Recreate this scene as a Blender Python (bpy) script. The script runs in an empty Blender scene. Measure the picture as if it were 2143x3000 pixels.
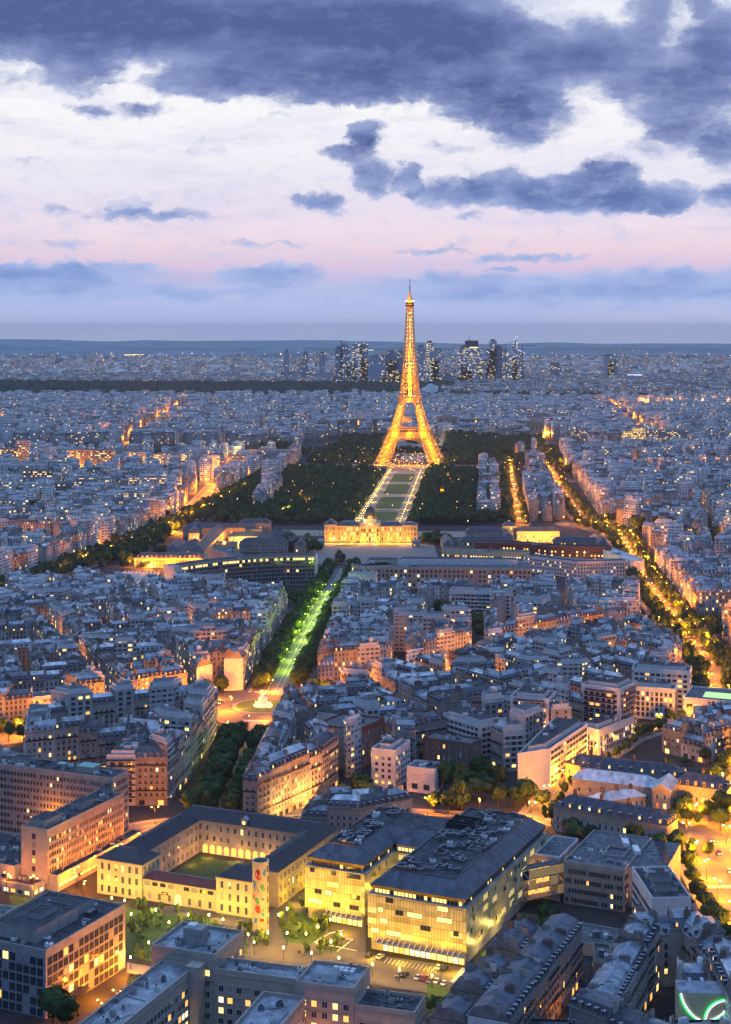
import bpy, math, random
import numpy as np
R = random.Random(7)
NR = np.random.RandomState(11)
S = bpy.context.scene
COL = S.collection
pi = math.pi
# ---------------------------------------------------------------- camera
HC, F0, CX0, Y00 = 235.0, 3450.0, 812.0, 733.0      # eye height in m, focal length / centre / eye level of the photo
cam = bpy.data.cameras.new('camera'); cam_o = bpy.data.objects.new('camera', cam); COL.objects.link(cam_o)
cam_o.location = (0, 0, HC); cam_o.rotation_euler = (math.radians(90), 0, 0)
cam.sensor_fit = 'VERTICAL'; cam.sensor_height = 24; cam.lens = 24 * F0 / 2273.5
cam.shift_y = -(1136.75 - Y00) / 2273.5
cam.clip_start = 1; cam.clip_end = 150000
S.camera = cam_o
S.view_settings.view_transform = 'Standard'; S.view_settings.look = 'None'; S.view_settings.gamma = 1
S.view_settings.exposure = 0.0
S.render.engine = 'CYCLES'
S.cycles.use_denoising = True
S.cycles.max_bounces = 4; S.cycles.diffuse_bounces = 2; S.cycles.glossy_bounces = 2; S.cycles.transmission_bounces = 2
S.cycles.volume_bounces = 0; S.cycles.transparent_max_bounces = 6
S.cycles.caustics_reflective = False; S.cycles.caustics_refractive = False
S.cycles.sample_clamp_indirect = 3.0; S.cycles.use_light_tree = True

def W(px, py, z=0.0):
    """world point on height z seen at (px, py) of the 1624-wide photograph"""
    Y = F0 * (HC - z) / (py - Y00)
    return ((px - CX0) * Y / F0, Y)
def srgb(r, g, b):
    f = lambda c: (c / 255 / 12.92) if c / 255 <= 0.04045 else ((c / 255 + 0.055) / 1.055) ** 2.4
    return (f(r), f(g), f(b))
def drop(x, y):
    d = math.hypot(x, y) - 3000
    return -(d * d) / 1.15e7 if d > 0 else 0.0
# ---------------------------------------------------------------- node helper
class NT:
    def __init__(s, tree): s.t = tree; s.n = tree.nodes; s.l = tree.links
    def put(s, sock, v):
        if isinstance(v, bpy.types.NodeSocket): s.l.new(v, sock)
        elif isinstance(v, (tuple, list)) and len(v) == 3 and sock.type == 'RGBA': sock.default_value = (*v, 1)
        else: sock.default_value = v
    def m(s, op, a, b=0.0, c=0.0, clamp=False):
        n = s.n.new('ShaderNodeMath'); n.operation = op; n.use_clamp = clamp
        s.put(n.inputs[0], a); s.put(n.inputs[1], b); s.put(n.inputs[2], c); return n.outputs[0]
    def vm(s, op, a, b=(0, 0, 0), sc=None):
        n = s.n.new('ShaderNodeVectorMath'); n.operation = op
        s.put(n.inputs[0], a); s.put(n.inputs[1], b)
        if sc is not None: s.put(n.inputs['Scale'], sc)
        return n.outputs['Value'] if op in ('LENGTH', 'DOT_PRODUCT') else n.outputs[0]
    def xyz(s, v):
        n = s.n.new('ShaderNodeSeparateXYZ'); s.l.new(v, n.inputs[0]); return n.outputs
    def comb(s, x, y, z=0.0):
        n = s.n.new('ShaderNodeCombineXYZ'); s.put(n.inputs[0], x); s.put(n.inputs[1], y); s.put(n.inputs[2], z); return n.outputs[0]
    def noise(s, v, scale, detail=3, rough=.55, dist=0.0, col=False):
        n = s.n.new('ShaderNodeTexNoise'); s.put(n.inputs['Vector'], v); n.inputs['Scale'].default_value = scale
        n.inputs['Detail'].default_value = detail; n.inputs['Roughness'].default_value = rough; n.inputs['Distortion'].default_value = dist
        return n.outputs['Color' if col else 'Fac']
    def mr(s, v, a, b, c=0.0, d=1.0, smooth=False):
        n = s.n.new('ShaderNodeMapRange'); n.interpolation_type = 'SMOOTHSTEP' if smooth else 'LINEAR'
        for i, x in enumerate((v, a, b, c, d)): s.put(n.inputs[i], x)
        return n.outputs[0]
    def mix(s, f, a, b, mode='MIX'):
        n = s.n.new('ShaderNodeMix'); n.data_type = 'RGBA'; n.blend_type = mode
        s.put(n.inputs[0], f); s.put(n.inputs[6], a); s.put(n.inputs[7], b); return n.outputs[2]
    def ramp(s, f, stops):
        n = s.n.new('ShaderNodeValToRGB'); s.l.new(f, n.inputs[0]); e = n.color_ramp.elements
        while len(e) < len(stops): e.new(0.5)
        for k, (p, c) in zip(e, stops): k.position = p; k.color = (*c, 1)
        return n.outputs[0]
# ---------------------------------------------------------------- world: dusk sky with cloud banks
def make_world():
    w = bpy.data.worlds.new('World'); S.world = w; w.use_nodes = True
    w.node_tree.nodes.clear(); T = NT(w.node_tree)
    tc = T.n.new('ShaderNodeTexCoord'); x, y, z = T.xyz(tc.outputs['Generated'])
    az = T.m('ARCTAN2', x, y)
    el = T.m('ARCTAN2', z, T.m('SQRT', T.m('ADD', T.m('MULTIPLY', x, x), T.m('MULTIPLY', y, y))))
    # azimuth / elevation in hundredths of the same angle unit as the layout list below
    U = T.m('MULTIPLY_ADD', az, 34.5, 8.12); V = T.m('MULTIPLY_ADD', el, -34.5, 7.33)
    P = T.comb(U, V, 0)
    st = [(7.66, (190, 200, 236)), (7.2, (184, 196, 240)), (6.6, (180, 196, 242)), (6.2, (196, 190, 228)), (5.95, (222, 200, 228)), (5.6, (238, 214, 228)),
          (5.1, (243, 226, 238)), (4.6, (236, 226, 242)), (4.0, (238, 234, 246)), (3.2, (247, 244, 250)), (2.4, (251, 250, 253)), (1.2, (246, 247, 252)), (0.0, (238, 242, 252)),]
    lo, hi = 0.0, 8.0
    base = T.ramp(T.m('DIVIDE', V, 8.0, clamp=True), sorted([(v / 8.0, srgb(*c)) for v, c in st], key=lambda k: k[0]))
    # thin horizontal streaks
    stv = T.comb(T.m('MULTIPLY', U, 0.16), T.m('MULTIPLY', V, 1.0), 0.3)
    sn = T.noise(stv, 2.2, 5, .6)
    base = T.mix(T.mr(sn, .46, .72, 0, .5), base, srgb(208, 208, 238))
    # cloud blobs: (cx, cy, rx, ry, weight) in hundredths
    B = [(4.2, .1, 9.0, 1.75, 1.5), (0.3, .5, 4.6, 1.15, 1.3), (7.0, .9, 5.0, .9, .8), (9.3, .7, 2.8, .8, 1.0), (6.6, 1.85, 3.6, .62, 1.1), (4.6, 1.95, 1.7, .45, .8), (8.9, 1.8, 2.6, .7, 1.0), (1.8, 1.75, 1.15, .62, 1.0), (.1, 1.9, 1.0, .35, .5),
         (11.0, 1.6, 2.0, 1.2, 1.1), (10.7, 2.4, 1.3, .7, .8), (11.9, 2.5, 1.1, .85, 1.0), (11.5, 3.1, .7, .45, .8), (12.7, 1.2, 1.5, .9, .9), (13.6, 1.5, 1.2, 1.0, .8), (15.2, 2.1, 1.9, 1.35, 1.2), (14.4, .5, .75, .75, 1.0), (15.4, .2, .5, .5, .7), (15.9, 1.0, 1.0, .9, 1.0),
         (16.0, 3.4, .8, .6, 1.0), (14.8, 3.2, 1.0, .5, .6),
         (8.2, 3.0, .5, .42, 1.2), (7.4, 3.4, .55, .22, .9), (8.0, 3.45, .45, .5, 1.0), (8.3, 4.05, .62, .5, 1.2), (7.2, 4.55, .8, .32, 1.2), (9.1, 4.0, .4, .45, 1.1),
         (10.0, 4.3, 1.0, .42, 1.1), (11.2, 4.2, 1.1, .55, 1.2), (12.3, 4.3, 1.0, .5, 1.1), (13.4, 4.1, 1.0, .68, 1.3), (14.5, 4.4, 1.2, .45, 1.1), (13.2, 4.6, 2.6, .3, .8), (16.1, 4.4, .6, .45, 1.0),
         (3.3, 4.82, 1.9, .2, .75), (3.0, 4.62, .6, .22, .7), (1.3, 4.7, .6, .2, .5), (3.2, 2.5, .65, .22, .9), (2.1, 2.58, .6, .18, .7), (.9, 3.7, .9, .12, .35), (5.0, 3.1, 1.2, .2, .25), (10.2, 3.3, 1.0, .2, .25), (1.5, 5.45, .8, .15, .55), (5.6, 5.4, 1.8, .1, .45), (9.6, 5.55, 1.2, .1, .6), (11.6, 5.72, 1.7, .13, .75), (10.4, 4.8, .4, .16, .6), (11.2, 6.0, .5, .07, .8),
         (1.9, 6.1, 2.6, .38, 1.1), (0.3, 6.2, 2.4, .4, 1.0), (5.9, 6.1, 1.5, .3, 1.1), (6.0, 6.5, 3.4, .3, .7), (14.6, 6.3, 3.2, .42, 1.2), (10.3, 6.35, 2.6, .4, 1.1), (2.0, 6.55, 4, .25, .7), (13.0, 6.6, 5, .28, .9)]
    wn = T.noise(T.vm('MULTIPLY', P, (1.0, 1.5, 1)), 1.5, 5, .62, col=True)
    warp = T.vm('MULTIPLY', T.vm('SUBTRACT', wn, (.5, .5, .5)), (1.1, .62, 0))
    PW = T.vm('ADD', P, warp)
    d = None
    for cx, cy, rx, ry, wt in B:
        l = T.vm('LENGTH', T.vm('MULTIPLY', T.vm('SUBTRACT', PW, (cx, cy, 0)), (1 / rx, 1 / ry, 0)))
        b = T.m('MULTIPLY', T.m('SUBTRACT', 1.0, T.m('MULTIPLY', l, l), clamp=True), wt)
        d = b if d is None else T.m('ADD', d, b)
    fb = T.noise(T.vm('MULTIPLY', PW, (1.0, 1.9, 1)), 1.5, 8, .58, .1)
    fb2 = T.noise(T.vm('MULTIPLY', P, (0.5, 1.6, 1)), 1.1, 5, .6, .1)
    dn = T.m('ADD', d, T.m('MULTIPLY', T.m('SUBTRACT', fb, .5), T.mr(V, .4, 2.2, .8, 1.9)))
    cov = T.mr(dn, -.02, .9, 0, 1, True)
    thick = T.mr(T.m('ADD', T.m('MULTIPLY', d, .6), T.m('MULTIPLY', T.m('SUBTRACT', fb2, .45), T.mr(V, .8, 3.0, .9, 1.9))), .05, 1.25, 0, 1)
    lowc = T.mr(V, 3.6, 6.3, 0, 1)
    cl_hi = T.ramp(thick, [(0.0, srgb(190, 200, 230)), (.35, srgb(146, 160, 204)), (.7, srgb(110, 126, 178)), (1.0, srgb(86, 101, 154))])
    cl_lo = T.ramp(thick, [(0.0, srgb(190, 204, 242)), (.5, srgb(160, 184, 234)), (1.0, srgb(122, 154, 216))])
    cl = T.mix(lowc, cl_hi, cl_lo)
    light = T.noise(T.vm('MULTIPLY', PW, (1.0, 2.2, 1)), 1.7, 4, .55)
    cl = T.mix(T.mr(light, .5, .72, 0, T.mr(V, 1.4, 3.0, .12, .45)), cl, srgb(176, 188, 230))
    sky = T.mix(T.m('MULTIPLY', cov, T.mr(V, 5.9, 7.2, 1, .55)), base, cl)
    # above the photographed part and behind the viewer: deep blue evening sky
    up = T.ramp(T.m('DIVIDE', el, 1.57, clamp=True), [(0.0, (.07, .10, .20)), (.18, (.10, .19, .40)), (.45, (.30, .53, 1.02)), (1.0, (.41, .72, 1.38))])
    side = T.mr(T.m('ABSOLUTE', az), .35, 1.2, 0, 1, True)
    high = T.mr(V, .2, -3.5, 0, 1, True)
    m = T.m('MAXIMUM', side, high)
    sky = T.mix(m, sky, up)
    below = T.mr(el, -.02, -.06, 0, 1)
    sky = T.mix(below, sky, (.03, .04, .07))
    bg = T.n.new('ShaderNodeBackground'); T.l.new(sky, bg.inputs[0]); bg.inputs[1].default_value = 1.0
    o = T.n.new('ShaderNodeOutputWorld'); T.l.new(bg.outputs[0], o.inputs[0])
    w.cycles.sampling_method = 'MANUAL'; w.cycles.sample_map_resolution = 512
make_world()
dusk_fill = bpy.data.lights.new('dusk_fill', 'SUN'); dusk_fill.energy = 0.35; dusk_fill.angle = math.radians(25); dusk_fill.color = (.78, .82, 1.0)  # soft directional light added to give roofs shape; the real sun has set
dusk_fill_o = bpy.data.objects.new('dusk_fill', dusk_fill); COL.objects.link(dusk_fill_o); dusk_fill_o.rotation_euler = (math.radians(-52), 0, math.radians(28))

# ---------------------------------------------------------------- materials
MAT = {}
def new_mat(name):
    m = bpy.data.materials.new(name); m.use_nodes = True
    m.node_tree.nodes.clear(); T = NT(m.node_tree)
    o = T.n.new('ShaderNodeOutputMaterial'); b = T.n.new('ShaderNodeBsdfPrincipled'); T.l.new(b.outputs[0], o.inputs[0])
    MAT[name] = m; return m, T, b
def plain(name, c, rough=.7, metal=0.0, var=.25, scale=.4, em=None, es=0.0, spec=.3):
    m, T, b = new_mat(name)
    if var > 0:
        g = T.n.new('ShaderNodeNewGeometry')
        n = T.noise(g.outputs['Position'], scale, 4, .65)
        k = T.mr(n, .3, .7, 1 - var, 1 + var)
        T.l.new(T.vm('SCALE', c, sc=k), b.inputs['Base Color'])
    else: b.inputs['Base Color'].default_value = (*c, 1)
    b.inputs['Roughness'].default_value = rough; b.inputs['Metallic'].default_value = metal
    b.inputs['Specular IOR Level'].default_value = spec
    if em: b.inputs['Emission Color'].default_value = (*em, 1); b.inputs['Emission Strength'].default_value = es; m.cycles.emission_sampling = 'NONE'
    return m
def seamed(name, c, pitch=.6, rough=.45, metal=.35, amp=.35, var=.3):
    """sheet metal with standing seams, following the UVs in metres"""
    m, T, b = new_mat(name)
    uv = T.n.new('ShaderNodeUVMap'); u, v, _ = T.xyz(uv.outputs[0])
    f = T.m('FRACT', T.m('DIVIDE', u, pitch))
    line = T.m('LESS_THAN', f, .16)
    pan = T.n.new('ShaderNodeTexWhiteNoise'); pan.noise_dimensions = '2D'
    T.l.new(T.comb(T.m('FLOOR', T.m('DIVIDE', u, pitch * 3)), T.m('FLOOR', T.m('DIVIDE', v, 4))), pan.inputs['Vector'])
    g = T.n.new('ShaderNodeNewGeometry'); n = T.noise(g.outputs['Position'], .25, 5, .65)
    k = T.m('ADD', T.mr(n, .3, .7, 1 - var * 1.3, 1 + var * 1.3), T.mr(pan.outputs['Value'], 0, 1, -.3, .3))
    k = T.m('MULTIPLY', k, T.m('SUBTRACT', 1, T.m('MULTIPLY', line, amp)))
    T.l.new(T.vm('SCALE', c, sc=k), b.inputs['Base Color'])
    b.inputs['Roughness'].default_value = rough; b.inputs['Metallic'].default_value = metal
    return m
def wallmat(name, cw=2.7, ch=3.1, ww=.42, wh=.62, v0=.6, lit_scale=1.0, glass=(.03, .04, .07), band=.0, litc=((1, .50, .12), (1, .72, .28)), es=2.2, windows=True, tinted=True, col=(.4, .37, .33)):
    m, T, b = new_mat(name)
    uv = T.n.new('ShaderNodeUVMap'); u, v, _ = T.xyz(uv.outputs[0])
    at = T.n.new('ShaderNodeAttribute'); at.attribute_name = 'tint'
    c0 = at.outputs['Color'] if tinted else col
    g = T.n.new('ShaderNodeNewGeometry')
    st = T.noise(T.vm('MULTIPLY', g.outputs['Position'], (1, 1, .25)), .35, 5, .65)
    st2 = T.noise(g.outputs['Position'], 1.7, 3, .6)
    k = T.m('MULTIPLY', T.mr(st, .3, .72, .68, 1.15), T.mr(st2, .3, .7, .9, 1.1))
    fv0 = T.m('DIVIDE', T.m('SUBTRACT', v, v0), ch); fv = T.m('FRACT', fv0)
    cornice_shade = T.m('LESS_THAN', fv, .06)  # shade lines at the floor cornices, darkened in the wall colour
    k = T.m('MULTIPLY', k, T.m('SUBTRACT', 1, T.m('MULTIPLY', cornice_shade, .35)))
    wall = T.vm('SCALE', c0, sc=k)
    if not windows:
        T.l.new(wall, b.inputs['Base Color']); b.inputs['Roughness'].default_value = .8; b.inputs['Specular IOR Level'].default_value = .2
        return m
    cu0 = T.m('DIVIDE', u, cw); cu = T.m('FRACT', cu0)
    inu = T.m('LESS_THAN', T.m('ABSOLUTE', T.m('SUBTRACT', cu, .5)), ww / 2)
    inv = T.m('LESS_THAN', T.m('ABSOLUTE', T.m('SUBTRACT', fv, .5)), wh / 2)
    win = T.m('MULTIPLY', T.m('MULTIPLY', inu, inv), T.m('GREATER_THAN', v, v0))
    wn = T.n.new('ShaderNodeTexWhiteNoise'); wn.noise_dimensions = '2D'
    T.l.new(T.comb(T.m('FLOOR', cu0), T.m('FLOOR', fv0)), wn.inputs['Vector'])
    rnd = wn.outputs['Value']
    lit = T.m('LESS_THAN', rnd, T.m('MULTIPLY', at.outputs['Alpha'], lit_scale))
    blind = T.m('GREATER_THAN', rnd, .82)
    gl = T.mix(blind, glass, (.32, .32, .34))
    col_ = T.mix(win, wall, gl)
    T.l.new(col_, b.inputs['Base Color'])
    T.l.new(T.mr(win, 0, 1, .8, .25), b.inputs['Roughness'])
    cc = T.n.new('ShaderNodeTexWhiteNoise'); cc.noise_dimensions = '1D'; T.l.new(T.m('MULTIPLY', rnd, 917.0), cc.inputs['W'])
    ec = T.mix(cc.outputs['Value'], litc[0], litc[1])
    T.l.new(ec, b.inputs['Emission Color'])
    T.l.new(T.m('MULTIPLY', T.m('MULTIPLY', win, lit), T.mr(cc.outputs['Value'], 0, 1, es * .5, es * 1.3)), b.inputs['Emission Strength'])
    m.cycles.emission_sampling = 'NONE'
    return m
wallmat('stone_windows', lit_scale=1.0)
wallmat('modern_windows', cw=3.4, ch=3.0, ww=.72, wh=.46, v0=.4, glass=(.04, .05, .08))
wallmat('tower_windows', cw=6.5, ch=5.2, ww=.86, wh=.5, v0=1, glass=(.34, .43, .58), litc=((1, .62, .16), (1, .85, .35)), es=1.5, lit_scale=.42)
wallmat('wall', windows=False)
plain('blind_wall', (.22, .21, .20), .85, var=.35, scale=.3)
plain('brick', (.17, .11, .09), .85, var=.25, scale=1.2)
plain('red_brick', (.24, .07, .05), .85, var=.2, scale=1.2)
plain('white_wall', (.62, .62, .63), .7, var=.14, scale=.25)
plain('cream_wall', (.58, .50, .31), .8, var=.14, scale=.3)
plain('stone', (.36, .32, .27), .8, var=.22, scale=.35)
plain('dark_stone', (.24, .21, .18), .85, var=.3, scale=.5)
plain('concrete', (.33, .32, .31), .85, var=.22, scale=.3)
plain('beige_wall', (.40, .35, .30), .8, var=.16, scale=.3)
seamed('zinc', (.25, .29, .34), .7, .5, .25)
seamed('zinc_light', (.50, .54, .58), .7, .5, .2)
seamed('zinc_dark', (.085, .10, .13), .65, .5, .15, .5)
seamed('slate', (.045, .052, .075), .5, .55, .1, .25)
seamed('black_slate', (.022, .024, .034), .5, .6, .0, .2)
seamed('blue_metal', (.075, .09, .12), .6, .45, .4, .35, .12)
plain('bitumen', (.05, .056, .068), .9, var=.75, scale=.4)
plain('gravel_roof', (.11, .12, .135), .9, var=.7, scale=.45)
plain('duct_metal', (.22, .24, .28), .35, .7, var=.15)
plain('dark_metal', (.03, .032, .04), .5, .3, var=.1)
plain('white_paint', (.75, .75, .75), .5, var=.05)
plain('window_frame', (.55, .55, .53), .5, var=.0)
plain('grey_frame', (.16, .16, .17), .5, var=.0)
plain('glass_dark', (.025, .035, .06), .12, 0, var=.0, spec=.6)
plain('glass_blind', (.30, .30, .33), .5, var=.0)
plain('glass_amber', (.3, .2, .1), .4, var=0, em=(1, .43, .08), es=1.9)
plain('glass_yellow', (.3, .25, .1), .4, var=0, em=(1, .66, .20), es=2.3)
plain('glass_pale', (.3, .3, .2), .4, var=0, em=(1, .85, .50), es=2.0)
plain('shutter', (.5, .5, .5), .6, var=0)
plain('railing', (.015, .016, .02), .5, var=0)
plain('terracotta', (.15, .09, .07), .8, var=.2)
plain('copper_green', (.20, .42, .36), .6, var=.2)
plain('red_roof', (.12, .045, .045), .7, var=.2)
plain('bulb_orange', (.8, .5, .2), .5, var=0, em=(1, .42, .06), es=22)
plain('bulb_yellow', (.8, .7, .2), .5, var=0, em=(1, .72, .20), es=30)
plain('bulb_green', (.7, .8, .3), .5, var=0, em=(.7, 1, .15), es=6)
plain('bulb_red', (.8, .1, .1), .5, var=0, em=(1, .12, .08), es=14)
plain('gold_paint', (.60, .46, .17), .5, .0, var=.1)
plain('trunk_bark', (.06, .05, .04), .9, var=.3)
plain('lawn', (.05, .10, .025), .95, var=.3, scale=.2)
plain('paving', (.20, .19, .18), .9, var=.15, scale=.3)
plain('asphalt', (.11, .10, .095), .85, var=.25, scale=.12)
plain('road_paint', (.7, .7, .68), .7, var=.1)
plain('sand_path', (.32, .27, .2), .95, var=.15, scale=.2)
def foliage(name, c):
    m, T, b = new_mat(name)
    oi = T.n.new('ShaderNodeObjectInfo'); g = T.n.new('ShaderNodeNewGeometry')
    n = T.noise(g.outputs['Position'], .33, 4, .7)
    k = T.m('MULTIPLY', T.mr(n, .3, .7, .55, 1.5), T.mr(oi.outputs['Random'], 0, 1, .75, 1.25))
    T.l.new(T.vm('SCALE', c, sc=k), b.inputs['Base Color']); b.inputs['Roughness'].default_value = .8; b.inputs['Specular IOR Level'].default_value = .15
    return m
foliage('leaves', (.036, .070, .022)); foliage('leaves_light', (.075, .12, .035))
foliage('forest_leaves', (.022, .042, .026))
# ---------------------------------------------------------------- object helpers
def tag(o, label=None, cat=None, group=None, kind=None):
    if label: o['label'] = label
    if cat: o['category'] = cat
    if group: o['group'] = group
    if kind: o['kind'] = kind
    return o
def thing(name, label, cat, loc=(0, 0, 0), rz=0, group=None):
    o = bpy.data.objects.new(name, None); COL.objects.link(o); o.location = loc; o.rotation_euler = (0, 0, rz)
    o.empty_display_size = 1
    return tag(o, label, cat, group)
def place(name, data, parent=None, loc=(0, 0, 0), rz=0, sc=None):
    o = bpy.data.objects.new(name, data); COL.objects.link(o)
    if parent: o.parent = parent
    o.location = loc; o.rotation_euler = (0, 0, rz)
    if sc: o.scale = sc
    return o
class Geo:
    """collects polygons (with UVs in metres); coordinates are world minus origin"""
    def __init__(s, org=(0, 0, 0)): s.v = []; s.f = []; s.m = []; s.u = []; s.mats = []; s.o = org
    def mi(s, m):
        if m not in s.mats: s.mats.append(m)
        return s.mats.index(m)
    def face(s, pts, m, uv=None):
        b = len(s.v); o = s.o
        s.v += [(p[0] - o[0], p[1] - o[1], p[2] - o[2]) for p in pts]; s.f.append(tuple(range(b, b + len(pts)))); s.m.append(s.mi(m))
        if uv is None:
            if abs(pts[0][2] - pts[1][2]) < 1e-6 and len({round(p[2], 3) for p in pts}) == 1: uv = [(p[0] * .91 - p[1] * .42, p[0] * .42 + p[1] * .91) for p in pts]
            else:
                a = np.array(pts[0]); dx = np.array(pts[1]) - a; L = np.linalg.norm(dx) or 1; dx = dx / L
                nrm = np.cross(dx, np.array(pts[-1]) - a); ln = np.linalg.norm(nrm) or 1; dy = np.cross(nrm / ln, dx)
                off = (pts[0][0] * 7.31 + pts[0][1] * 3.17) // 2.7 * 2.7
                uv = [(float(np.dot(np.array(p) - a, dx)) + off, float(np.dot(np.array(p) - a, dy)) + a[2]) for p in pts]
        s.u += uv
    def hexa(s, b, t, ms, top, bottom=None):
        """b, t: four (x,y,z) anticlockwise; ms: one material or four"""
        if isinstance(ms, str): ms = [ms] * 4
        for i in range(4):
            j = (i + 1) % 4
            if ms[i]: s.face([b[i], b[j], t[j], t[i]], ms[i])
        if top: s.face(t, top)
        if bottom: s.face(b[::-1], bottom)
        return s
    def box(s, x, y, z, w, d, h, m, rz=0, top=None, bottom=None):
        c, n = math.cos(rz), math.sin(rz)
        q = [(x + a * w / 2 * c - e * d / 2 * n, y + a * w / 2 * n + e * d / 2 * c) for a, e in ((-1, -1), (1, -1), (1, 1), (-1, 1))]
        return s.hexa([(*p, z) for p in q], [(*p, z + h) for p in q], m, top or (m if isinstance(m, str) else m[0]), bottom)
    def prism(s, poly, z0, z1, m, top=None, ms=None):
        n = len(poly)
        for i in range(n):
            a, b = poly[i], poly[(i + 1) % n]
            mm = ms[i] if ms else m
            if mm: s.face([(*a, z0), (*b, z0), (*b, z1), (*a, z1)], mm)
        if top: s.face([(*p, z1) for p in poly], top)
        return s
    def beam(s, a, b, r, m):
        a = np.array(a, float); b = np.array(b, float); d = b - a; L = np.linalg.norm(d)
        if L < 1e-6: return s
        d /= L; u = np.cross(d, (0, 0, 1) if abs(d[2]) < .9 else (1, 0, 0)); u /= np.linalg.norm(u); w = np.cross(d, u)
        q = [a + r * (i * u + j * w) for i, j in ((-1, -1), (1, -1), (1, 1), (-1, 1))]; t = [p + d * L for p in q]
        for i in range(4):
            j = (i + 1) % 4; s.face([tuple(q[j]), tuple(q[i]), tuple(t[i]), tuple(t[j])], m, [(0, 0), (1, 0), (1, 1), (0, 1)])
        s.face([tuple(p) for p in t[::-1]], m, [(0, 0)] * 4); s.face([tuple(p) for p in q], m, [(0, 0)] * 4)
        return s
    def lathe(s, x, y, prof, m, n=14, mats=None, ph=0):
        for k in range(len(prof) - 1):
            (r0, z0), (r1, z1) = prof[k], prof[k + 1]
            mm = mats[k] if mats else m
            for i in range(n):
                a, b = 2 * pi * i / n + ph, 2 * pi * (i + 1) / n + ph
                p = [(x + r0 * math.cos(a), y + r0 * math.sin(a), z0), (x + r0 * math.cos(b), y + r0 * math.sin(b), z0), (x + r1 * math.cos(b), y + r1 * math.sin(b), z1), (x + r1 * math.cos(a), y + r1 * math.sin(a), z1)]
                if r1 < 1e-4: p = p[:3]
                elif r0 < 1e-4: p = [p[0], p[2], p[3]]
                s.face(p, mm)
        return s
    def mesh(s, name, tint=None, smooth=False):
        me = bpy.data.meshes.new(name); me.from_pydata(s.v, [], s.f)
        for m in s.mats: me.materials.append(MAT[m])
        me.polygons.foreach_set('material_index', s.m)
        uv = me.uv_layers.new(name='UVMap'); uv.data.foreach_set('uv', [c for p in s.u for c in p])
        if tint:
            a = me.attributes.new('tint', 'FLOAT_COLOR', 'FACE'); a.data.foreach_set('color', list(tint) * len(s.f))
        if smooth: me.polygons.foreach_set('use_smooth', [True] * len(s.f))
        me.update(); return me
    def build(s, name, parent=None, tint=None, smooth=False, kind=None):
        o = place(name, s.mesh(name, tint, smooth), parent)
        if not parent: o.location = s.o
        elif any(s.o) and tuple(s.o) != tuple(parent.location): o.location = tuple(s.o[i] - parent.location[i] for i in range(3))
        if kind: o['kind'] = kind
        return o
class Fr:
    """a local frame: e along the front, n to the back"""
    def __init__(s, x, y, deg): s.x, s.y = x, y; a = math.radians(deg); s.a = a; s.c, s.s = math.cos(a), math.sin(a)
    def p(s, e, n): return (s.x + e * s.c - n * s.s, s.y + e * s.s + n * s.c)
    def q(s, e0, e1, n0, n1, z=None):
        r = [s.p(e0, n0), s.p(e1, n0), s.p(e1, n1), s.p(e0, n1)]
        return r if z is None else [(*k, z) for k in r]
    def loc(s, x, y): dx, dy = x - s.x, y - s.y; return (dx * s.c + dy * s.s, -dx * s.s + dy * s.c)
# windows -----------------------------------------------------------
WM = {}
GL = {'d': 'glass_dark', 'b': 'glass_blind', 'a': 'glass_amber', 'y': 'glass_yellow', 'p': 'glass_pale'}
def window_mesh(w, h, style, lit):
    key = (round(w, 2), round(h, 2), style, lit)
    if key in WM: return WM[key]
    g = Geo(); fr = 'grey_frame' if style == 'office' else 'window_frame'
    t = .10 if style != 'office' else .08; d = .10; gl = GL[lit]
    # glass panes
    n = 2 if w < 2.2 else max(2, int(w / 1.2))
    g.face([(-w / 2, -.03, 0), (w / 2, -.03, 0), (w / 2, -.03, h), (-w / 2, -.03, h)], gl)
    def bar(x0, x1, z0, z1, dd=d, m=fr):
        g.hexa([(x0, -dd, z0), (x1, -dd, z0), (x1, 0, z0), (x0, 0, z0)], [(x0, -dd, z1), (x1, -dd, z1), (x1, 0, z1), (x0, 0, z1)], m, m, m)
    bar(-w / 2 - t, w / 2 + t, -t * 1.6, 0, d * 2); bar(-w / 2 - t, w / 2 + t, h, h + t)
    bar(-w / 2 - t, -w / 2, 0, h); bar(w / 2, w / 2 + t, 0, h)
    for i in range(1, n): x = -w / 2 + w * i / n; bar(x - .04, x + .04, 0, h, .07)
    if style == 'french':
        bar(-w / 2 - .15, w / 2 + .15, 0, .12, .34, 'railing'); bar(-w / 2 - .15, w / 2 + .15, .78, .86, .34, 'railing')
        for i in range(5): x = -w / 2 - .12 + (w + .24) * i / 4; g.box(x, -.32, .1, .05, .05, .72, 'railing')
    if style == 'shutter':
        bar(-w / 2 - t - w * .52, -w / 2 - t, 0, h, .06, 'shutter'); bar(w / 2 + t, w / 2 + t + w * .52, 0, h, .06, 'shutter')
    WM[key] = g.mesh('window'); return WM[key]
NW = {}
REST = {}
def pick_lit(p):
    r = R.random()
    if r < p: return R.choice('aaayyyyp')
    return 'b' if r < p + (1 - p) * .12 else 'd'
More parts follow.
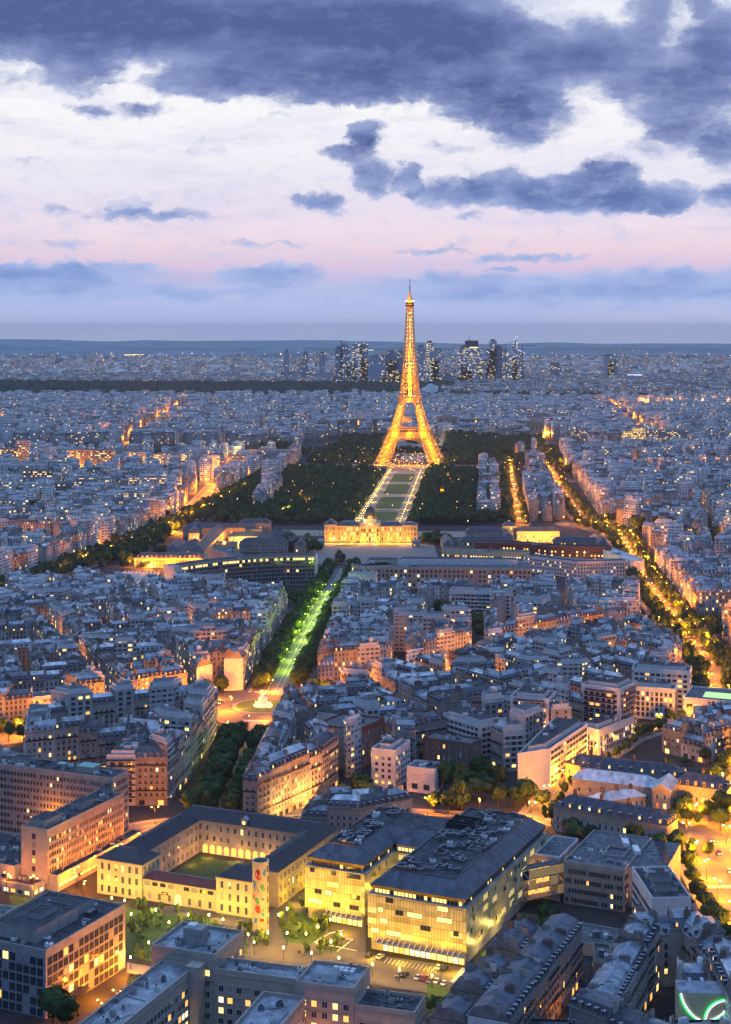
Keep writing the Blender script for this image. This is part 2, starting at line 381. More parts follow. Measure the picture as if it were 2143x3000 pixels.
def facade(th, A, B, z0, z1, cw=2.7, ch=3.1, ww=1.2, wh=1.9, style='sash', lit=.08, m0=.8, m1=.8, sill=.8, cap=100, name='window', litf=None, rows=None):
    """rows of windows, each an object of its own, on the wall A>B (outside to its right); returns how many are lit"""
    dx, dy = B[0] - A[0], B[1] - A[1]; L = math.hypot(dx, dy); ux, uy = dx / L, dy / L
    rz = math.atan2(dy, dx); nc = int((L - m0 - m1) / cw); nl = 0
    if nc < 1: return 0
    nr = rows or int((z1 - z0 + .01) / ch)
    pl = th.location
    for r in range(nr):
        for c in range(nc):
            s = m0 + (L - m0 - m1) * (c + .5) / nc
            l = litf(c, r, nc, nr) if litf else pick_lit(lit)
            nl += l in 'ayp'
            loc = (A[0] + ux * s + uy * .004 - pl[0], A[1] + uy * s - ux * .004 - pl[1], z0 + r * ch + sill - pl[2])
            me = window_mesh(ww, wh, style, l)
            k = NW.get(th.name, 0)
            if k < cap: place(name, me, th, loc, rz); NW[th.name] = k + 1
            else: REST.setdefault(th.name, (th, []))[1].append((me, loc, rz))
    return nl
def flush_rest():
    for th, items in REST.values():
        vs, ls, lt, mi, mats, uvs = [], [], [], [], [], []
        base = 0
        for me, loc, rz in items:
            n = len(me.vertices); co = np.empty(n * 3, 'f'); me.vertices.foreach_get('co', co); co = co.reshape(-1, 3)
            c, s = math.cos(rz), math.sin(rz)
            vs.append(np.stack([co[:, 0] * c - co[:, 1] * s + loc[0], co[:, 0] * s + co[:, 1] * c + loc[1], co[:, 2] + loc[2]], 1))
            k = len(me.loops); lv = np.empty(k, 'i'); me.loops.foreach_get('vertex_index', lv); ls.append(lv + base); base += n
            p = len(me.polygons); a = np.empty(p, 'i'); me.polygons.foreach_get('loop_total', a); lt.append(a)
            m_ = np.empty(p, 'i'); me.polygons.foreach_get('material_index', m_)
            mp = []
            for q in me.materials:
                if q not in mats: mats.append(q)
                mp.append(mats.index(q))
            mi.append(np.array(mp)[m_])
        me = raw_mesh('window', np.concatenate(vs), np.concatenate(ls), np.concatenate(lt), np.concatenate(mi), mats)
        o = place('window', me, th); o['kind'] = 'stuff'
def raw_mesh(name, v, loops, lt, mi, mats, uv=None, tint=None):
    me = bpy.data.meshes.new(name); me.vertices.add(len(v)); me.vertices.foreach_set('co', np.ascontiguousarray(v, 'f').ravel())
    me.loops.add(len(loops)); me.loops.foreach_set('vertex_index', np.ascontiguousarray(loops, 'i'))
    me.polygons.add(len(lt)); st = np.zeros(len(lt), 'i'); st[1:] = np.cumsum(lt)[:-1]
    me.polygons.foreach_set('loop_start', st)
    for m in mats: me.materials.append(m)
    me.polygons.foreach_set('material_index', np.ascontiguousarray(mi, 'i'))
    if uv is not None:
        l = me.uv_layers.new(name='UVMap'); l.data.foreach_set('uv', np.ascontiguousarray(uv, 'f').ravel())
    me.update(calc_edges=True)
    if tint is not None:
        a = me.attributes.new('tint', 'FLOAT_COLOR', 'FACE'); a.data.foreach_set('color', np.ascontiguousarray(tint, 'f').ravel())
    return me
class Batch:
    """very many six-sided blocks as one mesh"""
    def __init__(s): s.P = []; s.M = []; s.T = []; s.mats = []
    def mi(s, m):
        if m not in s.mats: s.mats.append(m)
        return s.mats.index(m)
    def add(s, b, t, ms, top, tint=(.4, .37, .33, .06)):
        if isinstance(ms, str): ms = [ms] * 4
        s.P.append(b + t); s.M.append([s.mi(x) for x in ms] + [s.mi(top)]); s.T.append(tint)
    def hexa(s, b, t, ms, top, bottom=None): s.add([tuple(p) for p in b], [tuple(p) for p in t], ms, top, s.cur)
    cur = (.4, .37, .33, .06)
    def box(s, x, y, z, w, d, h, m, rz=0, top=None):
        c, n = math.cos(rz), math.sin(rz)
        q = [(x + a * w / 2 * c - e * d / 2 * n, y + a * w / 2 * n + e * d / 2 * c) for a, e in ((-1, -1), (1, -1), (1, 1), (-1, 1))]
        s.hexa([(*p, z) for p in q], [(*p, z + h) for p in q], m, top or (m if isinstance(m, str) else m[0]))
    def build(s, name, kind='stuff'):
        P = np.array(s.P, 'f'); N = len(P); idx = np.array([[0, 1, 5, 4], [1, 2, 6, 5], [2, 3, 7, 6], [3, 0, 4, 7], [4, 5, 6, 7]])
        d = np.hypot(P[:, :1, 0], P[:, :1, 1]) - 3000; P[:, :, 2] -= np.where(d > 0, d * d / 1.15e7, 0)
        loops = (idx[None] + 8 * np.arange(N)[:, None, None]).ravel(); q = P[:, idx]          # N,5,4,3
        uv = np.empty((N, 5, 4, 2), 'f')
        L = np.linalg.norm(q[:, :, 1, :2] - q[:, :, 0, :2], axis=2)
        off = np.floor(NR.rand(N, 5) * 900) * 2.7
        uv[:, :, 0, 0] = off; uv[:, :, 3, 0] = off; uv[:, :, 1, 0] = off + L; uv[:, :, 2, 0] = off + L
        uv[..., 1] = q[..., 2] - q[:, :1, :1, 2]
        uv[:, 4, :, 0] = q[:, 4, :, 0]; uv[:, 4, :, 1] = q[:, 4, :, 1]
        me = raw_mesh(name, P.reshape(-1, 3), loops, np.full(N * 5, 4), np.array(s.M).ravel(), [MAT[m] for m in s.mats], uv.reshape(-1, 2), np.repeat(np.array(s.T, 'f'), 5, 0))
        o = place(name, me); o['kind'] = kind; return o
# point lights ----------------------------------------------------------
ORANGE = (1, .27, .006); YEL = (1, .62, .12); LIME = (.62, 1, .02); WARM = (1, .55, .2)
def glow(x, y, z, watt, col=ORANGE, parent=None, r=.4, name='lamp_light'):
    l = bpy.data.lights.new(name, 'POINT'); l.energy = watt; l.color = col; l.shadow_soft_size = r
    o = bpy.data.objects.new(name, l); COL.objects.link(o)
    if parent: o.parent = parent; o.location = (x - parent.location[0], y - parent.location[1], z - parent.location[2])
    else: o.location = (x, y, z)
    return o
# ---------------------------------------------------------------- city fabric: blocks cut by streets, lots around each block
def area(p): return .5 * sum(p[i][0] * p[(i + 1) % len(p)][1] - p[(i + 1) % len(p)][0] * p[i][1] for i in range(len(p)))
def ccw(p): return p if area(p) > 0 else p[::-1]
def clip(poly, px, py, nx, ny):
    """keep the side where (p - P).n >= 0"""
    out = []
    for i in range(len(poly)):
        a, b = poly[i], poly[(i + 1) % len(poly)]
        da = (a[0] - px) * nx + (a[1] - py) * ny; db = (b[0] - px) * nx + (b[1] - py) * ny
        if da >= 0: out.append(a)
        if da * db < 0: t = da / (da - db); out.append((a[0] + (b[0] - a[0]) * t, a[1] + (b[1] - a[1]) * t))
    return out
def clean(poly, mn=3.0):
    out = []
    for p in poly:
        if not out or math.hypot(p[0] - out[-1][0], p[1] - out[-1][1]) > mn: out.append(p)
    if len(out) > 2 and math.hypot(out[0][0] - out[-1][0], out[0][1] - out[-1][1]) <= mn: out.pop()
    return out
def shrink(poly, d):
    q = poly
    for i in range(len(poly)):
        a, b = poly[i], poly[(i + 1) % len(poly)]; L = math.hypot(b[0] - a[0], b[1] - a[1])
        if L < .1: continue
        nx, ny = -(b[1] - a[1]) / L, (b[0] - a[0]) / L
        q = clip(q, a[0] + nx * d, a[1] + ny * d, nx, ny)
        if len(q) < 3: return []
    return clean(q, .5)
def obb(poly, deg=None):
    best = None
    cand = [math.radians(deg)] if deg is not None else [math.atan2(poly[(i + 1) % len(poly)][1] - poly[i][1], poly[(i + 1) % len(poly)][0] - poly[i][0]) for i in range(len(poly))]
    for a in cand:
        c, s = math.cos(a), math.sin(a); us = [p[0] * c + p[1] * s for p in poly]; vs = [-p[0] * s + p[1] * c for p in poly]
        A = (max(us) - min(us)) * (max(vs) - min(vs))
        if best is None or A < best[0]: best = (A, a, min(us), max(us), min(vs), max(vs))
    return best
def split(poly, target, street, out, jit=.06, deg=None):
    poly = clean(poly)
    if len(poly) < 3: return
    A = abs(area(poly))
    _, a, u0, u1, v0, v1 = obb(poly, deg)
    if A < target * R.uniform(.7, 1.25):
        if A > 160: out.append(poly)
        return
    c, s = math.cos(a), math.sin(a); t = R.uniform(.38, .62); w = street * R.choice((.8, 1, 1, 1.5))
    if (u1 - u0) > (v1 - v0): m = u0 + (u1 - u0) * t; k = (v0 + v1) / 2; ang = a + R.gauss(0, jit)
    else: m = (u0 + u1) / 2; k = v0 + (v1 - v0) * t; ang = a + pi / 2 + R.gauss(0, jit)
    px, py = m * c - k * s, m * s + k * c; nx, ny = math.cos(ang), math.sin(ang)
    split(clip(poly, px + nx * w / 2, py + ny * w / 2, nx, ny), target, street, out, jit)
    split(clip(poly, px - nx * w / 2, py - ny * w / 2, -nx, -ny), target, street, out, jit)
def isect(a, b, c, d):
    r = (b[0] - a[0], b[1] - a[1]); s = (d[0] - c[0], d[1] - c[1]); k = r[0] * s[1] - r[1] * s[0]
    if abs(k) < 1e-6: return b
    t = ((c[0] - a[0]) * s[1] - (c[1] - a[1]) * s[0]) / k
    return (a[0] + r[0] * t, a[1] + r[1] * t)
TINTS = [(.40, .36, .31), (.36, .32, .28), (.46, .43, .38), (.30, .27, .25), (.38, .31, .27), (.26, .25, .24), (.52, .50, .47)]
LOTS = []
def mk_lot(q, H, kind, **k):
    t = list(R.choice(TINTS)); f = R.uniform(.85, 1.12)
    if kind == 'modern': t = R.choice([(.58, .58, .58), (.5, .48, .46), (.36, .35, .35), (.62, .60, .56)])
    d = dict(q=q, H=H, kind=kind, tint=(t[0] * f, t[1] * f, t[2] * f, R.choice((.02, .05, .08, .16))), **k)
    d['roof'] = R.choice(('zinc', 'zinc', 'zinc_light', 'zinc', 'slate', 'zinc_dark')); d['man'] = R.choice(('slate', 'slate', 'zinc', 'zinc_dark'))
    d['c'] = (sum(p[0] for p in q) / 4, sum(p[1] for p in q) / 4)
    LOTS.append(d)
def block(poly, H0, lotw=15, depth=12, modern=.18, inner=True, tag_=''):
    poly = ccw(clean(poly, 4))
    if len(poly) < 3: return
    _, a, u0, u1, v0, v1 = obb(poly); short = min(u1 - u0, v1 - v0)
    if short < 7: return
    dp = min(depth, short * .5 - .6); n = len(poly)
    inn = []
    for i in range(n):
        a0, a1, b1 = poly[i - 1], poly[i], poly[(i + 1) % n]
        def off(p, q):
            L = math.hypot(q[0] - p[0], q[1] - p[1]); nx, ny = -(q[1] - p[1]) / L * dp, (q[0] - p[0]) / L * dp
            return (p[0] + nx, p[1] + ny), (q[0] + nx, q[1] + ny)
        r = isect(*off(a0, a1), *off(a1, b1))
        if math.hypot(r[0] - a1[0], r[1] - a1[1]) > dp * 2.2: L = math.hypot(r[0] - a1[0], r[1] - a1[1]); r = (a1[0] + (r[0] - a1[0]) * dp * 2.2 / L, a1[1] + (r[1] - a1[1]) * dp * 2.2 / L)
        inn.append(r)
    for i in range(n):
        A, B, Bi, Ai = poly[i], poly[(i + 1) % n], inn[(i + 1) % n], inn[i]
        L = math.hypot(B[0] - A[0], B[1] - A[1])
        if L < 5: continue
        di = (Bi[0] - Ai[0]) * (B[0] - A[0]) + (Bi[1] - Ai[1]) * (B[1] - A[1])
        if di < 0: Bi = Ai = ((Ai[0] + Bi[0]) / 2, (Ai[1] + Bi[1]) / 2)
        k = max(1, round(L / (lotw * R.uniform(.85, 1.2)))); ts = [0] + sorted((j + R.uniform(-.22, .22)) / k for j in range(1, k)) + [1]
        lp = lambda P, Q, t: (P[0] + (Q[0] - P[0]) * t, P[1] + (Q[1] - P[1]) * t)
        for j in range(k):
            q = [lp(A, B, ts[j]), lp(A, B, ts[j + 1]), lp(Ai, Bi, ts[j + 1]), lp(Ai, Bi, ts[j])]
            if math.hypot(q[2][0] - q[3][0], q[2][1] - q[3][1]) < .6: q[2] = lp(q[2], q[1], .05); q[3] = lp(q[3], q[0], .05)
            md = R.random() < modern
            mk_lot(q, max(8, H0 + R.gauss(0, 1.3) + (R.uniform(0, 8 if A[1] < 1500 else 15) if md else 0) - (R.uniform(4, 9) if R.random() < .07 else 0)), 'modern' if md else 'haussmann', depth=dp)
    if inner:
        ip = shrink(poly, dp + 2.5); subs = []
        if len(ip) > 2 and abs(area(ip)) > 90:
            split(ip, 190, 2.5, subs)
            for s in subs:
                if R.random() < .68:
                    s = ccw(s); _, a, u0, u1, v0, v1 = obb(s); c, n_ = math.cos(a), math.sin(a)
                    m_ = .1; du, dv = (u1 - u0) * m_, (v1 - v0) * m_
                    q = [(u * c - v * n_, u * n_ + v * c) for u, v in ((u0 + du, v0 + dv), (u1 - du, v0 + dv), (u1 - du, v1 - dv), (u0 + du, v1 - dv))]
                    if short_side(q) > 3.5: mk_lot(q, R.choice((5, 9, 12, 15, H0 - 3, H0 - 5)), 'inner', depth=min(u1 - u0, v1 - v0) * .8)
def short_side(q): return min(math.hypot(q[i][0] - q[i - 1][0], q[i][1] - q[i - 1][1]) for i in range(4))
def emit(g, d, near, detail=2):
    """one lot into g (Geo-like). detail 0..2. returns nothing; near=True leaves out what comes as separate parts"""
    q, H = d['q'], d['H']; lp = lambda P, Q, t: (P[0] + (Q[0] - P[0]) * t, P[1] + (Q[1] - P[1]) * t)
    z = lambda pts, h: [(*p, h) for p in pts]
    dp = max(d['depth'], 2)
    wm = 'wall' if near else ('modern_windows' if d['kind'] == 'modern' else 'stone_windows')
    if d['kind'] == 'haussmann' or (d['kind'] == 'inner' and H > 11):
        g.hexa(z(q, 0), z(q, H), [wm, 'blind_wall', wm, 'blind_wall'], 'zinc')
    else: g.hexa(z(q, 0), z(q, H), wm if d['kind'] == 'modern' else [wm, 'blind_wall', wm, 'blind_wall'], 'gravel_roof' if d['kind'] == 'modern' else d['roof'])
def roof_of(g, d):
    q, H = d['q'], d['H']; lp = lambda P, Q, t: (P[0] + (Q[0] - P[0]) * t, P[1] + (Q[1] - P[1]) * t)
    z = lambda pts, h: [(*p, h) for p in pts]; dp = max(d['depth'], 2)
    if d['kind'] == 'modern':
        # parapet, setback storey, lift house
        c = d['c']; q2 = [lp(p, c, .2) for p in q]; h2 = 2.8 if d['H'] > 16 else .5
        g.hexa(z(q2, H), z(q2, H + h2), 'white_wall', 'gravel_roof')
        for p, r in ((q[0], q[1]), (q[1], q[2]), (q[2], q[3]), (q[3], q[0])):
            L = math.hypot(r[0] - p[0], r[1] - p[1])
            if L > 1: i0, i1 = lp(p, c, .04), lp(r, c, .04); g.hexa(z([p, r, i1, i0], H), z([p, r, i1, i0], H + .9), 'white_wall', 'white_wall')
        a = math.atan2(q[1][1] - q[0][1], q[1][0] - q[0][0]); rr = random.Random(int(c[0] * 31 + c[1] * 17))
        for _ in range(rr.randint(1, 3)): g.box(c[0] + rr.uniform(-2.5, 2.5), c[1] + rr.uniform(-2, 2), H + h2, rr.uniform(1.5, 4), rr.uniform(1.5, 3), rr.uniform(1.2, 2.8), rr.choice(('white_wall', 'concrete', 'zinc_light')), a)
        return
    s = min(.3, 1.9 / dp); h1 = 3.0 if dp > 7 else 2.0
    b = [q[0], q[1], q[2], q[3]]; t = [lp(q[0], q[3], s), lp(q[1], q[2], s), lp(q[2], q[1], s), lp(q[3], q[0], s)]
    g.hexa(z(b, H + .25), z(t, H + h1), [d['man'], 'blind_wall', d['man'], 'blind_wall'], 'zinc')
    r0, r1 = lp(q[0], q[3], .46), lp(q[1], q[2], .46); r2, r3 = lp(q[2], q[1], .46), lp(q[3], q[0], .46)
    g.hexa(z(t, H + h1), z([r0, r1, r2, r3], H + h1 + 1.3), [d['roof'], 'blind_wall', d['roof'], 'blind_wall'], d['roof'])
    o = [lp(q[3], q[0], 1.035), lp(q[2], q[1], 1.035), lp(q[1], q[2], 1.035), lp(q[0], q[3], 1.035)]
    g.hexa(z(o, H - .25), z(o, H + .25), ['stone', None, 'stone', None] if isinstance(g, Geo) else 'stone', d['man'])
def chims(d):
    """chimney stacks: (x, y, z0, length, thickness, height, angle)"""
    q, H = d['q'], d['H']; out = []; rr = random.Random(int(d['c'][0] * 13 + d['c'][1] * 7)); top = H + (3 if d['depth'] > 7 else 2)
    for (a, b) in ((q[0], q[3]), (q[1], q[2])):
        L = math.hypot(b[0] - a[0], b[1] - a[1])
        if L < 4: continue
        for s in ((.3, .72) if L > 8 else (.5,)):
            if rr.random() < .8:
                t = s + rr.uniform(-.06, .06); c = d['c']; k = .45 / max(1, math.hypot(c[0] - a[0], c[1] - a[1]))
                x, y = a[0] + (b[0] - a[0]) * t, a[1] + (b[1] - a[1]) * t; x += (c[0] - x) * k; y += (c[1] - y) * k
                out.append((x, y, top - 1.0, rr.uniform(1.6, min(4.4, L * .4)), .75, rr.uniform(2.4, 4.0), math.atan2(b[1] - a[1], b[0] - a[0]), rr.choice(('blind_wall', 'stone', 'blind_wall', 'brick', 'white_wall', 'dark_stone'))))
    return out
def dormers(d, edge):
    q, H = d['q'], d['H']; a, b = (q[0], q[1]) if edge == 0 else (q[2], q[3])
    L = math.hypot(b[0] - a[0], b[1] - a[1]); n = int(L / 2.9)
    if n < 1: return []
    ux, uy = (b[0] - a[0]) / L, (b[1] - a[1]) / L; nx, ny = -uy, ux
    return [(a[0] + ux * L * (i + .5) / n + nx * .95, a[1] + uy * L * (i + .5) / n + ny * .95, H + .35, math.atan2(uy, ux)) for i in range(n)]
def seen(edge_a, edge_b, k=-.08):
    mx, my = (edge_a[0] + edge_b[0]) / 2, (edge_a[1] + edge_b[1]) / 2; L = math.hypot(edge_b[0] - edge_a[0], edge_b[1] - edge_a[1]) or 1
    nx, ny = (edge_b[1] - edge_a[1]) / L, -(edge_b[0] - edge_a[0]) / L; r = math.hypot(mx, my)
    return (nx * -mx + ny * -my) / r > k
def proj(x, y, z): return (CX0 + F0 * x / y, Y00 + F0 * (HC - z) / y)
# exclusion masks -----------------------------------------------------
EX = []          # convex polygons
LN = []          # (points, half width)
CI = []          # circles
def inpoly(p, poly):
    s = 0
    for i in range(len(poly)):
        a, b = poly[i], poly[(i + 1) % len(poly)]; c = (b[0] - a[0]) * (p[1] - a[1]) - (b[1] - a[1]) * (p[0] - a[0])
        if c > 0: s |= 1
        elif c < 0: s |= 2
        if s == 3: return False
    return True
def segd(p, a, b):
    dx, dy = b[0] - a[0], b[1] - a[1]; t = max(0, min(1, ((p[0] - a[0]) * dx + (p[1] - a[1]) * dy) / (dx * dx + dy * dy)))
    return math.hypot(p[0] - a[0] - dx * t, p[1] - a[1] - dy * t)
def blocked(p, pad=0):
    for e in EX:
        if inpoly(p, e): return True
    for pts, w in LN:
        for i in range(len(pts) - 1):
            if segd(p, pts[i], pts[i + 1]) < w + pad: return True
    return any(math.hypot(p[0] - x, p[1] - y) < r + pad for x, y, r in CI)
# avenues and streets: points, half width of the gap between the houses
AV = {
 'saxe_low': ([(-72, 700), (-67, 800), (-64, 930)], 19), 'saxe_up': ([(-58, 1000), (-41, 1273), (-22, 1530)], 21),
 'cross_left': ([(-64, 970), (-140, 925), (-300, 850)], 13), 'cross_right': ([(-64, 975), (10, 1020), (84, 1082), (225, 1195)], 13),
 'suffren': ([(-350, 1210), (-312, 1430), (-266, 1631), (-222, 1899), (-165, 2400), (-131, 2980)], 17),
 'villars': ([(215, 960), (238, 1057), (246, 1200), (262, 1456), (290, 1760), (268, 1877)], 19),
 'bosquet': ([(268, 1877), (290, 2336), (345, 3036)], 17), 'iena': ([(352, 3100), (430, 3900)], 14),
 'bourdonnais': ([(185, 1870), (235, 2500), (262, 2850)], 15), 'tourville': ([(262, 1880), (420, 2010)], 12),
 'east': ([(246, 1215), (400, 1260)], 16), 'vaneau': ([(80, 745), (100, 800), (152, 894), (215, 960)], 9),
 'sevres': ([(-250, 640), (-100, 738), (-20, 762), (80, 745)], 8),
 'boulevard': ([(164, 540), (163, 640), (165, 710), (184, 760), (225, 830)], 28),
 'grenelle': ([(-227, 1814), (-232, 2370), (-206, 2825)], 11), 'west': ([(-640, 2650), (-420, 2480), (-234, 2370)], 11), 'side': ([(-460, 1730), (-285, 1660)], 10), 'right_cross': ([(285, 1640), (480, 1730)], 11), 'right_far': ([(300, 2400), (640, 2560)], 10), 'hill': ([(-500, 3250), (-560, 4700)], 12), 'hill_cross': ([(-900, 3900), (-300, 3700), (300, 3800)], 11), 'right_hill': ([(620, 3250), (760, 4800)], 12),
 'quai_branly': ([(-900, 2820), (-131, 2930), (345, 3020), (900, 3000)], 45),
}
for k, (p, w) in AV.items(): LN.append((p, w))
CI += [(-64, 970, 50), (246, 1210, 34), (268, 1880, 42)]
# ---------------------------------------------------------------- ground, streets, parks
def ground():
    ys = [-60, 0, 200, 400, 600, 800, 1000, 1300, 1700, 2200, 3000] + [3000 + 27000 * (i / 40) ** 1.6 for i in range(1, 41)]
    xs = [-1, -.75, -.5, -.3, -.15, 0, .15, .3, .5, .75, 1]
    v = []; f = []
    for y in ys:
        w = 500 + abs(y) * .8
        for x in xs: v.append((x * w, y, drop(x * w * .5, y)))
    n = len(xs)
    for i in range(len(ys) - 1):
        for j in range(n - 1): f.append((i * n + j, i * n + j + 1, i * n + n + j + 1, i * n + n + j))
    me = bpy.data.meshes.new('ground'); me.from_pydata(v, [], f)
    m, T, b = new_mat('ground_mix'); g = T.n.new('ShaderNodeNewGeometry'); P = g.outputs['Position']
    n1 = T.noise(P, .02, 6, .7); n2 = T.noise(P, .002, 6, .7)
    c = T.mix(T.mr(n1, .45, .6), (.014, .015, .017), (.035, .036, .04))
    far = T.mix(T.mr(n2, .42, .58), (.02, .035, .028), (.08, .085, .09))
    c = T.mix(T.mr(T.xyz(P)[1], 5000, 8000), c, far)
    T.l.new(c, b.inputs['Base Color']); b.inputs['Roughness'].default_value = .95
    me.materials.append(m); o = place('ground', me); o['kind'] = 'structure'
ground()
def offs(pts, d):
    out = []
    for i, p in enumerate(pts):
        a = pts[max(0, i - 1)]; b = pts[min(len(pts) - 1, i + 1)]; L = math.hypot(b[0] - a[0], b[1] - a[1])
        out.append((p[0] + (b[1] - a[1]) / L * d, p[1] - (b[0] - a[0]) / L * d))
    return out
def dense(pts, step=25):
    out = [pts[0]]
    for a, b in zip(pts, pts[1:]):
        n = max(1, int(math.hypot(b[0] - a[0], b[1] - a[1]) / step)); out += [(a[0] + (b[0] - a[0]) * i / n, a[1] + (b[1] - a[1]) * i / n) for i in range(1, n + 1)]
    return out
def strip(name, pts, d0, d1, z, mat, h=0.0, g=None):
    l, r = offs(pts, d0), offs(pts, d1); own = g is None; g = g or Geo()
    for i in range(len(pts) - 1):
        zz = z + drop(*pts[i]); z2 = z + drop(*pts[i + 1])
        g.face([(*l[i], zz + h), (*r[i], zz + h), (*r[i + 1], z2 + h), (*l[i + 1], z2 + h)], mat)
        if h:
            g.face([(*l[i + 1], z2), (*l[i], zz), (*l[i], zz + h), (*l[i + 1], z2 + h)], mat); g.face([(*r[i], zz), (*r[i + 1], z2), (*r[i + 1], z2 + h), (*r[i], zz + h)], mat)
    if own: g.build(name, kind='structure')
    return g
gr, gp, gm = Geo(), Geo(), Geo()
for i, (k, (p, w)) in enumerate(AV.items()):
    z = .03 + .012 * i
    if k == 'quai_branly': w = 14
    strip('', dense(p), -w + 3.5, w - 3.5, z, 'asphalt', g=gr)
    strip('', dense(p), -w, -w + 3.5, .0, 'paving', .16 + z, g=gp); strip('', dense(p), w - 3.5, w, .0, 'paving', .165 + z, g=gp)
    if p[0][1] < 1900:
        dp = dense(p, 7)
        for a, b in list(zip(dp, dp[1:]))[::2]:
            if a[1] < 1700: strip('', [a, b], -.12, .12, z + .01, 'road_paint', g=gm)
for i, (x, y, r) in enumerate(CI[:3]):
    gr.lathe(x, y, [(r - 3, .30 + i * .01), (0, .30 + i * .01)], 'asphalt', 36)
gr.build('road', kind='structure'); gp.build('pavement', kind='structure')
# central promenade of the lit avenue
g = Geo(); pr = dense(AV['saxe_up'][0], 20)
strip('', pr, -5.5, 5.5, .36, 'paving', g=g); strip('', dense(AV['saxe_low'][0], 20), -5, 5, .36, 'sand_path', g=g); g.build('path', kind='structure')
for d in (-6.5, 6.5, -1.5, 1.5): strip('', pr, d - .15, d + .15, .375, 'road_paint', g=gm)
# zebra crossings round the roundabout and on the boulevard
for (cx, cy, a) in ((-64, 1008, 0), (-66, 933, 0), (-98, 950, 1.05), (-30, 996, 1.0), (246, 1178, .1), (150, 655, 0), (176, 770, .4)):
    for i in range(-7, 8):
        c, s = math.cos(a), math.sin(a); gm.box(cx + i * 1.1 * c, cy + i * 1.1 * s, .385, .55, 3.6, .006, 'road_paint', a)
gm.build('road_markings', kind='structure')
g = Geo(); g.lathe(-64, 970, [(19, .3), (19, .5), (17, .52), (0, .55)], 'lawn', 36, ['paving', 'paving', 'lawn']); g.build('lawn', kind='structure')
# lawns and paths of the long park
AX = Fr(8, 1760, 90 - math.degrees(math.atan2(964, 70)) * 0 - 94.15)     # e across (to the right), n along the axis
AX = Fr(8, 1760, -4.15)
g = Geo()
for (n0, n1) in ((90, 250), (285, 430), (470, 610), (650, 780)):
    g.face(AX.q(-17, 17, n0, n1, .12), 'lawn')
g.build('lawn', kind='structure')
g = Geo()
g.face(AX.q(-40, 40, 60, 960, .05), 'sand_path'); g.face(AX.q(-130, 130, 830, 960, .08), 'paving'); g.face(AX.q(-110, 110, 10, 60, .07), 'sand_path')
g.face(AX.q(-22, 22, 1010, 1250, .09), 'paving'); g.face(AX.q(-60, 60, 1300, 1620, 3.), 'paving'); g.face(AX.q(-150, 150, 255, 272, .1), 'asphalt')
g.build('path', kind='structure')
# river behind the tower
g = Geo(); strip('', dense([(-1200, 2870), (-131, 3010), (345, 3090), (1200, 3050)], 100), -40, 40, .25, 'glass_dark', g=g); g.build('water', kind='structure')
CH = [(-150, 1880), (175, 1870), (250, 2860), (-110, 2920)]     # the park polygon
EX.append(CH)
EX.append(AX.q(-170, 260, 960, 1100)); EX.append(AX.q(-220, 330, 1180, 1560))
# ---------------------------------------------------------------- hero footprints kept free
HO = Fr(0, 590.4, -24.8)      # glass hospital
CR = Fr(-112, 648.9, -23.0)   # cream complex round the courtyard
EX += [HO.q(-40, 75, -60, 108), CR.q(-70, 90, -45, 90), [(-340, 500), (-60, 480), (-60, 640), (-250, 690)], [(-250, 640), (-80, 690), (-92, 745), (-250, 760)],
       [(-60, 440), (130, 440), (150, 560), (30, 590), (-60, 560)], [(60, 560), (140, 560), (145, 690), (60, 700)], [(76, 690), (160, 660), (215, 760), (160, 815), (95, 790)],
       [(30, 750), (92, 762), (90, 812), (38, 820)], [(50, 1172), (88, 1165), (98, 1268), (54, 1275)], [(-300, 1375), (-25, 1375), (-25, 1600), (-250, 1640)]]
EX_FAR = [[(-300, 1375), (-25, 1375), (-25, 1600), (-250, 1640)], [(-40, 1395), (268, 1395), (275, 1640), (-20, 1560)], [(-225, 1540), (262, 1540), (262, 1900), (-215, 1900)]]
EX += EX_FAR
EX.append([(-1700, 5200), (160, 5200), (500, 6700), (-1900, 6900)])     # the big wood
EX.append([(100, 5150), (1050, 5000), (1050, 5400), (300, 5600)])
MODP = [[(77, 786), (94.5, 795.6), (121, 846), (103, 856)], [(82, 880), (103, 873), (110, 892), (89, 899)], [(124, 893), (144, 880), (157, 900), (137, 913)], [(129, 858), (153.5, 888), (143, 897), (118, 867)],
 [(160, 942), (186, 934), (190, 947), (164, 955)], [(166, 968), (200, 958), (205, 973), (171, 983)], [(3, 801), (15, 796), (23, 816), (11, 821)], [(21, 792), (35, 786), (40, 798), (26, 804)], [(31, 838), (56, 824), (62, 835), (37, 849)],
 [(42, 868), (62, 842), (78, 854), (58, 880)], [(-27, 838), (-4, 826.6), (10.5, 850.5), (-13, 862)], [(190, 928), (250, 905), (262, 935), (201, 958)], [(60, 1000), (84, 1008), (78, 1025), (54, 1017)], [(-15, 1330), (8, 1326), (10, 1340), (-13, 1344)],
 [(70, 1290), (120, 1280), (123, 1296), (73, 1306)], [(132, 1200), (175, 1190), (180, 1211), (137, 1221)], [(118, 1235), (140, 1225), (148, 1243), (126, 1253)]]
EX += MODP
